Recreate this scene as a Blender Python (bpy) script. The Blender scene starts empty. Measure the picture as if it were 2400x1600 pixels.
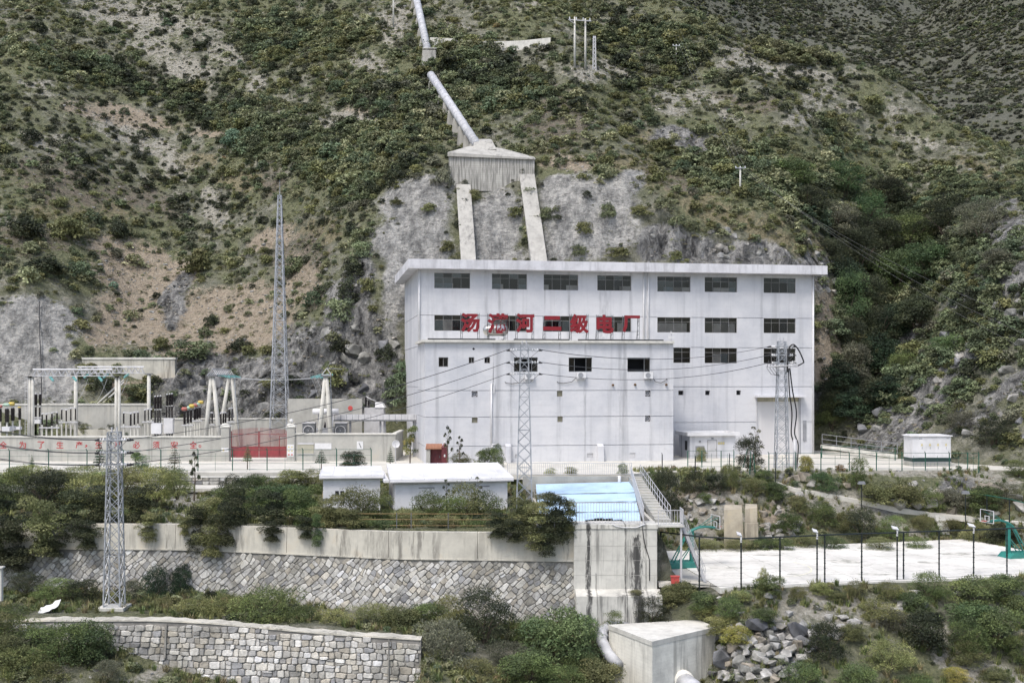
import bpy, math, random
import numpy as np
from mathutils import Vector

random.seed(11)
RNG = np.random.default_rng(11)
SC = bpy.context.scene
COL = SC.collection

# ---------------------------------------------------------------- camera, sky, sun, exposure
F, HZ, EYE = 2800.0, 890.0, 8.8            # focal length / horizon row in 2400 px units, eye height over the terrace
cam = bpy.data.cameras.new('camera')
cam.sensor_width = 36.0
cam.lens = 36.0 * F / 2400.0
cam.shift_y = (HZ - 800.0) / 2400.0
cam.clip_start, cam.clip_end = 1.0, 5000.0
cam_o = bpy.data.objects.new('camera', cam)
COL.objects.link(cam_o)
cam_o.location = (0, 0, EYE)
cam_o.rotation_euler = (math.pi / 2, 0, 0)
SC.camera = cam_o

SUN_EL, SUN_AZ = math.radians(60), math.radians(212)      # azimuth clockwise from +Y: behind the camera, a little left
world = bpy.data.worlds.new('World')
SC.world = world
world.use_nodes = True
wn = world.node_tree
sky = wn.nodes.new('ShaderNodeTexSky')
sky.sky_type = 'NISHITA'
sky.sun_disc = False
sky.sun_elevation = SUN_EL
sky.sun_rotation = SUN_AZ
sky.air_density = 1.0
sky.dust_density = 3.4
sky.ozone_density = 1.0
wn.links.new(sky.outputs[0], wn.nodes['Background'].inputs[0])
wn.nodes['Background'].inputs[1].default_value = 0.15

sun = bpy.data.lights.new('sun', 'SUN')
sun.energy = 1.5
sun.angle = math.radians(16)
sun.color = (1.0, 0.97, 0.925)
sun_o = bpy.data.objects.new('sun', sun)
COL.objects.link(sun_o)
sd = Vector((math.sin(SUN_AZ) * math.cos(SUN_EL), math.cos(SUN_AZ) * math.cos(SUN_EL), math.sin(SUN_EL)))
sun_o.rotation_euler = sd.to_track_quat('Z', 'Y').to_euler()

vs = SC.view_settings
vs.view_transform = 'Standard'
vs.look = 'None'
vs.exposure = 0.60
vs.gamma = 1.0
SC.render.engine = 'CYCLES'
SC.cycles.use_denoising = True
SC.cycles.max_bounces = 6
SC.cycles.diffuse_bounces = 3
SC.cycles.transparent_max_bounces = 8

# ---------------------------------------------------------------- helpers
def P(px, py, d):
    """a point at distance d seen in direction of picture position (px, py)"""
    return Vector(((px - 1200.0) / F * d, d, EYE + (HZ - py) / F * d))
def PZ(px, py, z):
    return P(px, py, (EYE - z) * F / (py - HZ))
def XZ(px, d, z):
    return Vector(((px - 1200.0) / F * d, d, z))
def pix(x, y, z):
    return 1200.0 + F * x / y, HZ - F * (z - EYE) / y

LOC = {}
def tag(o, label=None, cat=None, group=None, kind=None):
    if label: o['label'] = label
    if cat: o['category'] = cat
    if group: o['group'] = group
    if kind: o['kind'] = kind
    return o
def thing(name, label, cat, loc=(0, 0, 0), rz=0.0, group=None):
    o = bpy.data.objects.new(name, None)
    o.empty_display_size = 0.3
    COL.objects.link(o)
    o.location = loc
    o.rotation_euler = (0, 0, rz)
    LOC[o] = Vector((0, 0, 0)) if rz else Vector(loc)     # rotated things are built in their own coordinates
    return tag(o, label, cat, group)

class MB:
    def __init__(s):
        s.v, s.f, s.c, s.mi = [], [], [], []
    def add(s, vs_, fs, col=None, mi=0):
        o = len(s.v)
        s.v.extend([tuple(p) for p in vs_])
        s.f.extend([tuple(i + o for i in f) for f in fs])
        s.c.extend([col] * len(fs))
        s.mi.extend([mi] * len(fs))
        return s
    def box(s, x0, x1, y0, y1, z0, z1, col=None, mi=0):
        return s.add([(x0, y0, z0), (x1, y0, z0), (x1, y1, z0), (x0, y1, z0), (x0, y0, z1), (x1, y0, z1), (x1, y1, z1), (x0, y1, z1)],
              [(0, 3, 2, 1), (4, 5, 6, 7), (0, 1, 5, 4), (1, 2, 6, 5), (2, 3, 7, 6), (3, 0, 4, 7)], col, mi)
    def hexa(s, b, t, col=None, mi=0):
        """b, t: four bottom and four top corners"""
        return s.add(list(b) + list(t), [(0, 3, 2, 1), (4, 5, 6, 7), (0, 1, 5, 4), (1, 2, 6, 5), (2, 3, 7, 6), (3, 0, 4, 7)], col, mi)
    def bar(s, a, b, w, h=None, up=(0, 0, 1), col=None):
        a, b = Vector(a), Vector(b)
        h = h or w
        d = (b - a).normalized()
        u = Vector(up)
        if abs(d.dot(u)) > 0.95: u = Vector((0, 1, 0))
        sd_ = d.cross(u).normalized() * (w / 2)
        u = sd_.cross(d).normalized() * (h / 2)
        return s.hexa([a - sd_ - u, a + sd_ - u, b + sd_ - u, b - sd_ - u], [a - sd_ + u, a + sd_ + u, b + sd_ + u, b - sd_ + u], col)
    def tube(s, pts, r, n=8, col=None, cap=True):
        pts = [Vector(p) for p in pts]
        rs = r if isinstance(r, (list, tuple)) else [r] * len(pts)
        vs_, fs = [], []
        prev = None
        for i, p in enumerate(pts):
            d = (pts[min(i + 1, len(pts) - 1)] - pts[max(i - 1, 0)])
            if d.length < 1e-9: d = Vector((0, 0, 1))
            d.normalize()
            if prev is None:
                u = Vector((0, 0, 1)) if abs(d.z) < 0.9 else Vector((0, 1, 0))
                u = (u - d * u.dot(d)).normalized()
            else:
                u = (prev - d * prev.dot(d)).normalized()
            prev = u
            w = d.cross(u)
            for k in range(n):
                a = 2 * math.pi * k / n
                vs_.append(p + (u * math.cos(a) + w * math.sin(a)) * rs[i])
        for i in range(len(pts) - 1):
            for k in range(n):
                fs.append((i * n + k, i * n + (k + 1) % n, (i + 1) * n + (k + 1) % n, (i + 1) * n + k))
        if cap:
            fs.append(tuple(range(n - 1, -1, -1)))
            fs.append(tuple((len(pts) - 1) * n + k for k in range(n)))
        return s.add(vs_, fs, col)
    def prism(s, poly, vec, col=None):
        poly = [Vector(p) for p in poly]
        vec = Vector(vec)
        n = len(poly)
        return s.add(poly + [p + vec for p in poly], [tuple(range(n - 1, -1, -1)), tuple(range(n, 2 * n))] +
              [(i, (i + 1) % n, n + (i + 1) % n, n + i) for i in range(n)], col)
    def lathe(s, c, prof, n=12, axis='Z', col=None):
        c = Vector(c)
        vs_, fs = [], []
        for (r, h) in prof:
            for k in range(n):
                a = 2 * math.pi * k / n
                x, y = r * math.cos(a), r * math.sin(a)
                vs_.append(c + (Vector((x, y, h)) if axis == 'Z' else Vector((h, x, y)) if axis == 'X' else Vector((x, h, y))))
        m = len(prof)
        for i in range(m - 1):
            for k in range(n):
                fs.append((i * n + k, i * n + (k + 1) % n, (i + 1) * n + (k + 1) % n, (i + 1) * n + k))
        fs.append(tuple(range(n - 1, -1, -1)))
        fs.append(tuple((m - 1) * n + k for k in range(n)))
        return s.add(vs_, fs, col)
    def mesh(s, name, mats, off=(0, 0, 0), smooth=False):
        me = bpy.data.meshes.new(name)
        off = Vector(off)
        me.from_pydata([(v[0] - off[0], v[1] - off[1], v[2] - off[2]) for v in s.v], [], s.f)
        for m in (mats if isinstance(mats, (list, tuple)) else [mats]): me.materials.append(m)
        if any(s.mi): me.polygons.foreach_set('material_index', s.mi)
        if any(c is not None for c in s.c):
            at = me.color_attributes.new('Col', 'FLOAT_COLOR', 'CORNER')
            buf = []
            for f, c in zip(s.f, s.c):
                c = c or (1, 1, 1)
                buf.extend([c[0], c[1], c[2], 1.0] * len(f))
            at.data.foreach_set('color', buf)
        if smooth: me.polygons.foreach_set('use_smooth', [True] * len(me.polygons))
        me.update()
        return me
    def build(s, name, mats, parent=None, smooth=False, label=None, cat=None, group=None, kind=None, at=None):
        off = LOC.get(parent, Vector((0, 0, 0))) if parent else Vector(at or (0, 0, 0))
        me = s.mesh(name, mats, off, smooth)
        o = bpy.data.objects.new(name, me)
        COL.objects.link(o)
        if parent: o.parent = parent
        else: o.location = off
        LOC[o] = off
        return tag(o, label, cat, group, kind)

def link(name, me, loc=(0, 0, 0), scale=(1, 1, 1), rz=0.0, parent=None):
    o = bpy.data.objects.new(name, me)
    COL.objects.link(o)
    o.location, o.scale = loc, scale
    o.rotation_euler = (0, 0, rz)
    if parent: o.parent = parent
    LOC[o] = Vector(loc)
    return o

# ---------------------------------------------------------------- procedural materials
def nodes_of(name):
    m = bpy.data.materials.new(name)
    m.use_nodes = True
    nt = m.node_tree
    return m, nt, nt.nodes, nt.links, nt.nodes['Principled BSDF']
def c4(c): return (c[0], c[1], c[2], 1.0)
def noise_node(nt, scale=(1, 1, 1), sc=1.0, det=4.0, rough=0.6, coord='Object', src=None):
    n, l = nt.nodes, nt.links
    if src is None:
        tc = n.new('ShaderNodeTexCoord')
        src = tc.outputs[coord]
    mp = n.new('ShaderNodeMapping')
    mp.inputs['Scale'].default_value = scale
    l.new(src, mp.inputs['Vector'])
    no = n.new('ShaderNodeTexNoise')
    no.inputs['Scale'].default_value = sc
    no.inputs['Detail'].default_value = det
    no.inputs['Roughness'].default_value = rough
    l.new(mp.outputs[0], no.inputs['Vector'])
    return no.outputs['Fac']
def ramp(nt, fac, stops):
    r = nt.nodes.new('ShaderNodeValToRGB')
    e = r.color_ramp.elements
    while len(e) < len(stops): e.new(0.5)
    for k, (p, c) in enumerate(stops):
        e[k].position = p
        e[k].color = c4(c) if isinstance(c, (tuple, list)) else (c, c, c, 1)
    nt.links.new(fac, r.inputs[0])
    return r.outputs[0]
def mix(nt, fac, a, b, mode='MIX'):
    m = nt.nodes.new('ShaderNodeMix')
    m.data_type, m.blend_type = 'RGBA', mode
    for sck, v in ((m.inputs[0], fac), (m.inputs[6], a), (m.inputs[7], b)):
        if isinstance(v, bpy.types.NodeSocket): nt.links.new(v, sck)
        elif isinstance(v, (tuple, list)): sck.default_value = c4(v)
        else: sck.default_value = v
    return m.outputs[2]
def math_node(nt, op, a, b=None, clamp=False):
    m = nt.nodes.new('ShaderNodeMath')
    m.operation = op
    m.use_clamp = clamp
    for k, v in enumerate((a, b)):
        if v is None: continue
        if isinstance(v, bpy.types.NodeSocket): nt.links.new(v, m.inputs[k])
        else: m.inputs[k].default_value = v
    return m.outputs[0]
def bump(nt, fac, bsdf, strength=0.3, dist=0.05):
    b = nt.nodes.new('ShaderNodeBump')
    b.inputs['Strength'].default_value = strength
    b.inputs['Distance'].default_value = dist
    nt.links.new(fac, b.inputs['Height'])
    nt.links.new(b.outputs[0], bsdf.inputs['Normal'])
def pm(name, c, c2=None, sc=1.0, rough=0.8, metal=0.0, bmp=0.0, stretch=(1, 1, 1), var=None, lo=0.35, hi=0.65):
    """plain two-tone procedural material"""
    m, nt, n, l, b = nodes_of(name)
    c2 = c2 or tuple(x * 0.82 for x in c)
    f = noise_node(nt, stretch, sc, 5.0)
    l.new(ramp(nt, f, [(lo, c2), (hi, c)]), b.inputs['Base Color'])
    b.inputs['Roughness'].default_value = rough
    b.inputs['Metallic'].default_value = metal
    if bmp: bump(nt, noise_node(nt, stretch, sc * 6, 4.0), b, bmp, 0.04)
    return m
def concrete(name, c, dark, streak=0.5, board=0.0, bstr=0.45, bands=(), bmp=0.25, sc=0.9, warm=None, sfreq=1.3, slo=0.50, clo=0.42):
    """cast concrete with rain streaks, blotches and shuttering marks"""
    m, nt, n, l, b = nodes_of(name)
    blot = noise_node(nt, (1, 1, 1), sc, 6.0, 0.65)
    col = ramp(nt, blot, [(0.30, tuple(x * 0.72 for x in c)), (0.55, c), (0.75, warm or tuple(min(1, x * 1.08) for x in c))])
    st = noise_node(nt, (1.6, 1.6, 0.10), sfreq, 5.0, 0.7)
    big = noise_node(nt, (1, 1, 0.35), 0.35, 3.0)
    sm = math_node(nt, 'MULTIPLY', ramp(nt, st, [(slo, 0.0), (slo + 0.12, 1.0)]), ramp(nt, big, [(clo, 0.15), (clo + 0.2, 1.0)]))
    col = mix(nt, math_node(nt, 'MULTIPLY', sm, streak), col, dark)
    for x0, w, ztop, amt in bands:               # dark run-off bands where water has spilled over
        tc = n.new('ShaderNodeTexCoord')
        sp = n.new('ShaderNodeSeparateXYZ')
        l.new(tc.outputs['Object'], sp.inputs[0])
        d = math_node(nt, 'DIVIDE', math_node(nt, 'ABSOLUTE', math_node(nt, 'SUBTRACT', sp.outputs[0], x0)), w)
        e = noise_node(nt, (2.5, 2.5, 0.45), 1.6, 6.0, 0.75)
        q = math_node(nt, 'SUBTRACT', math_node(nt, 'ADD', math_node(nt, 'SUBTRACT', 1.0, d), math_node(nt, 'MULTIPLY', math_node(nt, 'SUBTRACT', e, 0.5), 3.4)), math_node(nt, 'MULTIPLY', math_node(nt, 'GREATER_THAN', math_node(nt, 'ADD', sp.outputs[2], math_node(nt, 'MULTIPLY', e, 3.0)), ztop + 1.5), 9.0))
        col = mix(nt, math_node(nt, 'MULTIPLY', ramp(nt, q, [(0.25, 0.0), (0.75, 1.0)]), amt), col, dark)
    if board:
        tc = n.new('ShaderNodeTexCoord')
        w = n.new('ShaderNodeTexWave')
        w.wave_type, w.bands_direction = 'BANDS', 'Z'
        w.inputs['Scale'].default_value = board
        w.inputs['Distortion'].default_value = 0.6
        l.new(tc.outputs['Object'], w.inputs['Vector'])
        col = mix(nt, math_node(nt, 'MULTIPLY', ramp(nt, w.outputs['Fac'], [(0.0, 1.0), (0.12, 0.0)]), bstr), col, tuple(x * 0.5 for x in c))
    l.new(col, b.inputs['Base Color'])
    b.inputs['Roughness'].default_value = 0.9
    bump(nt, noise_node(nt, (1, 1, 1), sc * 9, 6.0), b, bmp, 0.05)
    return m
def vcol(name, tint=(1, 1, 1), rough=0.85, sc=4.0, lo=0.62, bmp=0.5, streak=False):
    """takes the piece's own colour attribute and weathers it"""
    m, nt, n, l, b = nodes_of(name)
    a = n.new('ShaderNodeVertexColor')
    a.layer_name = 'Col'
    f = noise_node(nt, (1, 1, 1), sc, 6.0, 0.65)
    g = ramp(nt, f, [(0.30, tuple(lo * t for t in tint)), (0.62, tint)])
    damp = ramp(nt, noise_node(nt, (1, 1, 0.6), 0.30, 5.0, 0.7), [(0.36, (0.58, 0.575, 0.54)), (0.56, (1.0, 1.0, 1.0))])
    l.new(mix(nt, 1.0, mix(nt, 1.0, a.outputs[0], g, 'MULTIPLY'), damp, 'MULTIPLY'), b.inputs['Base Color'])
    b.inputs['Roughness'].default_value = rough
    bump(nt, noise_node(nt, (1, 1, 1), sc * 3, 6.0), b, bmp, 0.06)
    return m

M = {}
M['facade'] = None
def facade_mat(name, c, blue, bands=()):
    m, nt, n, l, b = nodes_of(name)
    blot = noise_node(nt, (1, 1, 1), 0.22, 6.0, 0.7)
    col = ramp(nt, blot, [(0.33, blue), (0.58, c)])
    st = noise_node(nt, (1.2, 1.2, 0.05), 0.9, 4.0, 0.6)
    col = mix(nt, math_node(nt, 'MULTIPLY', ramp(nt, st, [(0.52, 0.0), (0.72, 1.0)]), 0.45), col, tuple(x * 0.62 for x in blue))
    fine = noise_node(nt, (1, 1, 1), 3.0, 6.0, 0.8)
    col = mix(nt, math_node(nt, 'MULTIPLY', ramp(nt, fine, [(0.54, 0.0), (0.70, 1.0)]), 0.30), col, tuple(x * 0.62 for x in c))
    for x0, w, amt in bands:                     # grey run-off below leaking pipes and sills
        tc = n.new('ShaderNodeTexCoord')
        sp = n.new('ShaderNodeSeparateXYZ')
        l.new(tc.outputs['Object'], sp.inputs[0])
        d = math_node(nt, 'DIVIDE', math_node(nt, 'ABSOLUTE', math_node(nt, 'SUBTRACT', sp.outputs[0], x0)), w)
        e = noise_node(nt, (1.2, 1.2, 0.16), 1.1, 5.0, 0.7)
        q = math_node(nt, 'ADD', math_node(nt, 'SUBTRACT', 1.0, d), math_node(nt, 'MULTIPLY', math_node(nt, 'SUBTRACT', e, 0.56), 5.0))
        col = mix(nt, math_node(nt, 'MULTIPLY', ramp(nt, q, [(0.1, 0.0), (1.0, 1.0)]), amt), col, tuple(x * 0.5 for x in blue))
    hor = noise_node(nt, (0.15, 0.15, 2.2), 1.4, 4.0, 0.6)
    col = mix(nt, math_node(nt, 'MULTIPLY', ramp(nt, hor, [(0.5, 0.0), (0.7, 1.0)]), 0.12), col, tuple(x * 0.6 for x in c))
    l.new(col, b.inputs['Base Color'])
    b.inputs['Roughness'].default_value = 0.85
    bump(nt, fine, b, 0.12, 0.02)
    return m
M['facade'] = facade_mat('painted_render', (0.61, 0.614, 0.63), (0.49, 0.503, 0.535), ((9.2, .5, .5), (17.3, .25, .6), (21.5, .9, .55), (7.7, .5, .4), (14.5, .2, .5), (24.6, .4, .35), (31.0, .3, .35), (40.5, .25, .3), (1.2, .4, .3)))
M['white'] = pm('white_paint', (0.70, 0.70, 0.71), (0.54, 0.545, 0.55), 0.7, 0.6, lo=.3, hi=.6)
M['roof_band'] = concrete('painted_eave', (0.66, 0.66, 0.685), (0.34, 0.34, 0.36), 0.6, bmp=0.08, sc=0.5)
M['frame'] = pm('window_frame', (0.24, 0.235, 0.23), (0.17, 0.165, 0.16), 3, 0.5)
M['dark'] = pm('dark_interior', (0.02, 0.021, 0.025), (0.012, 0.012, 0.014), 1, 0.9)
M['black'] = pm('black_rubber', (0.012, 0.012, 0.014), (0.008, 0.008, 0.009), 3, 0.5)
M['porcelain'] = pm('dark_porcelain', (0.012, 0.010, 0.012), (0.02, 0.016, 0.018), 3, 0.22)
M['steel'] = pm('galvanised_steel', (0.46, 0.48, 0.51), (0.26, 0.28, 0.30), 2.2, 0.5, 0.35)
M['steel_dark'] = pm('weathered_steel', (0.20, 0.21, 0.22), (0.12, 0.125, 0.13), 2.0, 0.55, 0.3)
M['stainless'] = pm('stainless_tank', (0.62, 0.61, 0.58), (0.5, 0.49, 0.46), 1.5, 0.28, 0.85)
M['red'] = pm('red_letters', (0.25, 0.010, 0.018), (0.18, 0.008, 0.014), 2.0, 0.55)
M['redpaint'] = pm('red_wall_paint', (0.42, 0.045, 0.05), (0.34, 0.05, 0.05), 5.0, 0.8)
M['redgate'] = pm('red_gate_paint', (0.28, 0.045, 0.05), (0.20, 0.035, 0.04), 2.5, 0.5)
M['post_conc'] = concrete('column_concrete', (0.56, 0.55, 0.50), (0.26, 0.25, 0.22), 0.35, bmp=0.1)
M['wall_conc'] = concrete('wall_render', (0.42, 0.415, 0.38), (0.20, 0.20, 0.185), 0.5, bmp=0.15, sc=0.5, warm=(0.46, 0.43, 0.37))
M['coping'] = concrete('coping_concrete', (0.62, 0.61, 0.56), (0.34, 0.33, 0.30), 0.4, bmp=0.15)
M['ruin'] = concrete('ruin_concrete', (0.42, 0.375, 0.29), (0.13, 0.11, 0.09), 0.7, bmp=0.4, sc=0.7, warm=(0.50, 0.42, 0.28))
M['band_conc'] = concrete('weathered_band', (0.54, 0.52, 0.45), (0.16, 0.15, 0.13), 0.8, bmp=0.25, sc=0.45, warm=(0.54, 0.47, 0.36))
M['tower_conc'] = concrete('stained_concrete', (0.60, 0.59, 0.54), (0.030, 0.030, 0.030), 0.8, bands=((-1.95, .26, 99, .92), (1.55, .62, 6.6, .9), (0.72, .10, 99, .7), (2.2, .12, 99, .5), (-1.4, .08, 4.0, .5)), bmp=0.25, sc=0.5)
M['block_conc'] = concrete('block_concrete', (0.80, 0.785, 0.71), (0.15, 0.145, 0.13), 0.55, board=1.4, bstr=0.12, bmp=0.3, sc=0.6)
M['anchor_conc'] = concrete('anchor_concrete', (0.46, 0.45, 0.41), (0.14, 0.137, 0.125), 0.75, board=1.0, bmp=0.25, sc=0.5, warm=(0.52, 0.51, 0.47), sfreq=3.2, slo=0.44, clo=0.25)
M['leg_conc'] = concrete('leg_concrete', (0.42, 0.41, 0.375), (0.15, 0.148, 0.14), 0.8, bmp=0.2, sc=0.7)
M['pave'] = concrete('pale_paving', (0.68, 0.665, 0.615), (0.38, 0.37, 0.335), 0.55, bmp=0.1, sc=0.30)
M['pave2'] = concrete('worn_paving', (0.58, 0.56, 0.50), (0.34, 0.325, 0.285), 0.45, bmp=0.15, sc=0.35)
M['pipe'] = pm('painted_pipe', (0.54, 0.55, 0.57), (0.34, 0.35, 0.37), 1.4, 0.65, 0.0)
M['green'] = pm('green_fence_paint', (0.015, 0.10, 0.065), (0.012, 0.075, 0.05), 2, 0.5)
M['dkgreen'] = pm('dark_fence_paint', (0.012, 0.020, 0.020), (0.010, 0.014, 0.014), 2, 0.5)
M['teal'] = pm('teal_hoop_paint', (0.03, 0.22, 0.18), (0.025, 0.16, 0.14), 2, 0.45)
M['yellow'] = pm('yellow_rail_paint', (0.27, 0.19, 0.08), (0.17, 0.115, 0.055), 2, 0.6)
M['bluesheet'] = concrete('blue_roof_sheet', (0.46, 0.63, 0.80), (0.12, 0.18, 0.26), 0.2, bmp=0.05, sc=0.35)
M['glassins'] = pm('glass_insulator', (0.25, 0.55, 0.54), (0.18, 0.42, 0.42), 3, 0.15)
M['whiteins'] = pm('white_insulator', (0.80, 0.80, 0.80), (0.6, 0.6, 0.6), 3, 0.2)
M['signwhite'] = pm('sign_white', (0.70, 0.70, 0.70), (0.58, 0.58, 0.58), 2, 0.5)
M['signbeige'] = pm('notice_board', (0.42, 0.40, 0.30), (0.34, 0.33, 0.26), 1.2, 0.6)
M['signyellow'] = pm('sign_yellow', (0.62, 0.50, 0.10), (0.5, 0.4, 0.1), 2, 0.5)
M['signred'] = pm('sign_red', (0.55, 0.08, 0.07), (0.5, 0.08, 0.07), 2, 0.5)
M['ringred'] = pm('ring_red', (0.34, 0.14, 0.11), (0.40, 0.11, 0.09), 2, 0.5)
M['ringyellow'] = pm('ring_yellow', (0.50, 0.40, 0.13), (0.6, 0.42, 0.04), 2, 0.5)
M['ringgreen'] = pm('ring_green', (0.40, 0.55, 0.44), (0.34, 0.5, 0.38), 2, 0.5)
M['tan_board'] = pm('tan_board', (0.62, 0.55, 0.45), (0.48, 0.43, 0.36), 1.2, 0.9)
M['shutter'] = pm('shutter_white', (0.72, 0.71, 0.71), (0.62, 0.61, 0.61), 1.0, 0.55)
M['grey_metal'] = pm('grey_painted_metal', (0.30, 0.31, 0.33), (0.22, 0.225, 0.24), 1.5, 0.5)
M['ltgrey_metal'] = pm('light_grey_metal', (0.55, 0.55, 0.56), (0.44, 0.44, 0.45), 1.5, 0.5)
M['tile_orange'] = pm('orange_tile', (0.40, 0.20, 0.12), (0.28, 0.13, 0.08), 3, 0.7)
M['brick_red'] = pm('red_brick_paint', (0.17, 0.035, 0.04), (0.10, 0.02, 0.03), 4, 0.6)
M['bark'] = pm('bark', (0.12, 0.095, 0.07), (0.07, 0.055, 0.04), 6, 0.9)
M['wire'] = pm('wire', (0.075, 0.076, 0.08), (0.06, 0.06, 0.065), 1, 0.6)
M['wire_pale'] = pm('pale_wire', (0.42, 0.43, 0.44), (0.35, 0.36, 0.37), 1, 0.5)
M['mortar'] = pm('mortar', (0.27, 0.26, 0.235), (0.15, 0.145, 0.13), 1.5, 0.95, bmp=0.4)
M['mortar_pale'] = pm('pale_mortar', (0.26, 0.25, 0.23), (0.15, 0.145, 0.135), 1.2, 0.95, bmp=0.4)
M['stone'] = vcol('field_stone', (1, 1, 1), 0.85, 3.5, 0.60, 0.55)
M['boulder'] = vcol('boulder', (1, 1, 1), 0.85, 1.6, 0.5, 0.7)
def glass_mat(tint=(0.84, 0.86, 0.89, 1), ior=1.45, rough=0.05):
    m, nt, n, l, b = nodes_of('window_glass')
    out = n['Material Output']
    tr = n.new('ShaderNodeBsdfTransparent')
    tr.inputs[0].default_value = tint
    gl = n.new('ShaderNodeBsdfGlossy')
    gl.inputs['Roughness'].default_value = rough
    f = n.new('ShaderNodeFresnel')
    f.inputs[0].default_value = ior
    mx = n.new('ShaderNodeMixShader')
    l.new(f.outputs[0], mx.inputs[0]); l.new(tr.outputs[0], mx.inputs[1]); l.new(gl.outputs[0], mx.inputs[2])
    l.new(mx.outputs[0], out.inputs[0])
    return m
M['glass'] = glass_mat()
M['glass_dusty'] = glass_mat((0.70, 0.71, 0.72, 1), 1.6, 0.2)
M['glass_blue'] = glass_mat((0.60, 0.68, 0.76, 1), 1.75, 0.08)
GLASSES = [M['glass'], M['glass'], M['glass_dusty'], M['glass_blue']]
# ---------------------------------------------------------------- terrain
def vnoise(x, y, seed=0):
    xi, yi = np.floor(x).astype(np.int64), np.floor(y).astype(np.int64)
    fx, fy = x - xi, y - yi
    fx, fy = fx * fx * (3 - 2 * fx), fy * fy * (3 - 2 * fy)
    def h(a, b):
        n = (a * 374761393 + b * 668265263 + seed * 974634571) & 0xFFFFFFFF
        n = ((n ^ (n >> 13)) * 1274126177) & 0xFFFFFFFF
        return ((n ^ (n >> 16)) & 0xFFFF) / 65535.0
    return (h(xi, yi) * (1 - fx) + h(xi + 1, yi) * fx) * (1 - fy) + (h(xi, yi + 1) * (1 - fx) + h(xi + 1, yi + 1) * fx) * fy
def fbm(x, y, oct=4, seed=0, gain=0.5):
    s, a, t = 0.0, 1.0, 0.0
    for k in range(oct):
        s = s + a * (vnoise(x * 2 ** k + 17.3 * k, y * 2 ** k - 9.1 * k, seed + k) - 0.5)
        t += a
        a *= gain
    return s / t * 2.0
def ridged(x, y, oct=3, seed=0):
    s, a, t = 0.0, 1.0, 0.0
    for k in range(oct):
        s = s + a * (1 - np.abs(2 * vnoise(x * 2 ** k, y * 2 ** k, seed + k) - 1))
        t += a
        a *= 0.5
    return s / t
def sstep(a, b, x):
    t = np.clip((x - a) / (b - a), 0, 1)
    return t * t * (3 - 2 * t)

class TPS:
    def __init__(s, pts, lam=0.5):
        s.p = np.array([(p[0], p[1]) for p in pts]) / 100.0
        z = np.array([p[2] for p in pts])
        n = len(pts)
        K = s.k(s.p[:, None, :] - s.p[None, :, :]) + lam * 1e-4 * np.eye(n)
        Q = np.hstack([np.ones((n, 1)), s.p])
        A = np.block([[K, Q], [Q.T, np.zeros((3, 3))]])
        s.w = np.linalg.solve(A, np.concatenate([z, np.zeros(3)]))
    @staticmethod
    def k(d):
        r2 = (d ** 2).sum(-1)
        return 0.5 * r2 * np.log(r2 + 1e-12)
    def __call__(s, x, y):
        q = np.stack([np.ravel(x), np.ravel(y)], -1) / 100.0
        out = np.empty(len(q))
        for a in range(0, len(q), 20000):
            b = q[a:a + 20000]
            out[a:a + 20000] = s.k(b[:, None, :] - s.p[None]) @ s.w[:-3] + s.w[-3] + b @ s.w[-2:]
        return out.reshape(np.shape(x))

HILL = []
def colm(px, *rows):
    for py, d in rows: HILL.append(tuple(P(px, py, d)))
def low(px, *rows):
    for d, z in rows: HILL.append(tuple(XZ(px, d, z)))
colm(-200, (930, 150), (705, 160), (500, 178), (250, 206), (0, 244)); low(-200, (142, -5), (290, 118))
colm(90, (930, 152), (705, 160), (500, 178), (250, 206), (0, 244)); low(90, (145, -5), (285, 115))
colm(270, (880, 155), (760, 165), (600, 178), (400, 196), (200, 220), (0, 249)); low(270, (146, -5))
colm(450, (870, 157), (700, 172), (530, 187), (300, 213), (0, 252)); low(450, (148, -4), (290, 118))
colm(630, (930, 151), (800, 159), (650, 170), (450, 184), (250, 207), (0, 243)); low(630, (145, -5))
colm(800, (950, 150), (800, 154), (650, 160), (450, 176), (250, 200), (0, 238)); low(800, (146, -4), (280, 112))
colm(950, (850, 153), (640, 158), (430, 168), (330, 180), (200, 195), (0, 224)); low(950, (148, -4))
colm(1150, (610, 159), (420, 167), (330, 176), (200, 190), (0, 215)); low(1150, (151, -2), (275, 105))
colm(1350, (610, 158), (410, 166), (300, 176), (172, 187), (105, 204), (0, 221)); low(1350, (151, -2), (270, 100))
colm(1480, (610, 157), (440, 165), (300, 181), (190, 196), (0, 226)); low(1480, (151, -2))
colm(1600, (610, 157), (480, 164), (350, 177), (200, 196), (110, 210), (30, 222)); low(1600, (150, -1), (240, 72), (265, 62))
colm(1750, (610, 157), (480, 166), (350, 180), (200, 199), (88, 219)); low(1750, (150, -1), (236, 66), (262, 56))
colm(1900, (640, 158), (520, 166), (350, 183), (250, 196), (170, 208), (118, 217)); low(1900, (153, 14), (149, -1), (234, 60), (260, 46))
colm(2000, (1000, 147), (860, 157), (700, 168), (520, 180), (350, 195), (230, 206), (165, 213)); low(2000, (138, -3), (232, 54), (258, 40))
colm(2100, (1010, 138), (900, 155), (720, 171), (560, 184), (400, 197), (270, 205), (205, 212)); low(2100, (130, -3), (230, 49), (256, 36))
colm(2220, (1030, 130), (900, 139), (750, 149), (600, 165), (480, 183), (380, 194), (285, 206)); low(2220, (122, -4), (226, 42), (252, 30))
colm(2330, (1040, 125), (900, 131), (750, 138), (620, 147), (520, 160), (430, 184), (345, 200)); low(2330, (118, -4), (220, 40), (248, 28))
colm(2500, (1020, 119), (850, 127), (650, 142), (500, 160), (420, 182), (390, 196)); low(2500, (108, -5), (216, 40))
colm(2700, (1000, 110), (800, 120), (600, 138), (450, 165), (400, 190)); low(2700, (100, -5))
hill_fn = TPS(HILL, 2.0)

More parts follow.
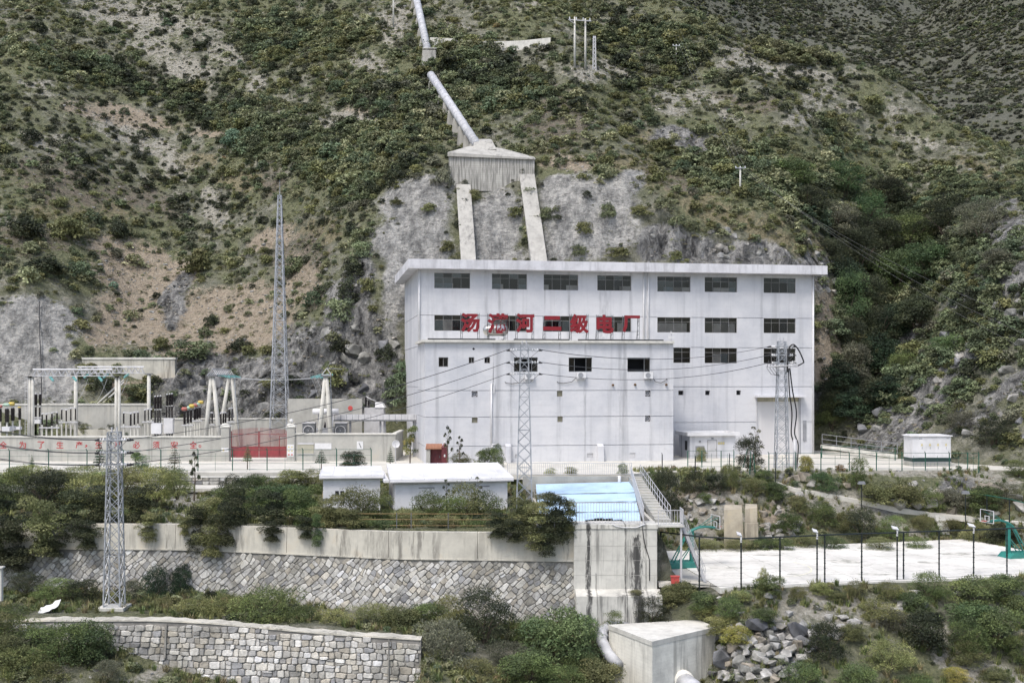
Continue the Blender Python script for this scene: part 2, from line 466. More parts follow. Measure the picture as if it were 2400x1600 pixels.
CA, CB, CC, CD = (14.62, 83.9), (12.4, 101.9), (41.5, 109.7), (47.8, 91.3)      # basketball court corners
CZ = EYE - 14.66
def upper_wall_y(x): return np.interp(x, [-60, -24.7, -8.4, 4.6], [90.6, 90.0, 87.2, 87.0])
def lower_wall_y(x): return np.interp(x, [-60, -34, -5.9], [83.0, 81.2, 79.0])
def fore(x, y):
    """terrace, benches behind the stone walls, court bench and the bank towards the river"""
    yw, yl = upper_wall_y(x), lower_wall_y(x)
    # west half
    up = np.interp(y, [86, 104, 108, 112, 115], [-2.1, -2.1, -1.3, -1.0, 0.0])
    bench = np.interp(x, [-40, -24, -10, 0, 12], [-6.9, -7.1, -7.9, -8.7, -8.9]) - np.clip(yw - 1.0 - y, 0, 40) * np.interp(x, [-8, 0], [0.03, 0.28])
    mound = np.interp(x, [-60, -33, -25, -16, -5], [-7.8, -8.3, -9.4, -11.6, -12.0])
    below = mound - np.clip(yl - 1.0 - y, 0, 60) * 0.30
    west = np.where(y > yw + 0.2, up, np.where((y > yl + 0.2) | (x > -5.7), bench, below))
    west = np.where((x > 1.5) & (x < 10.2) & (y > 87.6) & (y < 109), -3.4, west)       # basin under the blue roof
    # east half
    yf = np.where(x < 41.5, 101.9 + (x - 12.4) * 0.268, 109.7 - (x - 41.5) * 1.3)
    yf = np.clip(yf, 99, 110) + 0.6
    yn = 83.9 + (x - 14.6) * 0.224 - 0.7
    yt = np.interp(x, [8, 14, 24, 50, 80], [112.5, 113.5, 116.0, 116.8, 114.0])
    t = np.clip((y - yf) / (yt - yf), 0, 1)
    bank = CZ - 0.08 + (0.0 - CZ) * (0.65 * t + 0.35 * t * t * (3 - 2 * t))
    near = CZ - 0.25 - 0.58 * np.clip(yn - y, 0, 14) - 0.3 * np.clip(yn - 14 - y, 0, 80)
    east = np.where(y > yf, bank, np.where(y > yn, CZ - 0.08, near))
    e = sstep(10.6, 12.2, x)
    lowmix = np.where(y < 87, sstep(6.0, 16.0, x), e)
    z = west * (1 - lowmix) + east * lowmix
    z = z - 3.6 * sstep(15.2, 13.4, x) * sstep(4.0, 7.0, x) * sstep(84.6, 83.2, y)
    return z

# the ground's own classes (soil, rock, sprayed concrete ...), noted where the photograph shows them
REG_SOFT = {'pale': .76, 'brown': .62, 'dry': .75, 'tan': .86}
REG = {
 'pale': [(1960, 1420, 170, 36, 4), (2120, 1465, 130, 30, 8), (2330, 1440, 90, 26, 0), (1650, 1210, 80, 50, 0), (2030, 1215, 170, 16, 12), (2150, 1160, 120, 20, 5), (1720, 1170, 80, 16, 0), (1820, 1470, 90, 26, 0), (330, 45, 170, 48, 8), (430, 150, 80, 34, 20), (520, 120, 55, 30, 30), (360, 110, 60, 26, 10), (90, 205, 60, 18, 10), (330, 330, 140, 30, 22), (400, 385, 60, 26, 40),
          (600, 200, 26, 18, 0), (500, 480, 26, 60, -15), (850, 150, 28, 34, 30), (925, 60, 40, 60, 10), (885, 160, 20, 30, 0), (1370, 180, 42, 24, 0), (1430, 165, 60, 26, 10),
          (1725, 140, 50, 32, 20), (1850, 166, 130, 20, 3), (1920, 222, 48, 18, -20), (1880, 270, 66, 20, -22), (2150, 326, 90, 14, 20), (1570, 250, 60, 26, 30), (1640, 230, 60, 20, 20),
          (1240, 12, 40, 16, 0), (1060, 70, 44, 24, 20), (2090, 268, 26, 32, 10), (1480, 130, 50, 14, 20), (1700, 260, 70, 18, 30), (1980, 250, 40, 14, 0), (100, 330, 60, 20, 20), (140, 320, 60, 12, 10),
          (830, 280, 80, 26, 6), (760, 290, 60, 12, 0), (2330, 1130, 80, 24, 8), (2060, 1105, 260, 12, 0), (2300, 1570, 130, 36, 20), (1890, 1430, 70, 34, 10), (1960, 1475, 60, 18, 0),
          (320, 1590, 80, 26, -25), (120, 1560, 16, 40, 35), (440, 1180, 60, 50, 40), (480, 1140, 50, 24, 0), (1990, 1180, 120, 14, 15), (1860, 1170, 50, 30, 0)],
 'tan': [(1938, 790, 46, 130, 5), (285, 272, 150, 25, 12), (500, 318, 40, 14, 0), (300, 590, 120, 34, 10), (420, 640, 60, 30, 0), (300, 640, 90, 44, 10), (500, 740, 90, 70, -20), (330, 720, 110, 110, 30), (610, 735, 80, 80, -30),
         (560, 800, 80, 34, -20), (430, 790, 60, 80, 0), (640, 560, 60, 30, -20), (830, 270, 50, 24, 5), (1330, 385, 60, 26, 0), (700, 660, 50, 60, -30), (250, 770, 50, 60, 0),
         (300, 900, 40, 20, 0), (1660, 1180, 90, 40, 0), (1820, 1210, 60, 26, 0), (300, 1240, 60, 20, 0)],
 'brown': [(1310, 290, 100, 80, -38), (150, 430, 170, 60, 10), (350, 470, 90, 40, 20), (690, 600, 80, 60, -20), (80, 560, 120, 40, 0), (1660, 1230, 80, 30, -10), (1830, 1190, 60, 20, 20), (1680, 230, 60, 18, 0), (1800, 240, 80, 20, 0),
         (1570, 420, 90, 26, 20), (640, 430, 40, 40, 0)],
 'dry': [(1500, 400, 110, 36, 18), (1650, 480, 120, 34, 20), (1800, 540, 110, 34, 22), (1900, 590, 60, 40, 40), (1420, 380, 60, 24, 0), (560, 420, 60, 30, 0), (450, 380, 60, 20, 0), (200, 490, 150, 24, 0), (740, 540, 60, 30, 0), (1520, 330, 80, 24, 20), (2300, 400, 100, 16, 25), (1850, 120, 120, 18, 2)],
 'shot': [(100, 745, 110, 50, 15), (150, 890, 50, 60, 0), (40, 900, 160, 40, 0), (60, 780, 120, 60, 15), (30, 850, 150, 80, 0), (110, 830, 70, 90, -20), (980, 480, 90, 66, 10), (970, 570, 105, 66, 0), (1000, 430, 70, 20, 0), (925, 660, 36, 90, 0), (910, 780, 20, 90, 0), (1165, 520, 60, 90, 0), (1380, 470, 115, 60, 5), (1390, 545, 130, 60, 0), (1300, 440, 40, 26, 0), (1470, 430, 50, 26, 0),
         (1160, 600, 80, 30, 0), (1330, 590, 90, 26, 0)],
 'rock': [(480, 880, 130, 50, -12), (600, 900, 120, 60, -15), (720, 830, 90, 80, -30), (820, 760, 70, 130, -10), (800, 900, 110, 80, 0), (880, 860, 70, 110, 0), (520, 950, 170, 40, 0), (700, 940, 120, 60, 0), (1640, 590, 110, 40, 10), (1780, 600, 90, 40, 10), (1900, 640, 60, 50, 20), (1560, 570, 70, 44, 0),
         (1925, 940, 40, 30, 5), (420, 700, 26, 80, 20), (840, 640, 26, 60, 20), (2350, 520, 60, 60, 0), (1600, 330, 90, 26, 10),
         (2080, 1010, 120, 40, -30), (2220, 880, 90, 26, -35), (2330, 780, 90, 24, -35), (2150, 780, 50, 20, -30), (2250, 700, 70, 22, -40), (2370, 650, 60, 24, -40), (2360, 900, 90, 24, -30), (2280, 990, 90, 24, -20), (2170, 940, 60, 20, -30),
         (2250, 1150, 60, 30, 0), (2080, 1180, 60, 24, 0), (1800, 1520, 120, 70, 0), (1860, 1120, 60, 16, 0)],
 'dense': [(2230, 640, 190, 90, 10), (2300, 800, 130, 120, -30), (2180, 900, 160, 80, -30), (2060, 640, 130, 110, 30), (1990, 800, 60, 130, 10), (1940, 480, 160, 80, 20), (1100, 160, 130, 60, 20), (950, 240, 170, 60, 10), (780, 360, 170, 60, 20), (640, 330, 130, 60, 10), (1200, 220, 140, 40, 0), (300, 190, 250, 30, 15), (560, 270, 150, 40, 10), (900, 330, 110, 60, 0), (840, 430, 60, 50, 0),
           (700, 90, 160, 50, 0), (1750, 400, 200, 60, 15), (2150, 520, 200, 60, 20), (2250, 470, 100, 50, 20), (1520, 110, 120, 60, 10), (1900, 960, 60, 60, 0)],
}
def reg(name, px, py):
    out = np.zeros(np.shape(px))
    for cx, cy, rx, ry, rot in REG[name]:
        c, s = math.cos(math.radians(rot)), math.sin(math.radians(rot))
        dx, dy = px - cx, py - cy
        r = np.sqrt(((dx * c + dy * s) / rx) ** 2 + ((-dx * s + dy * c) / ry) ** 2)
        out = np.maximum(out, 1 - sstep(0.55, 1.45, r))
    return out
def classes(x, y, z):
    yy = np.maximum(y, 20.0)
    px, py = pix(x, yy, z)
    wx = fbm(x * 0.16, (y + z) * 0.16, 3, 5) * 26
    wy = fbm(x * 0.16 + 40, (y + z) * 0.16, 3, 9) * 18
    return {k: reg(k, px + wx, py + wy) * REG_SOFT.get(k, 1.0) for k in REG}

GX = np.concatenate([np.arange(-150, -62, 1.5), np.arange(-62, 62, 0.62), np.arange(62, 150.1, 1.1)])
GY = np.concatenate([np.arange(-60, 64, 6.0), np.arange(64, 120, 0.62), np.arange(120, 147, 0.9), np.arange(147, 178, 0.40), np.arange(178, 268, 0.9)])
X, Y = np.meshgrid(GX, GY)
hz = hill_fn(X, Y)
hz = hz + (fbm(X * 0.035, Y * 0.035, 4, 3) * 2.6 + fbm(X * 0.16, Y * 0.16, 3, 21) * 0.55) * sstep(3.0, 14.0, hz)
hz = hz + (ridged((X * 0.8 + Y * 0.35) * 0.045, Y * 0.02, 3, 31) - 0.55) * 5.8 * sstep(10.0, 26.0, hz)
fz = fore(X, Y)
offwall = np.where((X > 10) & (Y > 83) & (Y < 108), 0.15, 1.0) * np.where(Y > 112, 0.05, 1.0)
fz = fz + fbm(X * 0.22, Y * 0.22, 4, 41) * 0.38 * offwall
hz = np.where((X > -24) & (X < 52) & (Y < 150) & (X < 36), np.minimum(hz, -0.6), hz)
Z = np.where(Y > 118, np.maximum(hz, fz), fz)
Z = np.where(Y < 64, fz, Z)
cls = classes(X, Y, Z)
CL = cls
rk, sh = cls['rock'], cls['shot']
Yd = Y.copy()
crag = ridged(X * 0.22 + Z * 0.10, Z * 0.28 - X * 0.08, 4, 51) - 0.55
hillm = sstep(2.0, 6.0, hz - fz)
Yd = Yd - crag * 3.4 * rk * hillm - fbm(X * 0.5, Z * 0.5, 4, 61) * 0.7 * sh * hillm - fbm(X * 0.75, Z * 0.8, 3, 63) * 1.3 * rk * hillm
Zd = Z + fbm(X * 0.7, Y * 0.7 + Z * 0.5, 3, 71) * 0.5 * rk * hillm

def ht(x, y):
    x, y = np.asarray(x, float), np.asarray(y, float)
    i = np.clip(np.searchsorted(GX, x) - 1, 0, len(GX) - 2)
    j = np.clip(np.searchsorted(GY, y) - 1, 0, len(GY) - 2)
    fx, fy = np.clip((x - GX[i]) / (GX[i + 1] - GX[i]), 0, 1), np.clip((y - GY[j]) / (GY[j + 1] - GY[j]), 0, 1)
    return (Z[j, i] * (1 - fx) + Z[j, i + 1] * fx) * (1 - fy) + (Z[j + 1, i] * (1 - fx) + Z[j + 1, i + 1] * fx) * fy
def hit(px, py, d0=66.0, d1=266.0):
    d = np.arange(d0, d1, 0.2)
    x, z = (px - 1200) / F * d, EYE + (HZ - py) / F * d
    below = ht(x, d) >= z
    k = int(np.argmax(below)) if below.any() else len(d) - 1
    return Vector((x[k], d[k], float(ht(x[k], d[k]))))

def grid_mesh(name, XX, YY, ZZ, mat, attrs, kind='structure'):
    ny, nx = XX.shape
    me = bpy.data.meshes.new(name)
    vco = np.stack([XX.ravel(), YY.ravel(), ZZ.ravel()], -1)
    idx = np.arange(nx * ny).reshape(ny, nx)
    q = np.stack([idx[:-1, :-1], idx[:-1, 1:], idx[1:, 1:], idx[1:, :-1]], -1).reshape(-1, 4)
    me.vertices.add(len(vco)); me.vertices.foreach_set('co', vco.ravel())
    me.loops.add(q.size); me.loops.foreach_set('vertex_index', q.ravel())
    me.polygons.add(len(q))
    me.polygons.foreach_set('loop_start', np.arange(0, q.size, 4))
    me.polygons.foreach_set('loop_total', np.full(len(q), 4))
    me.polygons.foreach_set('use_smooth', np.ones(len(q), bool))
    me.update(calc_edges=True)
    for nm, (r, g, b) in attrs.items():
        at = me.color_attributes.new(nm, 'FLOAT_COLOR', 'POINT')
        at.data.foreach_set('color', np.stack([r.ravel(), g.ravel(), b.ravel(), np.ones(r.size)], -1).ravel())
    me.materials.append(mat)
    o = bpy.data.objects.new(name, me)
    COL.objects.link(o)
    o['kind'] = kind
    return o

def terrain_mat(name, far=False):
    m, nt, n, l, b = nodes_of(name)
    geo = n.new('ShaderNodeNewGeometry')
    src = geo.outputs['Position']
    def att(nm):
        a = n.new('ShaderNodeVertexColor'); a.layer_name = nm
        s = n.new('ShaderNodeSeparateColor'); l.new(a.outputs[0], s.inputs[0])
        return s.outputs
    A, B = att('ma'), att('mb')
    big = noise_node(nt, (1, 1, 1), 0.10, 5.0, 0.6, src=src)
    mid = noise_node(nt, (1, 1, 1), 0.55, 6.0, 0.7, src=src)
    fin = noise_node(nt, (1, 1, 1), 2.6, 6.0, 0.75, src=src)
    soil = ramp(nt, mid, [(0.34, (0.100, 0.106, 0.076)), (0.50, (0.185, 0.186, 0.142)), (0.64, (0.33, 0.322, 0.27))])
    grass = ramp(nt, fin, [(0.35, (0.090, 0.102, 0.058)), (0.62, (0.21, 0.216, 0.130))])
    col = mix(nt, ramp(nt, big, [(0.44, 0.0), (0.56, 1.0)]), grass, soil)
    def over(col, mask, c, k=0.9):
        # crisp, noise-eaten patch borders
        s = math_node(nt, 'ADD', mask, math_node(nt, 'ADD', math_node(nt, 'MULTIPLY', math_node(nt, 'SUBTRACT', mid, 0.5), k * 2.2), math_node(nt, 'MULTIPLY', math_node(nt, 'SUBTRACT', fin, 0.5), 1.1)))
        return mix(nt, ramp(nt, s, [(0.36, 0.0), (0.72, 1.0)]), col, c)
    dry = ramp(nt, fin, [(0.35, (0.13, 0.12, 0.07)), (0.62, (0.28, 0.25, 0.165))])
    col = over(col, B[2], dry, 1.4)
    brown = ramp(nt, fin, [(0.33, (0.095, 0.085, 0.068)), (0.62, (0.225, 0.195, 0.155))])
    col = over(col, B[1], brown)
    tan = ramp(nt, math_node(nt, 'ADD', math_node(nt, 'MULTIPLY', fin, 0.5), math_node(nt, 'MULTIPLY', noise_node(nt, (1.3, 1.3, 0.18), 1.1, 6.0, 0.75, src=src), 0.5)), [(0.32, (0.18, 0.15, 0.115)), (0.50, (0.33, 0.28, 0.215)), (0.66, (0.45, 0.395, 0.315))])
    col = over(col, A[1], tan)
    pale = ramp(nt, fin, [(0.30, (0.20, 0.19, 0.15)), (0.52, (0.35, 0.335, 0.285)), (0.68, (0.48, 0.465, 0.415))])
    col = over(col, A[0], pale)
    st = noise_node(nt, (1.0, 1.0, 0.35), 0.9, 6.0, 0.75, src=src)
    rock = ramp(nt, st, [(0.37, (0.050, 0.050, 0.050)), (0.49, (0.175, 0.175, 0.17)), (0.64, (0.39, 0.385, 0.365))])
    col = over(col, B[0], rock, 0.7)
    st2 = noise_node(nt, (0.7, 0.7, 0.3), 0.9, 8.0, 0.8, src=src)
    shot = ramp(nt, st2, [(0.36, (0.13, 0.13, 0.127)), (0.48, (0.30, 0.30, 0.285)), (0.60, (0.50, 0.49, 0.46))])
    crk = noise_node(nt, (0.5, 0.5, 1.6), 2.0, 6.0, 0.8, src=src)
    shot = mix(nt, ramp(nt, crk, [(0.36, 0.75), (0.50, 0.0)]), shot, (0.08, 0.08, 0.078))
    col = over(col, A[2], shot, 0.5)
    if far:
        col = mix(nt, 0.7, col, (0.105, 0.108, 0.092))
    l.new(col, b.inputs['Base Color'])
    b.inputs['Roughness'].default_value = 0.95
    b.inputs['Specular IOR Level'].default_value = 0.1
    h = math_node(nt, 'ADD', math_node(nt, 'MULTIPLY', mid, 1.0), math_node(nt, 'MULTIPLY', fin, 0.45))
    bump(nt, h, b, 1.0, 0.9)
    return m
M['terrain'] = terrain_mat('hillside_soil')
terrain = grid_mesh('terrain', X, Yd, Zd, M['terrain'], {'ma': (cls['pale'], cls['tan'], cls['shot']), 'mb': (cls['rock'], cls['brown'], cls['dry'])})

# far mountains beyond the spur
FARP = [tuple(P(*q)) for q in [
    (1450, -150, 420), (1600, 40, 360), (1600, -120, 470), (1700, 70, 400), (1750, -40, 500), (1800, 120, 370), (1900, 110, 400), (1900, 0, 500), (1900, -120, 640), (2000, 160, 385), (2000, 60, 480), (2050, -60, 700), (2080, 190, 380),
    (2100, 120, 470), (2100, 80, 590), (2110, 40, 680), (2120, 0, 760), (2150, -60, 860), (2200, 60, 620), (2200, 10, 740), (2250, -40, 800), (2170, 100, 520), (2160, 190, 400), (2200, 270, 340), (2220, 170, 410), (2270, 60, 470), (2300, 200, 370), (2300, 330, 300), (2400, 100, 400), (2400, 250, 330), (2400, 370, 285), (2400, -60, 480),
    (2600, 100, 370), (2600, 250, 310), (2600, -150, 480), (2300, -60, 560)]]
FARP += [(40, 275, 42), (80, 275, 40), (120, 265, 38), (160, 265, 45), (60, 300, 55), (0, 290, 80)]
far_fn = TPS(FARP, 4.0)
FX, FY = np.meshgrid(np.arange(10, 330, 3.0), np.concatenate([np.arange(262, 500, 3.0), np.arange(500, 900, 7.0)]))
FZ = far_fn(FX, FY)
FZ = FZ + fbm(FX * 0.02, FY * 0.02, 5, 81) * 7.0 + (ridged((FX + FY * 0.4) * 0.02, FY * 0.01, 3, 83) - 0.5) * 8.0 + fbm(FX * 0.12, FY * 0.12, 3, 85) * 1.5
fpx, fpy = pix(FX, FY, FZ)
terr = reg_t = ((fpx > 1930) & (fpx < 2260) & (fpy < 95)).astype(float)
step = 4.0
FZ = np.where(terr > 0, .4 * FZ + .6 * (np.floor(FZ / step) * step + step * sstep(0.6, 1.0, np.mod(FZ / step, 1.0))), FZ)
zero = np.zeros_like(FX)
far_hill = grid_mesh('mountain', FX, FY, FZ, terrain_mat('far_slope', True), {'ma': (zero + 0.05, zero, zero), 'mb': (zero + 0.15 * (fpx > 2150), zero + 0.2, terr * 0.2)})
def fht(x, y):
    fxs, fys = FX[0], FY[:, 0]
    i = np.clip(np.searchsorted(fxs, x) - 1, 0, len(fxs) - 2)
    j = np.clip(np.searchsorted(fys, y) - 1, 0, len(fys) - 2)
    a, b_ = (x - fxs[i]) / (fxs[i + 1] - fxs[i]), (y - fys[j]) / (fys[j + 1] - fys[j])
    return (FZ[j, i] * (1 - a) + FZ[j, i + 1] * a) * (1 - b_) + (FZ[j + 1, i] * (1 - a) + FZ[j + 1, i + 1] * a) * b_

# paved terrace, road and court
def sheet(name, poly, z, mat, th=0.25, **kw):
    return MB().prism([(p[0], p[1], z - th) for p in poly], (0, 0, th)).build(name, mat, kind=kw.pop('kind', 'structure'), **kw)
terrace = sheet('terrace_pavement', [(-75, 114.2), (-3, 112.8), (1.0, 111.2), (11, 111.2), (13.5, 114.0), (24, 116.6), (50, 117.0), (56, 121), (50, 128), (45, 134), (38, 152), (-10, 152), (-40, 151), (-75, 150)], 0.03, M['pave2'], 0.5)
road = sheet('road', [(-75, 105.6), (-22, 107.4), (-20, 108.6), (-24, 111.0), (-75, 110.4)], -0.95, M['pave2'], 0.3)
court = sheet('court_pavement', [CA, CD, CC, CB], CZ + 0.06, M['pave'], 0.4)
apron = sheet('court_apron', [(10.6, 86.2), (14.3, 86.2), (12.45, 101.2), (10.6, 99)], CZ + 0.02, M['pave2'], 0.3)
# ---------------------------------------------------------------- lettering
def glyph(chars, bold=0.02, ext=0.05):
    obs = []
    for ch in chars:
        cu = bpy.data.curves.new('lettering', 'FONT')
        cu.body = ch
        cu.size = 1.0
        cu.offset = bold
        cu.extrude = ext
        cu.resolution_u = 2
        o = bpy.data.objects.new('lettering', cu)
        COL.objects.link(o)
        obs.append(o)
    bpy.context.view_layer.update()
    dg = bpy.context.evaluated_depsgraph_get()
    out = []
    for o in obs:
        me = o.evaluated_get(dg).to_mesh()
        v = np.array([tuple(x.co) for x in me.vertices])
        f = [tuple(p.vertices) for p in me.polygons]
        o.evaluated_get(dg).to_mesh_clear()
        out.append((v, f))
    for o in obs:
        cu = o.data
        bpy.data.objects.remove(o)
        bpy.data.curves.remove(cu)
    return out
def fit_glyph(g, x0, x1, z0, z1, y, th):
    """upright text facing -Y in the box x0..x1, z0..z1 with its back at y"""
    v, f = g
    lo, hi = v.min(0), v.max(0)
    n = (v - lo) / np.maximum(hi - lo, 1e-6)
    w = np.stack([x0 + n[:, 0] * (x1 - x0), y - n[:, 2] * th, z0 + n[:, 1] * (z1 - z0)], -1)
    return MB().add([tuple(p) for p in w], f)

# ---------------------------------------------------------------- power house
TH = math.atan(2800.0 / 16860.0)
CT, ST = math.cos(TH), math.sin(TH)
BO = Vector(((980 - 1200) / F * 134.0, 134.0, 0.0))
def fac(px, py, yl=0.0):
    a, b = (px - 1200) / F, (HZ - py) / F
    t = (yl - ST * BO.x + CT * BO.y) / (CT - ST * a)
    return CT * (a * t - BO.x) + ST * (t - BO.y), EYE + b * t
def rect(px0, px1, py0, py1, yl=0.0):
    x0, z1 = fac(px0, py0, yl)
    x1, _ = fac(px1, py0, yl)
    _, z0 = fac(px0, py1, yl)
    return x0, x1, z0, z1
def bw(xl, yl, z):
    return Vector((BO.x + CT * xl - ST * yl, BO.y + ST * xl + CT * yl, z))

def panel(mb, org, ux, nrm, x0, x1, z0, z1, holes):
    """wall face with real openings; a hole is (x0, x1, z0, z1, depth, closed)"""
    org, ux, nrm = Vector(org), Vector(ux), Vector(nrm)
    def pt(x, z, d=0.0): return org + ux * x + Vector((0, 0, z)) - nrm * d
    xs = sorted({x0, x1} | {min(max(v, x0), x1) for h in holes for v in h[:2]})
    zs = sorted({z0, z1} | {min(max(v, z0), z1) for h in holes for v in h[2:4]})
    for i in range(len(xs) - 1):
        for j in range(len(zs) - 1):
            cx, cz = (xs[i] + xs[i + 1]) / 2, (zs[j] + zs[j + 1]) / 2
            if any(h[0] < cx < h[1] and h[2] < cz < h[3] for h in holes): continue
            mb.add([pt(xs[i], zs[j]), pt(xs[i + 1], zs[j]), pt(xs[i + 1], zs[j + 1]), pt(xs[i], zs[j + 1])], [(0, 1, 2, 3)])
    for h in holes:
        a, b, c, d, dep, closed = h
        q = [(a, c), (b, c), (b, d), (a, d)]
        for k in range(4):
            p, r = q[k], q[(k + 1) % 4]
            mb.add([pt(*p), pt(*p, dep), pt(*r, dep), pt(*r)], [(0, 1, 2, 3)])
        if closed:
            mb.add([pt(a, c, dep), pt(b, c, dep), pt(b, d, dep), pt(a, d, dep)], [(0, 1, 2, 3)])

ph = thing('power_house', 'large white four storey power house with overhanging roof and red rooftop characters', 'building', BO, TH)
LX = fac(1907, 800)[0]
DEP = 20.0
AP = 8.3                                       # how far the front annex stands out
AX = fac(1578, 900, -AP)[0]
ZE = EYE + (HZ - 628) / F * 132.6
ZA = fac(1280, 803, -AP)[1]

WTOP = [rect(1018, 1101.8, 638.9, 675.3), rect(1152.9, 1235, 641, 677.4), rect(1274.5, 1355.2, 642.6, 679.4), rect(1400, 1479.5, 644.7, 680.5), rect(1540.8, 1618.4, 647.3, 683), rect(1651.8, 1727.7, 649, 684), rect(1790, 1865, 651, 686.2)]
WMID = [rect(1018, 1101.8, 737.8, 774.8), rect(1152.9, 1235, 739, 775.8), rect(1274.5, 1355.2, 740, 776.8), rect(1400, 1479.5, 741.5, 777.6), rect(1540.8, 1618.4, 743, 778.6), rect(1651.8, 1727.7, 744, 779.6), rect(1790, 1865, 745.5, 780.3)]
WLOW = [rect(1540.8, 1618.4, 814, 850), rect(1651.8, 1727.7, 815, 850.8), rect(1790, 1865, 816, 851)]
VENT = [rect(1590, 1602, 915, 925.7), rect(1653, 1664, 915, 925.7), rect(1726, 1736.5, 914.5, 925.4)]
DOOR = rect(1774.7, 1873.5, 931, 1047.6)
DOOR = (DOOR[0], DOOR[1], 0.04, DOOR[3])
GRV = [fac(1200, y)[1] for y in (740, 812, 906.5, 992)]
def split_groove(z, holes, x0, x1, g=0.075):
    """runs of a groove between openings that it would cross"""
    cuts = sorted([(h[0], h[1]) for h in holes if h[2] < z + g and h[3] > z - g])
    out, cur = [], x0
    for a, b in cuts:
        if a > cur + 0.1: out.append((cur, a - 0.05, z - g / 2, z + g / 2, 0.09, True))
        cur = max(cur, b + 0.05)
    if x1 > cur + 0.1: out.append((cur, x1, z - g / 2, z + g / 2, 0.09, True))
    return out
holes = [w + (0.35, False) for w in WTOP + WMID + WLOW] + [v + (0.4, True) for v in VENT] + [DOOR + (0.35, False)]
for z in GRV: holes += split_groove(z, holes[:], 0.0, LX)
mb = MB()
panel(mb, (0, 0, 0), (1, 0, 0), (0, -1, 0), 0, LX, -0.6, ZE, holes)
sh_ = []
for z in GRV: sh_ += [(0.0, DEP, z - 0.03, z + 0.03, 0.09, True)]
panel(mb, (0, DEP, 0), (0, -1, 0), (-1, 0, 0), 0, DEP, -0.6, ZE, [(a, b, c, d, e, g) for a, b, c, d, e, g in sh_])
panel(mb, (LX, 0, 0), (0, 1, 0), (1, 0, 0), 0, DEP, -0.6, ZE, [])
panel(mb, (LX, DEP, 0), (-1, 0, 0), (0, 1, 0), 0, LX, -0.6, ZE, [])
mb.build('wall', M['facade'], ph)
OV = 1.2
rf = MB()
rf.box(-OV, LX + OV, -OV, DEP + OV, ZE, ZE + 1.02)
rf.box(-OV + 0.25, LX + OV - 0.25, -OV + 0.25, DEP + OV - 0.25, ZE + 1.02, ZE + 1.06)
roof = rf.build('roof', M['roof_band'], ph)

def window(parent, w, cols=4, trans=0.30, recess=0.14, boards=(), room=1.3, sub=True, opened=()):
    x0, x1, z0, z1 = w
    f = MB()
    t = 0.042
    f.box(x0, x1, recess, recess + 0.06, z0, z0 + t); f.box(x0, x1, recess, recess + 0.06, z1 - t, z1)
    f.box(x0, x0 + t, recess + 0.001, recess + 0.061, z0 + t, z1 - t); f.box(x1 - t, x1, recess + 0.001, recess + 0.061, z0 + t, z1 - t)
    zt = z1 - (z1 - z0) * trans
    cw = (x1 - x0) / cols
    for k in range(1, cols):
        f.box(x0 + k * cw - t / 2, x0 + k * cw + t / 2, recess + 0.002, recess + 0.058, z0 + t, z1 - t)
    if trans: f.box(x0 + t, x1 - t, recess + 0.004, recess + 0.055, zt - t / 2, zt + t / 2)
    win = f.build('window', M['frame'], parent)
    for k in range(cols):
        for (a, b) in (((z0, zt), (zt, z1)) if trans else ((z0, z1),)):
            if k in opened and a == z0: continue
            g = MB().box(x0 + k * cw + t / 2, x0 + (k + 1) * cw - t / 2, recess + 0.024, recess + 0.034, a + t / 2, b - t / 2)
            g.build('pane', random.choice(GLASSES), win)
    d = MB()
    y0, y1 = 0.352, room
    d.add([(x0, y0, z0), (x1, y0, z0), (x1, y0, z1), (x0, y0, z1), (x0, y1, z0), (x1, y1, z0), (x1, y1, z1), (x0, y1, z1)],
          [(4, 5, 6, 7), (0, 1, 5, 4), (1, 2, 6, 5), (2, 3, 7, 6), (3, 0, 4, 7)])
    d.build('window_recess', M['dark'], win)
    for (a, b, c, e) in boards:
        q = MB().box(x0 + (x1 - x0) * a, x0 + (x1 - x0) * b, 0.20, 0.215, z0 + 0.02 + (z1 - z0) * c, z0 + (z1 - z0) * e)
        q.build('bright_view_board', M['tan_board'], win)  # tan colour stands in for the bright view through the back windows
    return win
tb = [[(0.0, 0.53, 0, .34)], [(0, .33, 0, .34), (.77, 1, 0, .34)], [(0, .15, 0, .34), (.66, 1, 0, .33)], [(.66, 1, 0, .30)], [(.2, 1, 0, .30)], [(.28, .95, 0, .30)], []]
mbd = [[(0, .5, 0, .66)], [(0, .4, 0, .66)], [(.55, .9, 0, .66)], [(0, .3, 0, .6), (.6, .85, 0, .6)], [(.02, .9, 0, .62)], [(.28, .95, 0, .62)], []]
lbd = [[], [(.27, .72, 0, .62)], []]
for w, b in zip(WTOP, tb): window(ph, w, boards=b)
for w, b in zip(WMID, mbd): window(ph, w, boards=b)
for w, b in zip(WLOW, lbd): window(ph, w, boards=b)
for v in VENT: MB().box(v[0] + .02, v[1] - .02, 0.3, 0.34, v[2] + .02, v[3] - .02).build('vent_opening', M['dark'], ph)
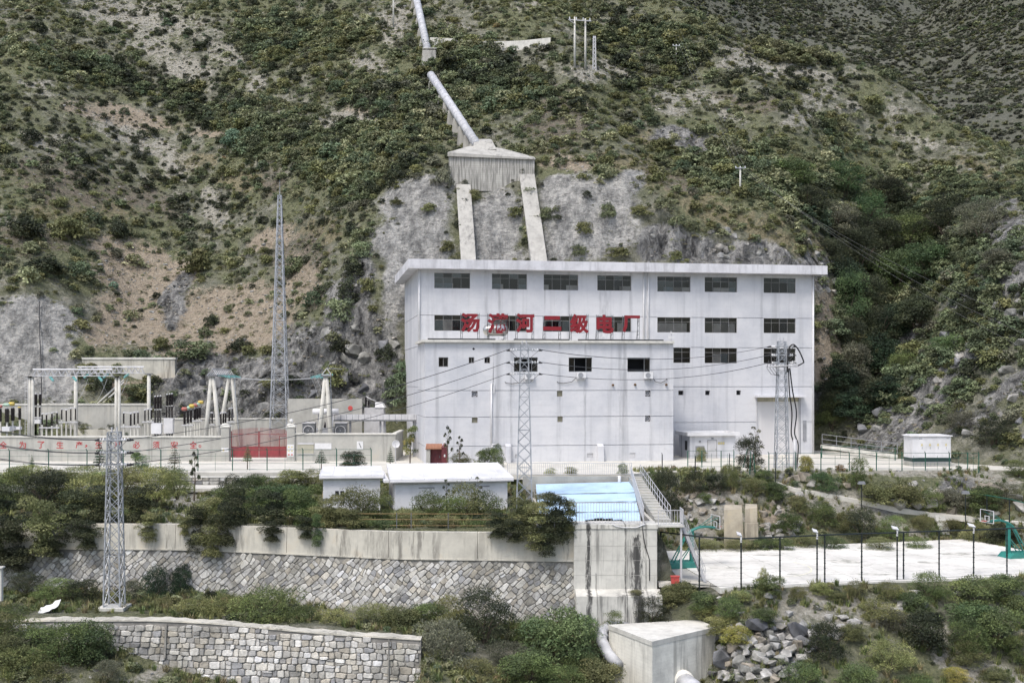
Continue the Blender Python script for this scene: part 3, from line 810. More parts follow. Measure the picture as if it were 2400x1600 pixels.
# roller door: slats, header, jambs, canopy
x0, x1, z0, z1 = DOOR
zh = fac(1800, 941)[1]
dr = MB().box(x0, x1, 0.30, 0.34, z0, zh).build('door', M['shutter'], ph)
ns = 34
sl = MB().box(x0 + 0.02, x1 - 0.02, 0.262, 0.298, 0.012, (zh - z0) / ns - 0.018).mesh('slat', M['shutter'])
for k in range(ns):
    link('slat', sl, (0, 0, z0 + k * (zh - z0) / ns), parent=dr)
hd = MB()
for k in range(26):
    a = x0 + (x1 - x0) * k / 26
    hd.box(a, a + (x1 - x0) / 26 - 0.03, 0.20, 0.28, zh, z1)
hd.box(x0, x1, 0.281, 0.30, zh, z1)
hd.build('door_header', M['signbeige'], ph)
MB().box(x0 - 0.35, x1 + 0.42, -1.1, -0.002, z1 + 0.02, z1 + 0.26).build('door_canopy', M['roof_band'], ph)
MB().box(x1 + 0.02, x1 + 0.14, -0.06, -0.002, 0.05, z1 - 0.2).build('door_jamb', M['grey_metal'], ph)
MB().box(x0 - 0.14, x0 - 0.02, -0.06, -0.002, 0.05, z1 - 0.2).build('door_jamb', M['ltgrey_metal'], ph)
nb = rect(1881.7, 1889.5, 985, 1033)
MB().box(nb[0], nb[1], -0.08, -0.003, nb[2], nb[3]).build('notice_board', M['grey_metal'], ph)
# rain pipes
def downpipe(xl, z0, z1, yl=-0.12, r=0.09, par=None):
    return MB().tube([(xl, yl, z0), (xl, yl, z1)], r, 8).build('rain_pipe', M['white'], par or ph, True)
downpipe(0.12, ZA + 0.4, ZE - 0.02)
downpipe(fac(1508.5, 700)[0], ZA + 0.5, ZE - 0.02)
downpipe(fac(1518.7, 700)[0], ZA + 0.3, ZE - 0.02)
downpipe(LX - 0.1, 0.02, ZE - 0.02, r=0.11)

# front annex (a part of the same building)
HB = [rect(1204.6, 1260.5, 837, 871, -AP), rect(1333, 1387.9, 837.5, 871, -AP), rect(1470.6, 1524, 838, 871, -AP)]
HS = [rect(1028, 1050.7, 837, 859.6, -AP), rect(1098.7, 1111.6, 836.8, 850.8, -AP), rect(1135.5, 1148.8, 837, 851, -AP)]
FAN = [rect(1105.5, 1119.5, 916, 929.8, -AP), rect(1512.5, 1524.8, 914.5, 928.8, -AP), rect(1512, 1524.8, 973.4, 987.3, -AP)]
LOUV = [rect(1305.4, 1318.4, 915, 929, -AP), rect(1105.9, 1119.5, 977.5, 990.7, -AP), rect(1306.5, 1319, 975, 988.7, -AP)]
LOWV = [rect(1207, 1216, 1064, 1074, -AP), rect(1376, 1390, 1062, 1072, -AP), rect(1476, 1489, 1061, 1073, -AP)]
AGR = [fac(1280, y, -AP)[1] for y in (914.7, 976.0, 1043.5)]
ah = [w + (0.35, False) for w in HB + HS] + [w + (0.35, True) for w in FAN + LOUV] + [w + (0.12, True) for w in LOWV]
for z in AGR: ah += split_groove(z, ah[:], 0.0, AX)
mb = MB()
panel(mb, (0, -AP, 0), (1, 0, 0), (0, -1, 0), 0, AX, -0.6, ZA, ah)
panel(mb, (0, 0, 0), (0, -1, 0), (-1, 0, 0), 0, AP, -0.6, ZA, [(0, AP, z - 0.03, z + 0.03, 0.09, True) for z in AGR])
panel(mb, (AX, -AP, 0), (0, 1, 0), (1, 0, 0), 0, AP, -0.6, ZA, [])
mb.build('annex_wall', M['facade'], ph)
MB().box(-0.35, AX + 0.03, -AP - 0.35, 0.0 - 0.004, ZA, ZA + 0.26).build('annex_roof', M['coping'], ph)
mb = MB()
for (a, b) in ((0.3, 7.5), (9.5, 15.5), (16.5, 26)):
    mb.box(a, b, -AP - 0.1, -AP + 0.12, ZA + 0.262, ZA + 0.40)
mb.build('roof_cable_tray', M['black'], ph)
def awin(w, cols, trans, opened=(), boards=()):
    """window in the annex front: built in the annex plane"""
    x0, x1, z0, z1 = w
    t = 0.06
    y = -AP + 0.14
    f = MB()
    f.box(x0, x1, y, y + 0.06, z0, z0 + t); f.box(x0, x1, y, y + 0.06, z1 - t, z1)
    f.box(x0, x0 + t, y + .001, y + 0.061, z0 + t, z1 - t); f.box(x1 - t, x1, y + .001, y + 0.061, z0 + t, z1 - t)
    cw = (x1 - x0) / cols
    for k in range(1, cols):
        if k - 1 in opened and k in opened: continue
        f.box(x0 + k * cw - t / 2, x0 + k * cw + t / 2, y + .002, y + .058, z0 + t, z1 - t)
    win = f.build('window', M['frame'] if cols < 3 else M['steel_dark'], ph)
    for k in range(cols):
        if k in opened: continue
        MB().box(x0 + k * cw + t / 2, x0 + (k + 1) * cw - t / 2, y + .024, y + .034, z0 + t / 2, z1 - t / 2).build('pane', random.choice(GLASSES), win)
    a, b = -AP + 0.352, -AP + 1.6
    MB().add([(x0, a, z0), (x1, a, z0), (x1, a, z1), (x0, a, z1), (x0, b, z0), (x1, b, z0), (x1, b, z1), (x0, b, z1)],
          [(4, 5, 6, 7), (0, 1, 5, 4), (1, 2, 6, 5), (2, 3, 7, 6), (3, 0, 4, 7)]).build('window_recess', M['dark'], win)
awin(HB[0], 4, 0, (1, 2)); awin(HB[1], 4, 0, (1, 2)); awin(HB[2], 4, 0, (0, 1, 2))
awin(HS[0], 2, 0); awin(HS[1], 2, 0); awin(HS[2], 2, 0, (0,))
for w in FAN:
    cx, cz, r = (w[0] + w[1]) / 2, (w[2] + w[3]) / 2, (w[1] - w[0]) / 2 - 0.03
    fb = MB().box(w[0] + .01, w[1] - .01, -AP + 0.25, -AP + 0.29, w[2] + .01, w[3] - .01).build('wall_fan', M['black'], ph)
    ring = [(cx + r * .92 * math.cos(a), -AP + 0.2, cz + r * .92 * math.sin(a)) for a in np.linspace(0, 2 * math.pi, 17)]
    MB().tube(ring, 0.035, 5, cap=False).build('fan_ring', M['ltgrey_metal'], fb)
    mb = MB().lathe((cx, -AP + .17, cz), [(0.09, 0), (0.09, 0.06)], 8, 'Y')
    for k in range(5):
        a = k * 2 * math.pi / 5
        d, e = Vector((math.cos(a), 0, math.sin(a))), Vector((-math.sin(a), 0, math.cos(a)))
        c = Vector((cx, -AP + .22, cz))
        mb.add([c + d * .07 - e * .04, c + d * r * .8 - e * .12 + Vector((0, .03, 0)), c + d * r * .8 + e * .08, c + d * .07 + e * .05], [(0, 1, 2, 3)])
    mb.build('fan_blades', M['grey_metal'], fb)
for w in LOUV:
    lv = MB().box(w[0] + .01, w[1] - .01, -AP + .28, -AP + .31, w[2] + .01, w[3] - .01).build('louvre', M['signbeige'], ph)
    n = 6
    mb = MB()
    for k in range(n):
        z = w[2] + (w[3] - w[2]) * (k + .5) / n
        mb.bar((w[0] + .02, -AP + .2, z), (w[1] - .02, -AP + .2, z), 0.10, 0.025, (0, .7, .7))
    mb.build('louvre_slats', M['signbeige'], lv)
for w in LOWV: MB().box(w[0] + .02, w[1] - .02, -AP + .07, -AP + .10, w[2] + .02, w[3] - .02).build('vent_cover', M['ltgrey_metal'], ph)
for p0, p1 in ((1185, 1198), (1401, 1415)):
    x0, zt = fac(p0, 1040, -AP - 0.4); x1, _ = fac(p1, 1040, -AP - 0.4)
    MB().add([(x0, -AP - .5, -.1), (x1, -AP - .5, -.1), (x1, -AP - .004, -.1), (x0, -AP - .004, -.1), (x0, -AP - .5, zt - .25), (x1, -AP - .5, zt - .25), (x1, -AP - .004, zt), (x0, -AP - .004, zt)],
             [(4, 5, 6, 7), (0, 1, 5, 4), (1, 2, 6, 5), (3, 0, 4, 7)]).build('buttress', M['facade'], ph)
# drain pipe with bends
xp, zt = fac(1151.8, 900, -AP - .12)
zb = fac(1151.8, 1043, -AP - .12)[1]
yp = -AP - .13
MB().tube([(xp, yp, zb + .15), (xp, yp, zt)], .085, 8).build('drain_pipe', M['white'], ph, True)
MB().tube([(xp, yp, zb + .2), (xp + .1, yp, zb + .05), (xp + .65, yp, zb + .2)], .085, 8).build('drain_pipe', M['white'], ph, True)
MB().tube([(xp, yp, zb - .05), (xp + .2, yp, zb - .28), (xp + .55, yp, zb - .22)], .08, 8).build('drain_pipe', M['white'], ph, True)
MB().tube([(xp, yp, zt - .4), (xp, yp, zt + .1), (xp + .28, yp, zt + .1), (xp + .30, yp, zt - .9), (xp + .05, yp, zt - .9)], .06, 8).build('drain_pipe', M['white'], ph, True)
MB().tube([(xp + .2, -AP - .02, zt + .1), (xp + .22, -AP - .02, ZA - .05)], .03, 6).build('wall_conduit', M['ltgrey_metal'], ph, True)
for px_, py_ in ((1436, 902), (1488, 901), (1561, 901)):
    q = fac(px_, py_, -AP)
    MB().tube([(q[0], -AP + .02, q[1]), (q[0], -AP - .22, q[1])], .13, 8).build('pipe_stub', pm('rust', (.16, .09, .04), (.08, .05, .03), 4), ph, True)
q = fac(1110, 817.5, -AP)
MB().prism([(q[0] - .15, -AP - .012, q[1]), (q[0], -AP - .012, q[1] - .15), (q[0] + .15, -AP - .012, q[1]), (q[0], -AP - .012, q[1] + .15)], (0, .008, 0)).build('vent_hole', M['black'], ph)

# cable bridge leaving the west wall (its own thing)
# ---- things fixed to or standing on the power house, each on its own
def on_house(name, label, cat, xl, yl, z, group=None):
    o = thing(name, label, cat, bw(xl, yl, z), TH, group)
    return o
acs = [(1350, 1371.5, 871.5, 887, 'white air conditioner below the middle annex window', -1), (1507.8, 1528, 871.5, 887, 'white air conditioner below the window nearest the annex corner', 1), (1229, 1250, 872, 888, 'white air conditioner half hidden behind the lattice pylon', -1)]
for p0, p1, y0, y1, lab, sgn in acs:
    a, b, c, d = rect(p0, p1, y0, y1, -AP)
    w, h = b - a, d - c
    t = on_house('air_conditioner', lab, 'air conditioner', a, -AP - .03, c, 'air conditioners on the annex')
    MB().box(0, w, -.42, -.06, 0, h).build('casing', M['white'], t)
    ring = [(w * .42 + h * .40 * math.cos(k), -.43, h / 2 + h * .40 * math.sin(k)) for k in np.linspace(0, 2 * math.pi, 19)]
    MB().lathe((w * .42, -.422, h / 2), [(h * .40, -.004), (h * .40, -.02), (.02, -.025)], 18, 'Y').build('fan_grille', M['grey_metal'], t)
    MB().tube(ring, .02, 5, cap=False).build('grille_ring', M['ltgrey_metal'], t)
    for xx in (.12, w - .12):
        MB().bar((xx, -.45, -.03), (xx, -.02, -.03), .05).bar((xx, -.42, -.04), (xx, -.03, -.32), .04).build('bracket', M['ltgrey_metal'], t)
    if sgn < 0: pts = [(0, -.2, .1), (-.5, -.1, -.35), (-1.4, -.08, -.5), (-2.0, -.05, -.42), (-2.1, -.03, -.3)]
    else: pts = [(w, -.2, .1), (w + .4, -.1, -.35), (w + 1.0, -.08, -.45), (w + 1.6, -.05, -.15), (w + 1.7, -.03, 0)]
    MB().tube(pts, .03, 6).build('hose', M['black'], t, True)
# rooftop characters
CH = '汤满河二级电厂'
BOX = [(1079.3, 1124.2, 733.2, 778.5), (1142.3, 1190.7, 734, 781), (1208.7, 1252, 734, 779.2), (1272.8, 1315, 740, 774.2), (1335.4, 1379.7, 735.6, 781), (1397.7, 1437.6, 737.3, 781), (1459, 1499.3, 739, 778.6)]
NTH = ['first', 'second', 'third', 'fourth', 'fifth', 'sixth', 'last']
YL = -AP + 1.3
for ch, bx_, g, nth in zip(CH, BOX, glyph(CH, 0.030, 0.05), NTH):
    a, b, c, d = rect(*bx_, YL)
    t = on_house('sign_character', nth + ' large red character from the west in the rooftop sign', 'sign', (a + b) / 2, YL, ZA + .26, 'red rooftop characters')
    w, zb, ztop = (b - a), c - ZA - .26, d - ZA - .26
    if ch == '二':
        mb = MB().box(-w / 2 + .15, w / 2 - .15, -.14, 0, ztop - .42, ztop).box(-w / 2, w / 2, -.14, 0, zb, zb + .42)
        mb.build('character', M['red'], t)
    else:
        e_ = .022
        mb = fit_glyph(g, -w / 2 + e_, w / 2 - e_, zb + e_, ztop - e_, 0, .14)
        for sx, sz, sy in ((1, 0, .003), (-1, 0, .006), (0, 1, .009), (0, -1, .012)):
            m2 = fit_glyph(g, -w / 2 + e_ + sx * e_, w / 2 - e_ + sx * e_, zb + e_ + sz * e_, ztop - e_ + sz * e_, -sy, .14)
            mb.add(m2.v, m2.f)
        mb.build('character', M['red'], t)
    for sx in (-1, 1):
        xx = sx * (w / 2 - .12)
        mb = MB()
        for dx in (-.10, .10): mb.bar((xx + dx, .1, 0), (xx + dx, .1, ztop), .045)
        mb.bar((xx, .95, 0), (xx, .12, ztop * .9), .045)
        for k in range(6):
            z = ztop * (k + .5) / 6
            mb.bar((xx - .1, .1, z - .1), (xx + .1, .1, z + .15), .03)
        mb.build('support_frame', M['steel_dark'], t)
    MB().bar((-w / 2, .1, zb + .1), (w / 2, .1, zb + .1), .045).bar((-w / 2, .1, ztop - .15), (w / 2, .1, ztop - .15), .045).build('cross_rail', M['steel_dark'], t)
# water tank on the annex roof
a, b, c, d = rect(1132, 1191.7, 760.5, 787, -AP + 3.2)
t = on_house('water_tank', 'cylindrical stainless steel water tank lying on the annex roof', 'tank', (a + b) / 2, -AP + 3.2, ZA + .26)
L2, R = (b - a) / 2, (d - c) / 2
cz = (c + d) / 2 - ZA - .26
MB().lathe((0, 0, cz), [(R * .25, -L2), (R * .75, -L2 + .15), (R, -L2 + .5), (R, L2 - .5), (R * .75, L2 - .15), (R * .25, L2)], 20, 'X').build('tank_body', M['stainless'], t, True)
for sx in (-.6, .6):
    MB().box(sx * L2 - .06, sx * L2 + .06, -R * .7, R * .7, 0, max(cz - R * .75, .1)).build('saddle', M['steel_dark'], t)
MB().tube([(-L2 * .9, -R, .1), (-L2 * .6, -R * .9, .35), (-L2 * .3, -R, .08)], .04, 6).build('outlet_pipe', M['white'], t, True)
# small bits on the roof edge
fl = [(1175, 796, 'small white floodlight on the annex roof below the second character'), (1414, 797, 'small white floodlight on the annex roof below the sixth character')]
for px_, py_, lab in fl:
    a, c = fac(px_, py_, -AP + .2)
    t = on_house('floodlight', lab, 'floodlight', a, -AP + .2, ZA + .262, 'roof floodlights')
    MB().box(-.22, .22, -.12, .0, .12, .42).build('lamp_head', M['signwhite'], t)
    MB().box(-.03, .03, -.08, -.02, 0, .12).build('bracket', M['steel_dark'], t)
a, c = fac(1581.5, 796, -AP)
t = on_house('roof_antenna', 'small white antenna cluster at the corner of the annex roof', 'antenna', AX - .15, -AP + .3, ZA + .262)
MB().tube([(0, 0, 0), (0, 0, 1.1)], .04, 6).build('mast', M['ltgrey_metal'], t, True)
MB().box(-.3, .35, -.1, .1, .25, .55).box(-.1, .3, -.12, .08, .75, .95).build('antenna_head', M['signwhite'], t)
# ---------------------------------------------------------------- rubble walls
def courses(u0, u1, v0, v1, hs, ws, r):
    """rough courses of fitted blocks as polygons in wall coordinates"""
    out = []
    v = v0
    wob = lambda u, v_: .05 * math.sin(u * 2.1 + v_ * 5) + .04 * math.sin(u * 4.7 + v_ * 11)
    while v < v1:
        h = r.uniform(*hs)
        u = u0 + r.uniform(-.5, 0)
        sl = r.uniform(-.05, .05)
        while u < u1:
            w = r.uniform(*ws)
            sr = r.uniform(-.07, .07)
            lo, hi = (lambda q: v + wob(q, v)), (lambda q: v + h + wob(q, v + h))
            k = r.random()
            if k < .14 and h > .34:
                m_ = r.uniform(.4, .6)
                q = [(u, lo(u)), (u + w, lo(u + w)), (u + w + sr * .5, lo(u) + h * m_), (u + sl * .5, lo(u) + h * m_ + r.uniform(-.04, .04))]
                out.append(q)
                out.append([q[3], q[2], (u + w + sr, hi(u + w)), (u + sl, hi(u))])
            else:
                p = [(u, lo(u)), (u + w, lo(u + w)), (u + w + sr, hi(u + w)), (u + sl, hi(u))]
                if k > .6:                                   # a knocked-off or bulging corner
                    c = r.randrange(4)
                    a, b, d = p[c], p[(c + 1) % 4], p[c - 1]
                    p[c:c + 1] = [(a[0] * .72 + d[0] * .28, a[1] * .72 + d[1] * .28), (a[0] * .72 + b[0] * .28, a[1] * .72 + b[1] * .28)]
                out.append(p)
            u += w
            sl = sr
        v += h
    return out
STONE_COL = [(.43, .42, .385), (.47, .455, .41), (.37, .365, .35), (.55, .54, .505), (.46, .435, .38), (.43, .40, .34), (.31, .312, .315), (.60, .59, .56), (.39, .38, .35), (.51, .49, .44), (.57, .56, .53), (.45, .445, .43)]
def stone_mesh(mb, poly, to3, gap, proud, r):
    n = len(poly)
    cx, cy = sum(p[0] for p in poly) / n, sum(p[1] for p in poly) / n
    size = math.sqrt(max(abs(sum(poly[i][0] * poly[(i + 1) % n][1] - poly[(i + 1) % n][0] * poly[i][1] for i in range(n)) / 2), 1e-4))
    k0 = max(1 - 2 * gap / size, .5)
    # cut the sharpest corners so that stones look worn
    pts = []
    for i in range(n):
        a, b, c = poly[i - 1], poly[i], poly[(i + 1) % n]
        pts.append((b[0] * .86 + a[0] * .14, b[1] * .86 + a[1] * .14))
        pts.append((b[0] * .86 + c[0] * .14, b[1] * .86 + c[1] * .14))
    pts = [(cx + (p[0] - cx) * k0 * r.uniform(.95, 1.03), cy + (p[1] - cy) * k0 * r.uniform(.95, 1.03)) for p in pts]
    m = len(pts)
    pr = proud * r.uniform(.5, 1.5)
    tx, tz = r.uniform(-.06, .06), r.uniform(-.05, .05)
    v = [to3(p[0], p[1], -0.02) for p in pts]
    v += [to3(cx + (p[0] - cx) * .94, cy + (p[1] - cy) * .94, pr * .75) for p in pts]
    v += [to3(cx + (p[0] - cx) * .82, cy + (p[1] - cy) * .82, pr + (p[0] - cx) * tx + (p[1] - cy) * tz) for p in pts]
    f = []
    for ring in (0, 1):
        for i in range(m):
            f.append((ring * m + i, ring * m + (i + 1) % m, (ring + 1) * m + (i + 1) % m, (ring + 1) * m + i))
    f.append(tuple(2 * m + i for i in range(m)))
    c = r.choice(STONE_COL)
    k = r.uniform(.85, 1.45)
    mb.add(v, f, tuple(min(x * k, .8) for x in c))
    return size
def stone_wall(parent, polys, inside, to3, gap=.028, proud=.09, seed=1, visible=None):
    """the 300 stones that show largest are parts of their own, the remainder is one part"""
    r = random.Random(seed)
    lst = []
    for poly in polys:
        cx, cy = sum(p[0] for p in poly) / len(poly), sum(p[1] for p in poly) / len(poly)
        if not inside(cx, cy): continue
        if len(poly) < 3: continue
        mb = MB()
        sz = stone_mesh(mb, poly, to3, gap, proud, r)
        lst.append((sz * (1.0 if visible is None or visible(cx, cy) else .3), mb, to3(cx, cy, 0)))
    lst.sort(key=lambda q: -q[0])
    for sz, mb, c in lst[:300]: mb.build('stone', M['stone'], parent)
    rest = MB()
    for sz, mb, c in lst[300:]:
        o = len(rest.v)
        rest.v += mb.v
        rest.f += [tuple(i + o for i in f) for f in mb.f]
        rest.c += mb.c
        rest.mi += mb.mi
    if rest.v: rest.build('small_stones', M['stone'], parent, kind='stuff')
def poly_len(pl):
    s = [0.0]
    for a, b in zip(pl, pl[1:]): s.append(s[-1] + math.hypot(b[0] - a[0], b[1] - a[1]))
    return s
def wall_frame(pl, batter):
    S = poly_len(pl)
    xs, ys = [p[0] for p in pl], [p[1] for p in pl]
    def to3(s, t, out):
        x, y = float(np.interp(s, S, xs)), float(np.interp(s, S, ys))
        k = min(max(int(np.searchsorted(S, s)) - 1, 0), len(pl) - 2)
        dx, dy = xs[k + 1] - xs[k], ys[k + 1] - ys[k]
        L = math.hypot(dx, dy)
        return Vector((x + dy / L * out, y - dx / L * out - (-t) * 0 + batter * t, t))
    return S, to3
def strip(mb, to3, S0, S1, tb, tt, out, th, n=40):
    """a wall body between heights tb(s) and tt(s)"""
    ss = np.linspace(S0, S1, n)
    for a, b in zip(ss, ss[1:]):
        q = [to3(a, tb(a), out), to3(b, tb(b), out), to3(b, tt(b), out), to3(a, tt(a), out)]
        back = [v + Vector((0, th, 0)) for v in q]
        mb.add(q + back, [(0, 1, 2, 3), (7, 6, 5, 4), (3, 2, 6, 7), (0, 4, 5, 1)] + ([(0, 3, 7, 4)] if a == S0 else []) + ([(1, 5, 6, 2)] if b == S1 else []))

# upper wall: rubble below, cast concrete band above
UW = [(-46, 90.2), (-24.75, 89.7), (-8.4, 86.9), (4.5, 86.7)]
S, to3 = wall_frame(UW, 0.10)
SM = S[-1]
xs_ = lambda s: float(np.interp(s, S, [p[0] for p in UW]))
joint = lambda s: float(np.interp(xs_(s), [-46, -25, -20, -8, 5], [-3.75, -3.85, -3.9, -4.12, -4.25]))
topz = lambda s: float(np.interp(xs_(s), [-46, -24, -8.4, 5], [-2.0, -2.0, -2.2, -2.27]))
bot = lambda s: -9.9
uw = thing('retaining_wall', 'upper retaining wall of diagonal rubble stone with cast concrete band on top', 'wall', (-15, 88.5, -8))
mb = MB(); strip(mb, to3, 0, SM, bot, joint, 0, .7); mb.build('wall_core', M['mortar'], uw)
ss = [0, (S[1]) * .50, S[1] * .98, S[1] + (S[2] - S[1]) * .5, S[2] * .985, S[2] + 5.9, SM]
for a, b in zip(ss, ss[1:]):
    mb = MB(); strip(mb, to3, a + .015, b - .015, lambda s: joint(s) + .003, topz, .06, .55, 12); mb.build('concrete_band', M['band_conc'], uw)
mb = MB(); strip(mb, to3, 0, SM, lambda s: joint(s) - .06, lambda s: joint(s) + .04, .11, .3); mb.build('ledge', M['band_conc'], uw)
seeds = []
rr = random.Random(5)
a45 = math.radians(45)
polys = []
for p in courses(-14, 50, -42, 42, (.24, .46), (.26, .78), rr):
    q = [(a * math.cos(a45) - b * math.sin(a45), -6.5 + a * math.sin(a45) + b * math.cos(a45)) for a, b in p]
    polys.append([(a + .10 * math.sin(b * 1.7 + a * .35) + .07 * math.sin(b * 3.9 + a), b + .08 * math.sin(a * .8 + b * .6) + .06 * math.sin(a * 2.3)) for a, b in q])
polys = [p for p in polys if -1 < p[0][0] < SM + 1 and -10.6 < p[0][1] < -3.0]
def vis_up(s, t):
    x = xs_(s)
    return t > float(np.interp(x, [-46, -37, -33, -25, -15, -9, 5], [-3.2, -4.2, -6.0, -7.0, -7.6, -8.2, -8.8]))
stone_wall(uw, polys, lambda s, t: 0 < s < SM and -9.6 < t < joint(s) - .18, to3, .014, .06, 3, vis_up)

# lower wall: coursed, blocky stones with a pale capping
LW = [(-46, 81.9), (-31, 81.2), (-22, 80.6), (-5.9, 78.7)]
S2, to3b = wall_frame(LW, 0.14)
SM2 = S2[-1]
xs2 = lambda s: float(np.interp(s, S2, [p[0] for p in LW]))
top2 = lambda s: float(np.interp(xs2(s), [-46, -31, -24, -20, -12, -5.9], [-7.9, -7.35, -7.25, -7.35, -7.85, -8.05]))
lw = thing('retaining_wall', 'lower retaining wall of pale blocky stones nearest the camera', 'wall', (-20, 80, -11))
mb = MB(); strip(mb, to3b, 0, SM2, lambda s: -14.0, lambda s: top2(s) - .02, 0, 1.0); mb.build('wall_core', M['mortar_pale'], lw)
mb = MB(); strip(mb, to3b, 0, SM2, lambda s: top2(s) - .03, lambda s: top2(s) + .06 + .03 * math.sin(s * 1.7) + .03 * math.sin(s * 5.3), .08, 1.1, 120); mb.build('capping', M['band_conc'], lw)
seeds = []
rr = random.Random(9)
polys = courses(-1, SM2 + 1, -13.4, -6.9, (.28, .54), (.26, .80), rr)
stone_wall(lw, polys, lambda s, t: 0.05 < s < SM2 - .05 and -13.0 < t < top2(s) - .16, to3b, .016, .11, 4, lambda s, t: t > -11.3 and xs2(s) > -33)
MB().bar(to3b(S2[2] - 1.0, top2(S2[2]) - .1, .16), to3b(S2[2] - 1.0, -9.6, .16), .12).build('drain_slot', M['mortar'], lw)
MB().bar(to3b(SM2 - 2.1, top2(SM2), .17), to3b(SM2 - 2.1, -12, .17), .10).build('drain_slot', M['mortar'], lw)

# low stone kerb wall along the lower road
kw = thing('kerb_wall', 'low stone wall along the lower road beside the saplings', 'wall', (-26, 111.6, -1))
rr = random.Random(77)
MB().box(-46, -17.5, 111.5, 111.9, -1.2, -.30).build('wall_core', M['mortar_pale'], kw)
x = -46
while x < -17.8:
    w = rr.uniform(.5, 1.0)
    for k in range(2):
        z0_ = -.98 + k * .36
        mb = MB()
        stone_mesh(mb, [(x, z0_), (x + w, z0_ + rr.uniform(-.04, .04)), (x + w, z0_ + .34), (x + rr.uniform(-.05, .05), z0_ + .34)], lambda s, t, o: Vector((s, 111.5 - o, t)), .02, .06, rr)
        mb.build('stone', M['stone'], kw)
    x += w
MB().box(-46.1, -17.4, 111.40, 112.0, -.30, -.22).build('capping', M['coping'], kw)
# ---------------------------------------------------------------- outlet tower, blue basin roof, stairs
def rail(mb, a, b, h, post=1.5, bars=(1.0, .5), r=.025):
    a, b = Vector(a), Vector(b)
    n = max(1, int(round((b - a).length / post)))
    for k in range(n + 1):
        p = a.lerp(b, k / n)
        mb.tube([p, p + Vector((0, 0, h))], r * 1.2, 6)
    for q in bars:
        mb.tube([a + Vector((0, 0, h * q)), b + Vector((0, 0, h * q))], r, 6)
def picket(parent, a, b, h, gap=.16, mat='ltgrey_metal', r=.016):
    """barred railing: frame and each bar on its own"""
    a, b = Vector(a), Vector(b)
    L = (b - a).length
    n = max(2, int(L / gap))
    mb = MB()
    mb.bar(a + Vector((0, 0, h)), b + Vector((0, 0, h)), .05).bar(a + Vector((0, 0, .12)), b + Vector((0, 0, .12)), .04)
    for k in (0, 1):
        p = a.lerp(b, k)
        mb.bar(p, p + Vector((0, 0, h + .04)), .06)
    mb.build('rail_frame', M[mat], parent)
    bar_ = MB().bar((0, 0, .1), (0, 0, h - .02), r * 2).mesh('bar', M[mat])
    off = LOC[parent]
    for k in range(1, n):
        link('bar', bar_, a.lerp(b, k / n) - off, parent=parent)

TX0, TX1, TY = XZ(1345, 86, 0).x, XZ(1540, 86, 0).x, 86.0
tw = thing('outlet_tower', 'tall stained concrete outlet tower below the blue roof', 'tower', ((TX0 + TX1) / 2, TY, -9))
TZ = EYE + (HZ - 1229) / F * 86
MB().box(TX0, TX1, TY, TY + 2.2, -9.5, TZ - .30).build('tower_wall', M['tower_conc'], tw)
MB().box(TX0 - .06, TX1 + .06, TY - .06, TY + 2.3, TZ - .298, TZ).build('top_slab', M['tower_conc'], tw)
zb = EYE + (HZ - 1397) / F * 84.6
MB().hexa([(TX0 + .1, TY - 1.5, -11), (TX1 + .25, TY - 1.5, -11), (TX1 + .25, TY - .002, -11), (TX0 + .1, TY - .002, -11)], [(TX0 + .1, TY - 1.4, zb), (TX1 + .2, TY - 1.4, zb), (TX1 + .2, TY - .002, zb + .28), (TX0 + .1, TY - .002, zb + .28)]).build('plinth', M['tower_conc'], tw)
for zz in np.arange(-6.3, TZ - .6, 1.05):
    MB().box(TX0 + .01, TX1 - .01, TY - .008, TY - .002, zz, zz + .03).build('shutter_joint', M['leg_conc'], tw)
MB().tube([P(1512, 1228, 85.9), P(1490, 1236, 85.9), P(1460, 1236, 85.9), P(1442, 1232, 85.9), P(1434, 1227, 85.9)], .035, 6).build('loose_hose', M['white'], tw, True)
MB().tube([P(1505, 1232, 85.93), P(1510, 1270, 85.93), P(1522, 1310, 85.93), P(1522, 1360, 85.93)], .03, 6).build('hanging_cable', M['black'], tw, True)

# blue sheet roof over the basin
bl = thing('basin_roof', 'pale blue sheet metal roof over the basin behind the outlet tower', 'roof', (6, 98, -2))
q00, q10, q11, q01 = P(1388, 1221, 88.6), P(1502, 1219, 88.6), P(1482, 1128, 108.6), P(1256, 1134, 109.0)
q00.x = q01.x + (q10.x - q11.x) * .2 + .1
nS = 11
for k in range(nS):
    a, b = k / nS, (k + 1) / nS - .0004
    mb = MB()
    v = [q00.lerp(q10, a), q00.lerp(q10, b), q01.lerp(q11, b), q01.lerp(q11, a)]
    if 5 <= k <= 8:                                  # torn edge at the front
        for i in (0, 1): v[i] = v[i].lerp(v[3 - i], [.03, .06, .05, .02][k - 5] + .012 * i)
    mb.prism([p - Vector((0, 0, .05)) for p in v], (0, 0, .05))
    mb.build('roof_sheet', M['bluesheet'], bl)
for k in (.18, .42, .66):
    a, b = q00.lerp(q01, k), q10.lerp(q11, k)
    n = 14
    pts = [a.lerp(b, i / n) + Vector((0, random.uniform(-.12, .12), .05)) for i in range(n + 1)]
    MB().tube(pts, [random.uniform(.015, .05) for _ in pts], 5).build('sheet_seam', M['steel_dark'], bl)
mb = MB()
mb.box(TX0 - 2.6, TX0 - 2.3, 87.4, 109.2, -4, -1.95)
mb.box(TX1 - .1, TX1 + .15, 88.3, 110, -6.5, TZ - .1)
mb.build('basin_wall', M['tower_conc'], bl)
bwz = EYE + (HZ - 1113) / F * 110
MB().box(q01.x - 1.2, q11.x + .3, 109.2, 109.6, -3, -.02).build('head_wall', M['wall_conc'], bl)
MB().tube([(q11.x - 1.2, 108.3, -.8), (q11.x - 1.2, 108.3, .12)], .14, 8).build('vent_pipe', M['white'], bl, True)

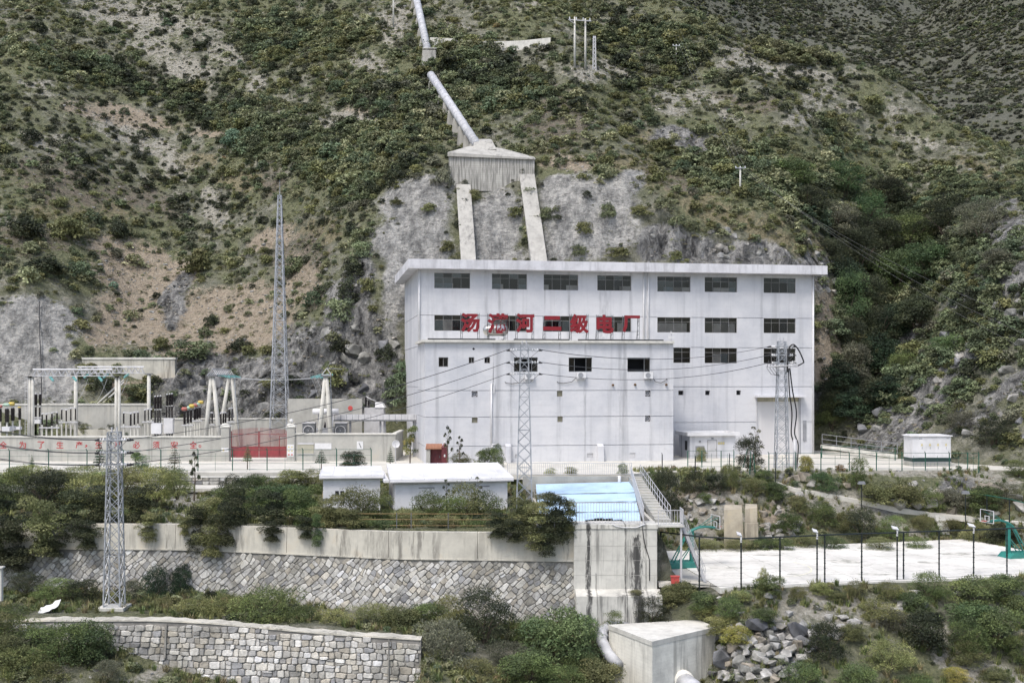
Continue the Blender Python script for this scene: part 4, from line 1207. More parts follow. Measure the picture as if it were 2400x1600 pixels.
t = thing('railing', 'grey barred railing along the head wall in front of the annex', 'railing', (5, 109.9, 0))
picket(t, (XZ(1190, 109.9, 0).x, 109.9, 0.0), (XZ(1480, 109.9, 0).x, 109.9, 0.0), 1.15, .19)
t = thing('railing', 'grey barred railing standing on the front edge of the outlet tower', 'railing', (7, 86.3, TZ))
picket(t, (XZ(1351, 86.3, 0).x, 86.3, TZ), (XZ(1500, 86.3, 0).x, 86.3, TZ), 1.55, .20)
t = thing('railing', 'grey barred railing climbing along the east edge of the blue roof', 'railing', (9.6, 98, -2))
picket(t, (9.55, 86.6, TZ), (XZ(1478, 109.5, 0).x, 109.3, -.3), 1.2, .22)
t = thing('railing', 'slanting grey railing along the west edge of the blue roof', 'railing', (3, 98, -2))
a, b = P(1345, 1172, 96), P(1252, 1146, 108)
mb = MB(); rail(mb, a + Vector((0, 0, -.9)), b + Vector((0, 0, -.9)), 1.0, 1.3); mb.build('rail_frame', M['ltgrey_metal'], t)
# steps down the east side of the basin
st = thing('stairway', 'concrete stairway with railings beside the blue roof', 'stairs', (10.8, 98, -2))
for k in range(16):
    y = 88.2 + k * 1.32
    z = TZ + (0 - TZ) * (k + 1) / 16
    MB().box(10.62, 11.75, y, y + 1.36, z - .5, z).build('step', M['wall_conc'], st)
mb = MB(); rail(mb, (11.7, 88.2, TZ), (11.7, 109, 0.0), 1.1, 1.6); mb.build('handrail', M['ltgrey_metal'], st)
lp = thing('landing', 'grey steel landing with barred railing at the top of the metal stairs', 'landing', (11.6, 86.6, TZ))
MB().box(TX1 + .03, 12.4, 86.0, 87.9, TZ - .18, TZ - .06).build('deck', M['coping'], lp)
picket(lp, (TX1 + .1, 86.05, TZ - .06), (12.3, 86.05, TZ - .06), 1.1, .18)
picket(lp, (12.36, 86.2, TZ - .06), (12.36, 87.8, TZ - .06), 1.1, .18)
MB().bar((12.2, 86.2, CZ + .05), (12.2, 86.2, TZ - .18), .14).build('post', M['ltgrey_metal'], lp)
ms = thing('metal_stairs', 'steep grey metal stairs from the landing down to the court', 'stairs', (13, 86.8, -4))
s0, s1 = Vector((12.35, 86.9, TZ - .1)), Vector((P(1640, 1362, 87).x + .3, 86.9, CZ + .1))
for dy in (-.5, .5):
    o = Vector((0, dy, 0))
    MB().bar(s0 + o, s1 + o, .06, .22).build('stringer', M['ltgrey_metal'], ms)
    mb = MB()
    mb.tube([s0 + o + Vector((0, 0, 1.0)), s1 + o + Vector((0, 0, 1.0))], .025, 6).tube([s0 + o + Vector((0, 0, .55)), s1 + o + Vector((0, 0, .55))], .02, 6)
    for k in range(5):
        p = s0.lerp(s1, k / 4) + o
        mb.tube([p, p + Vector((0, 0, 1.0))], .025, 6)
    mb.build('handrail', M['ltgrey_metal'], ms)
trd = MB().box(-.14, .14, -.48, .48, -.02, .02).mesh('tread', M['ltgrey_metal'])
for k in range(1, 18):
    link('tread', trd, s0.lerp(s1, k / 18) - LOC[ms], parent=ms)

# anchor block in the foreground with its pipe
zt = -8.1
A_, B_, C_, D_ = PZ(1427, 1463, zt), PZ(1634, 1451, zt), PZ(1678, 1468, zt), PZ(1529, 1502, zt)
ab = thing('anchor_block', 'big pale concrete anchor block in the foreground beside the boulder pile', 'concrete block', ((A_ + C_) / 2 - Vector((0, 0, 6))))
MB().prism([Vector((p.x, p.y, -15)) for p in (A_, D_, C_, B_)], (0, 0, 15 + zt - .32)).build('block_body', M['block_conc'], ab)
cen = (A_ + B_ + C_ + D_) / 4
MB().prism([Vector((cen.x + (p.x - cen.x) * 1.012, cen.y + (p.y - cen.y) * 1.012, zt - .318)) for p in (A_, D_, C_, B_)], (0, 0, .318)).build('top_slab', M['coping'], ab)
pp = thing('outflow_pipe', 'grey pipe curving from the outlet tower behind the anchor block', 'pipe', (6, 83.5, -9))
MB().tube([P(1470, 1470, 84.6), P(1432, 1468, 83.8), P(1412, 1478, 83.2), P(1410, 1500, 82.6), P(1424, 1530, 81.6), P(1450, 1560, 80.6)], .40, 14).build('pipe_body', M['pipe'], pp, True)
for q, w in (((1432, 1468, 83.8), (1428, 1469, 83.7)), ((1412, 1490, 82.9), (1412, 1494, 82.8))):
    MB().tube([P(*q), P(*w)], .45, 14).build('pipe_collar', M['pipe'], pp, True)
p2 = thing('outflow_pipe', 'white pipe leaving the front of the anchor block at the bottom', 'pipe', tuple(P(1620, 1590, 78)))
MB().tube([P(1602, 1596, 79.2), P(1624, 1612, 78.0), P(1662, 1665, 75.0)], .62, 16).build('pipe_body', M['pipe'], p2, True)
MB().tube([P(1598, 1592, 79.5), P(1604, 1598, 79.0)], .74, 16).build('pipe_collar', M['block_conc'], p2, True)

# ---------------------------------------------------------------- sheds and small houses
def shed(name, label, fl, fr, z0, zf, zr, depth, over=.3, win=None, doors=(), pipe=None):
    """fl, fr: front corners (x, y); roof slopes up to the back"""
    t = thing(name, label, 'shed', ((fl[0] + fr[0]) / 2, fl[1], z0))
    u = Vector((fr[0] - fl[0], fr[1] - fl[1], 0)); L = u.length; u.normalize()
    n = Vector((-u.y, u.x, 0))
    c = [Vector((fl[0], fl[1], 0)), Vector((fr[0], fr[1], 0))]
    c += [c[1] + n * depth, c[0] + n * depth]
    MB().hexa([Vector((p.x, p.y, z0)) for p in c], [Vector((c[0].x, c[0].y, zf)), Vector((c[1].x, c[1].y, zf)), Vector((c[2].x, c[2].y, zr)), Vector((c[3].x, c[3].y, zr))]).build('wall', M['white'], t)
    o = [c[0] - u * over - n * over, c[1] + u * over - n * over, c[2] + u * over * .4 + n * over * .3, c[3] - u * over * .4 + n * over * .3]
    zz = [zf - .05, zf - .05, zr + .25, zr + .25]
    MB().hexa([Vector((p.x, p.y, z + .055)) for p, z in zip(o, zz)], [Vector((p.x, p.y, z + .34)) for p, z in zip(o, zz)]).build('roof', M['white'], t)
    nr = int(L / .8)
    for k in range(nr + 1):                               # standing laps of the roof sheets
        p_, q_ = o[0].lerp(o[1], k / nr), o[3].lerp(o[2], k / nr)
        MB().bar((p_.x, p_.y, zz[0] + .35), (q_.x, q_.y, zz[2] + .35), .05, .05).build('roof_rib', M['shutter'], t)
    MB().bar(o[0] + Vector((0, -.03, zz[0] + .16)), o[1] + Vector((0, -.03, zz[1] + .16)), .10, .10).build('gutter', M['shutter'], t)
    return t, c, u, n
def at_front(c0, u, n, s, out, z): return c0 + u * s - n * out + Vector((0, 0, z))
z0 = -2.05
s1, c, u, n = shed('small_shed', 'small white shed with sloping roof left of the longer shed', (P(757, 1125, 99).x, 99), (P(889, 1125, 99).x, 99.6), z0, EYE + (HZ - 1122) / F * 99, EYE + (HZ - 1101) / F * 104 - .25, 4.6)
for sx, zz in ((1.0, 1.35),):
    for k in (0, .42):
        p = at_front(c[0], u, n, sx + k, .012, z0 + zz - .1)
        MB().prism([p, p + u * .30, p + u * .30 + Vector((0, 0, .40)), p + Vector((0, 0, .40))], n * .01).build('window', M['dark'], s1)
p = at_front(c[0], u, n, 2.2, .015, z0)
MB().prism([p, p + u * .9, p + u * .9 + Vector((0, 0, 1.95)), p + Vector((0, 0, 1.95))], n * .012).build('door', M['ltgrey_metal'], s1)
s2, c, u, n = shed('long_shed', 'long white shed with bright sloping roof left of the lattice pylon', (P(926, 1130, 98.4).x, 98.4), (P(1189, 1125, 98.4).x, 100.2), z0, EYE + (HZ - 1131) / F * 98.4, EYE + (HZ - 1097) / F * 104 - .2, 5.6, .45)
for sx, w, zb_, h in ((2.0, 1.2, .0, 1.95), (6.6, 1.25, .0, 2.0)):
    p = at_front(c[0], u, n, sx, .014, z0 + zb_)
    d = MB().prism([p, p + u * w, p + u * w + Vector((0, 0, h)), p + Vector((0, 0, h))], n * .012).build('door', M['shutter'], s2)
    q = p + Vector((0, 0, h)) - n * .03
    MB().bar(q - u * .05, q + u * (w + .05), .07).build('lintel', M['grey_metal'], s2)
q = at_front(c[0], u, n, 5.6, .06, 0)
MB().tube([q + Vector((0, 0, z0)), q + Vector((0, 0, c[0].z + EYE + (HZ - 1131) / F * 98.4))], .05, 6).build('drain_pipe', M['white'], s2, True)
p = c[0] - u * .75 + Vector((0, 0, EYE + (HZ - 1131) / F * 98.4))
MB().hexa([c[0] - u * .9 + n * .3 + Vector((0, 0, p.z - .0)), c[0] - u * .46 + n * .2 + Vector((0, 0, p.z)), c[3] - u * .46 + Vector((0, 0, p.z + .3)), c[3] - u * .9 + Vector((0, 0, p.z + .3))],
          [c[0] - u * .9 + n * .3 + Vector((0, 0, p.z + .2)), c[0] - u * .46 + n * .2 + Vector((0, 0, p.z + .2)), c[3] - u * .46 + Vector((0, 0, p.z + .6)), c[3] - u * .9 + Vector((0, 0, p.z + .6))]).build('roof_lip', M['white'], s2)

# guard house beside the annex
gh = thing('guard_house', 'small white flat roofed house beside the annex', 'house', tuple(XZ(1670, 134, 0)), TH)
gp = lambda px, py: fac(px, py, 0)
GW, GD = 5.35, 4.0
hz_ = 2.55
MB().box(-2.65, 2.7, 0, GD, -.3, hz_).build('wall', M['facade'], gh)
mb = MB()
o = .38
for (a, b, cc, d) in ((-2.65 - o, 2.7 + o, -o, -o + .22), (-2.65 - o, 2.7 + o, GD + o - .22, GD + o), (-2.65 - o, -2.65 - o + .22, -o + .22, GD + o - .22), (2.7 + o - .22, 2.7 + o, -o + .22, GD + o - .22)):
    mb.box(a, b, cc, d, hz_ + .002, hz_ + .38)
mb.box(-2.65 - o + .22, 2.7 + o - .22, -o + .22, GD + o - .22, hz_ + .002, hz_ + .12)
mb.build('roof', M['white'], gh)
dd = MB().box(-.55, .45, -.03, -.002, 0.02, 2.02).build('door', M['ltgrey_metal'], gh)
MB().box(-.60, -.56, -.04, -.002, 0.02, 2.07).box(.46, .50, -.04, -.002, .02, 2.07).box(-.56, .46, -.04, -.002, 2.03, 2.07).build('door_frame', M['frame'], gh)
MB().box(.34, .40, -.07, -.03, .95, 1.05).build('handle', M['steel_dark'], dd)
MB().box(-2.0, -.95, -.035, -.002, .10, 1.42).build('cabinet_door', M['grey_metal'], gh)
MB().box(-.15, .12, -.03, -.002, 2.18, 2.30).build('door_plate', M['steel_dark'], gh)
MB().box(-1.6, -1.38, -.10, -.002, 1.85, 1.98).build('wall_lamp', M['steel_dark'], gh)
mb = MB().box(-2.68, -2.652, .9, 1.7, .9, 1.95).build('side_window', M['dark'], gh)
MB().box(-2.70, -2.652, 3.0, 3.12, 0, hz_).build('corner_pipe', M['grey_metal'], gh)
sg = MB().box(.62, 1.42, -.02, -.002, 1.55, 1.86).build('sign_plate', M['signbeige'], gh)
for k in range(3):
    x = .75 + k * .27
    MB().prism([(x - .09, -.026, 1.63), (x + .09, -.026, 1.63), (x, -.026, 1.80)], (0, .004, 0)).build('warning_mark', M['signyellow'], sg)

# white kiosk transformer
kb = PZ(2184, 1092.8, 0.0)
kt = thing('transformer_kiosk', 'white steel transformer kiosk with dark green base on the terrace', 'kiosk', (kb.x, kb.y, .03), math.radians(4))
KW, KD = 4.1, 2.3
pl = MB().box(-KW / 2, KW / 2, 0, KD, 0, .46).build('plinth', M['wall_conc'], kt)
mb = MB()
for k in range(11):
    mb.bar((-KW / 2 + KW * (k + .5) / 11 - .12, -.03, .05), (-KW / 2 + KW * (k + .5) / 11 - .12, -.03, .44), .035)
mb.bar((-KW / 2, -.03, .42), (KW / 2, -.03, .42), .04).bar((-KW / 2, -.03, .08), (KW / 2, -.03, .08), .04)
mb.build('plinth_grille', M['grey_metal'], pl)
MB().box(-KW / 2 + .02, KW / 2 - .02, .02, KD - .02, .462, .84).build('base_band', pm('kiosk_green', (.010, .035, .032), None, 2, .5), kt)
MB().box(-KW / 2 + .04, KW / 2 - .04, .04, KD - .04, .842, 3.02).build('casing', M['white'], kt)
MB().hexa([(-KW / 2 - .1, -.1, 3.022), (KW / 2 + .1, -.1, 3.022), (KW / 2 + .1, KD + .1, 3.022), (-KW / 2 - .1, KD + .1, 3.022)], [(-KW / 2 - .1, -.1, 3.12), (KW / 2 + .1, -.1, 3.12), (KW / 2 - .3, KD, 3.2), (-KW / 2 + .3, KD, 3.2)]).build('roof', M['white'], kt)
for k in range(4):
    x0 = -KW / 2 + .62 + k * .84
    dn = MB().box(x0, x0 + .81, .012, .038, .90, 2.92).build('door', M['white'], kt)
    MB().box(x0 + .40, x0 + .44, -.02, .010, 1.75, 1.98).build('handle', M['grey_metal'], dn)
    MB().prism([(x0 + .30, .004, 2.14), (x0 + .50, .004, 2.14), (x0 + .40, .004, 2.34)], (0, .006, 0)).build('warning_mark', M['signyellow'], dn)
    MB().box(x0 + .29, x0 + .51, .005, .010, 2.06, 2.10).build('warning_text', M['signyellow'], dn)
MB().box(-KW / 2 + .70, -KW / 2 + 1.05, .0, .036, 2.76, 2.84).box(KW / 2 - .5, KW / 2 - .25, .0, .036, 2.80, 2.86).build('name_plate', M['grey_metal'], kt)

# red brick porch beside the annex wall
rp = thing('brick_porch', 'little dark red porch with orange tiled roof at the annex corner', 'porch', tuple(PZ(1022, 1092, 0.0)))
bx, by = LOC[rp].x, LOC[rp].y
MB().box(bx - 1.0, bx - .62, by, by + 1.4, 0, 1.85).build('side_wall', M['wall_conc'], rp)
for i in range(4):
    for j in range(9):
        MB().box(bx + .56 + (i % 2) * .005 + i * .14, bx + .56 + i * .14 + .13, by - .02, by + 1.4, .02 + j * .21, .02 + j * .21 + .195).build('brick', M['brick_red'], rp)
MB().hexa([(bx + .5, by - .06, 1.92), (bx + 1.15, by - .06, 1.92), (bx + 1.15, by + 1.4, 1.92), (bx + .5, by + 1.4, 1.92)], [(bx + .75, by + .2, 2.25), (bx + .95, by + .2, 2.25), (bx + .95, by + 1.2, 2.25), (bx + .75, by + 1.2, 2.25)]).build('pillar_cap', M['brick_red'], rp)
dd = MB().box(bx - .60, bx + .54, by + .75, by + .85, .02, 1.8).build('door', M['brick_red'], rp)
MB().box(bx + .3, bx + .36, by + .70, by + .745, .8, 1.05).build('handle', M['steel_dark'], dd)
tl = MB().tube([(0, -.25, 0), (0, .95, .42)], .075, 6).mesh('roof_tile', M['tile_orange'])
for k in range(11): link('roof_tile', tl, (-1.0 + k * .15, .1, 1.78), parent=rp)
MB().hexa([(bx - 1.08, by - .1, 1.72), (bx + .58, by - .1, 1.72), (bx + .58, by + 1.1, 2.15), (bx - 1.08, by + 1.1, 2.15)], [(bx - 1.08, by - .1, 1.77), (bx + .58, by - .1, 1.77), (bx + .58, by + 1.1, 2.2), (bx - 1.08, by + 1.1, 2.2)]).build('roof_deck', M['tile_orange'], rp)
MB().lathe((bx + .85, by + .6, 2.25), [(.02, 0), (.10, .05), (.13, .14), (.10, .23), (.02, .27)], 10).build('lamp_globe', M['signwhite'], rp, True)
MB().box(bx + .8, bx + .95, by - .035, by - .022, .95, 1.2).build('name_plate', M['signwhite'], rp)

# ---------------------------------------------------------------- slogan wall, gate, yard walls
WY = 129.0
wx = lambda px, d=WY: (px - 1200) / F * d
sw = thing('slogan_wall', 'long grey yard wall painted with a row of red characters', 'wall', (wx(260), WY, 0))
zt = EYE + (HZ - 1021) / F * WY
MB().box(wx(-420), wx(520), WY, WY + .28, -.2, zt - .16).build('wall_body', M['wall_conc'], sw)
MB().box(wx(-420), wx(520), WY - .10, WY + .36, zt - .158, zt).build('coping', M['coping'], sw)
for k in range(9):
    x = wx(-380 + k * 105)
    MB().box(x - .012, x + .012, WY - .004, WY - .001, -.1, zt - .17).build('joint', M['mortar_pale'], sw)
SL = [('全', 7.7), ('为', 52.8), ('了', 96.2), ('生', 140.5), ('产', 185.6), ('，', 201.8), ('生', 231.6), ('产', 276), ('必', 320), ('须', 366), ('安', 408.7), ('全', 453), ('。', 468.7)]
gl = glyph([s for s, _ in SL], .012, .02)
for (chh, px_), g in zip(SL, gl):
    h = 16.5 if chh not in '，。' else 6.5
    cy = 1042 if chh not in '，。' else 1045
    x0, x1 = wx(px_ - h / 2), wx(px_ + h / 2)
    fit_glyph(g, x0, x1, EYE + (HZ - cy - h / 2) / F * WY, EYE + (HZ - cy + h / 2) / F * WY, WY - .003, .012).build('painted_character', M['redpaint'], sw)
def gate_pillar(px0, px1, lab, lamp):
    t = thing('gate_pillar', lab, 'pillar', (wx((px0 + px1) / 2), WY, 0), group='gate pillars')
    x0, x1 = wx(px0), wx(px1)
    zt_ = EYE + (HZ - 1000) / F * WY
    MB().box(x0, x1, WY - .25, WY + .6, -.2, zt_).build('shaft', M['wall_conc'], t)
    cx = (x0 + x1) / 2
    MB().hexa([(x0 - .1, WY - .35, zt_ + .002), (x1 + .1, WY - .35, zt_ + .002), (x1 + .1, WY + .7, zt_ + .002), (x0 - .1, WY + .7, zt_ + .002)], [(x0 + .1, WY - .1, zt_ + .36), (x1 - .1, WY - .1, zt_ + .36), (x1 - .1, WY + .45, zt_ + .36), (x0 + .1, WY + .45, zt_ + .36)]).build('cap', M['coping'], t)
    if lamp:
        MB().tube([(cx, WY + .17, zt_ + .36), (cx, WY + .17, zt_ + .48)], .05, 8).build('lamp_stem', M['steel_dark'], t)
        MB().lathe((cx, WY + .17, zt_ + .46), [(.03, 0), (.16, .06), (.21, .20), (.16, .34), (.03, .40)], 14).build('lamp_globe', M['signwhite'], t, True)
    return t, x0, x1
t, x0, x1 = gate_pillar(519.4, 538, 'grey gate pillar left of the red gate', False)
p = MB().box(x0 + .05, x1 - .05, WY - .27, WY - .252, 1.05, 1.5).build('sign_plate', M['signwhite'], t)
MB().prism([(x0 + .15, WY - .275, 1.15), (x0 + .38, WY - .275, 1.15), (x0 + .265, WY - .275, 1.38)], (0, .004, 0)).build('warning_mark', M['signyellow'], p)
t, x0, x1 = gate_pillar(672.7, 691.4, 'grey gate pillar with globe lamp right of the red gate', True)
p = MB().box(x0 + .08, x1 - .08, WY - .27, WY - .252, .55, 1.85).build('sign_plate', M['signwhite'], t)
for j in range(3):
    for i in range(2):
        a = x0 + .15 + i * .33; b = .62 + j * .42
        if j == 0: MB().lathe((a + .1, WY - .273, b + .14), [(.09, -.003), (.09, .002)], 10, 'Y').build('prohibition_mark', M['signred'], p)
        else: MB().prism([(a, WY - .275, b + .06), (a + .2, WY - .275, b + .06), (a + .1, WY - .275, b + .24)], (0, .004, 0)).build('warning_mark', M['signyellow'], p)
gt = thing('gate', 'red steel gate with upright bars above solid lower panels', 'gate', (wx(606), WY + .3, 0))
gx0, gx1 = wx(539.5), wx(672)
gb, gm_, gtp = .42, EYE + (HZ - 1047) / F * WY, EYE + (HZ - 1010) / F * WY
for a, b in ((gx0 + .03, (gx0 + gx1) / 2 - .02), ((gx0 + gx1) / 2 + .02, gx1 - .03)):
    pn = MB().box(a, b, WY + .28, WY + .33, gb, gm_).build('lower_panel', M['redgate'], gt)
    mb = MB()
    for x in (a + .04, b - .04): mb.bar((x, WY + .3, gb), (x, WY + .3, gtp), .08)
    mb.bar((a, WY + .3, gm_), (b, WY + .3, gm_), .08).bar((a, WY + .3, gtp - .35), (b, WY + .3, gtp - .35), .06)
    mb.build('gate_frame', M['redgate'], gt)
    brm = MB().bar((0, 0, 0), (0, 0, gtp - gm_ + .12), .035).mesh('bar', M['redgate'])
    nb_ = int((b - a) / .125)
    for k in range(1, nb_):
        x = a + (b - a) * k / nb_
        h = .25 * math.sin(math.pi * (x - gx0) / (gx1 - gx0))
        link('bar', brm, Vector((x, WY + .3, gm_)) - LOC[gt], (1, 1, 1 + h * .5), parent=gt)
wk = MB()
wx0, wx1 = gx1 - .85, gx1 - .06
wk.bar((wx0, WY + .25, gb), (wx0, WY + .25, gtp - .55), .06).bar((wx0, WY + .25, gtp - .55), (wx1, WY + .25, gtp - .55), .06)
wk.build('wicket_frame', M['redgate'], gt)
yw = thing('yard_wall', 'plain grey yard wall right of the red gate with notice boards', 'wall', (wx(810), WY, 0))
zt2 = EYE + (HZ - 1014.5) / F * WY
MB().box(wx(691), wx(927), WY, WY + .28, -.2, zt2 - .16).build('wall_body', M['wall_conc'], yw)
MB().box(wx(691), wx(929), WY - .10, WY + .36, zt2 - .158, zt2).build('coping', M['coping'], yw)
MB().box(wx(927) - .28, wx(927), WY + .285, WY + 9, -.2, zt2 - .16).build('return_wall', M['wall_conc'], yw)
MB().box(wx(927) - .38, wx(929), WY + .365, WY + 9.1, zt2 - .158, zt2 - .002).build('return_coping', M['coping'], yw)
def board(name, lab, a, b, y0, y1, mat, frame=True):
    t = thing(name, lab, 'sign', (wx((a + b) / 2), WY, EYE + (HZ - y1) / F * WY))
    za, zc = EYE + (HZ - y1) / F * WY, EYE + (HZ - y0) / F * WY
    MB().box(wx(a), wx(b), WY - .05, WY - .004, za, zc).build('panel', M[mat], t)
    return t, wx(a), wx(b), za, zc
t, a, b, c_, d = board('notice_board', 'beige notice board on the yard wall next to the gate pillar', 698, 735, 1038, 1062, 'signbeige')
MB().box(a - .04, b + .04, WY - .09, WY - .052, d - .14, d + .05).box(a - .04, b + .04, WY - .09, WY - .052, c_ - .06, c_).build('frame', M['ltgrey_metal'], t)
for k in range(5): MB().box(a + .15, b - .15, WY - .055, WY - .052, c_ + .15 + k * .15, c_ + .18 + k * .15).build('text_line', M['wall_conc'], t)
t, a, b, c_, d = board('notice_board', 'white notice board on the yard wall beside the beige one', 738, 777, 1038, 1052, 'signwhite')
t, a, b, c_, d = board('poster', 'white poster with dark diagonal mark on the yard wall', 836.5, 851, 1033.7, 1053, 'signwhite')
MB().prism([(a + .2, WY - .056, d - .2), (a + .27, WY - .056, d - .18), (b - .15, WY - .056, c_ + .2), (b - .25, WY - .056, c_ + .18)], (0, .004, 0)).build('dark_mark', M['steel_dark'], t)
# pale wall high on the bank behind the yard
ww = thing('retaining_wall', 'pale concrete wall on the slope behind the substation', 'wall', tuple(XZ(300, 155, 8)))
a, b = P(195, 842, 156), P(412, 846, 156)
MB().box(a.x, b.x, 155.6, 156.4, 4.5, a.z).build('wall_body', M['band_conc'], ww)
MB().box(a.x - .1, b.x + .1, 155.5, 156.5, a.z + .002, a.z + .25).build('coping', M['coping'], ww)
bw_ = thing('yard_wall', 'grey wall at the back of the substation below the slope', 'wall', tuple(XZ(230, 150, 0)))
zz = EYE + (HZ - 949) / F * 150
MB().box(XZ(-300, 150, 0).x, XZ(345, 150, 0).x, 150, 150.4, -.2, zz).build('wall_body', M['wall_conc'], bw_)
MB().box(XZ(-300, 150, 0).x, XZ(345, 150, 0).x, 149.9, 150.5, zz + .002, zz + .2).build('coping', M['coping'], bw_)
MB().box(XZ(180, 149.6, 0).x, XZ(275, 149.6, 0).x, 149.5, 149.99, -.1, 2.6).build('plastered_base', M['band_conc'], bw_)
b2 = thing('yard_wall', 'grey panel wall behind the red gate at the foot of the mast', 'wall', tuple(XZ(600, 147, 0)))
zz = EYE + (HZ - 982) / F * 147
MB().box(XZ(345, 147, 0).x, XZ(676, 147, 0).x, 147, 147.4, -.2, zz).build('wall_body', M['wall_conc'], b2)
MB().box(XZ(345, 147, 0).x, XZ(676, 147, 0).x, 146.9, 147.5, zz + .002, zz + .14).build('coping', M['coping'], b2)
for k in range(9):
    x = XZ(400 + k * 33, 147, 0).x
    MB().box(x - .1, x + .1, 146.93, 146.998, -.1, zz).build('pier', M['wall_conc'], b2)
fw = thing('fire_wall', 'tall grey fire wall behind the transformer', 'wall', tuple(XZ(760, 141, 0)))
zz = EYE + (HZ - 934) / F * 143
MB().box(XZ(674, 143, 0).x, XZ(848, 143, 0).x, 143, 143.5, -.2, zz).build('wall_body', M['wall_conc'], fw)
MB().lathe(P(821, 956, 142.98), [(.28, -.02), (.28, .0)], 16, 'Y').build('round_sign', M['signred'], fw)
# ---------------------------------------------------------------- lattice pylons
def lattice(parent, cx, cy, z0, z1, w0, w1, n, leg=.09, br=.04, mat='steel'):
    def cor(z):
        k = (z - z0) / (z1 - z0)
        w = (w0 + (w1 - w0) * k) / 2
        return [Vector((cx - w, cy - w, z)), Vector((cx + w, cy - w, z)), Vector((cx + w, cy + w, z)), Vector((cx - w, cy + w, z))]
    for a, b in zip(cor(z0), cor(z1)):
        MB().bar(a, b, leg).build('leg', M[mat], parent)
    zs = [z0]
    for k in range(n): zs.append(zs[-1] + (1.35 - .7 * k / n))
    zs = [z0 + (z - z0) * (z1 - z0) / (zs[-1] - z0) for z in zs]
    mb = MB()
    for k in range(n):
        A, B = cor(zs[k]), cor(zs[k + 1])
        for i in range(4):
            j = (i + 1) % 4
            mb.bar(A[i], B[j], br).bar(A[j], B[i], br)
            if k % 3 == 0: mb.bar(A[i], A[j], br)
    T = cor(z1)
    for i in range(4): mb.bar(T[i], T[(i + 1) % 4], br * 1.2)
    mb.build('bracing', M[mat], parent)
def ins_string(a, b, n=4, r=.13, mb=None):
    mb = mb or MB()
    a, b = Vector(a), Vector(b)
    for k in range(n):
        p = a.lerp(b, (k + .5) / n)
        d = (b - a).normalized() * .05
        mb.tube([p - d, p - d * .2, p + d * .6], [r, r * .9, r * .3], 9)
    mb.tube([a, b], .02, 5)
    return mb
PY = {}
M['wire_grey'] = pm('grey_wire', (.20, .20, .20), (.16, .16, .16), 1, .6)
def pylon(key, px, d, z0, ytop, w0, w1, n, tiers, lab, arm=.8):
    x = (px - 1200) / F * d
    zt = EYE + (HZ - ytop) / F * d
    t = thing('lattice_pylon', lab, 'pylon', (x, d, z0))
    lattice(t, x, d, z0, zt, w0, w1, n)
    MB().box(x - w0 / 2 - .35, x + w0 / 2 + .35, d - w0 / 2 - .35, d + w0 / 2 + .35, z0 - .8, z0 - .02).build('footing', M['coping'], t)
    PY[key] = []
    for py in tiers:
        z = EYE + (HZ - py) / F * d
        mb = MB()
        for dy in (-w1 / 2 - .03, w1 / 2 + .03): mb.bar((x - arm, d + dy, z), (x + arm, d + dy, z), .08)
        mb.bar((x - arm, d - w1 / 2, z), (x, d - w1 / 2, z + .35), .05).bar((x + arm, d - w1 / 2, z), (x, d - w1 / 2, z + .35), .05)
        mb.bar((x - arm, d - w1 / 2, z), (x - arm, d + w1 / 2, z), .06).bar((x + arm, d - w1 / 2, z), (x + arm, d + w1 / 2, z), .06)
        mb.build('cross_arm', M['steel'], t)
        PY[key].append((x, d, z))
        for sx in (-1, 1):
            for dy in (-.28, .28):
                a = Vector((x + sx * (arm - .25), d + dy, z - .02)); b = a + Vector((sx * .62, 0, .02))
                ins_string(a, b, 3, .14).build('insulator', M['whiteins'], t, True)
                MB().tube([b, b + Vector((sx * .28, 0, -.05))], [.10, .04], 8).build('line_clamp', M['black'], t, True)
        pts = [(x - arm - .4, d - .3, z), (x - .5, d - .75, z - .75), (x + .4, d - .75, z - .75), (x + arm + .4, d - .3, z)]
        MB().tube(pts, .018, 5).build('jumper_wire', M['wire'], t)
    for sx in (-.18, .18): MB().tube([(x + sx, d, zt), (x + sx, d, zt + .35)], .06, 6).build('top_cap', M['ltgrey_metal'], t)
    return t
t1 = pylon('a', 268, 83.5, -6.95, 1012, 1.15, .72, 13, (1030, 1060, 1088), 'galvanised lattice pylon standing on the bench above the lower stone wall', .62)
t2 = pylon('b', 1229, 99.5, -1.95, 808, 1.30, .62, 15, (820, 849, 876), 'galvanised lattice pylon in front of the annex right of the long shed', .85)
t3 = pylon('c', 1832, 119.0, .02, 800, 1.25, .70, 14, (812, 832, 850), 'galvanised lattice pylon with black cable loops in front of the roller door', .75)
# the terminal pylon's ring frame and cables
x, d, z = PY['c'][2]
zr = EYE + (HZ - 858) / F * 119
rf_ = [(x + 1.55 * math.cos(a), d - .2 + .9 * math.sin(a), zr + .05 * math.sin(3 * a)) for a in np.linspace(0, 2 * math.pi, 15)]
MB().tube(rf_, .06, 5, cap=False).tube([(x - 1.5, d - .2, zr), (x + 1.5, d - .2, zr)], .05, 5).tube([(x - 1.1, d - .9, zr - .1), (x + 1.4, d - .5, zr + .12)], .05, 5).build('ring_frame', M['ltgrey_metal'], t3)
for k in range(3):
    a = x - 1.35 + k * .3
    MB().tube([(a, d - .3, zr + .6), (a - .25, d - .6, zr - .2), (a + .15, d - .7, zr - .8), (x - .3, d - .7, zr - .95)], .025, 5).build('jumper_wire', M['wire'], t3)
    ins_string((x + .9 + k * .25, d - .5 + k * .2, zr + .05), (x + 1.0 + k * .25, d - .5 + k * .2, zr + .55), 3, .12).build('insulator', M['whiteins'], t3, True)
zl = EYE + (HZ - 808) / F * 119
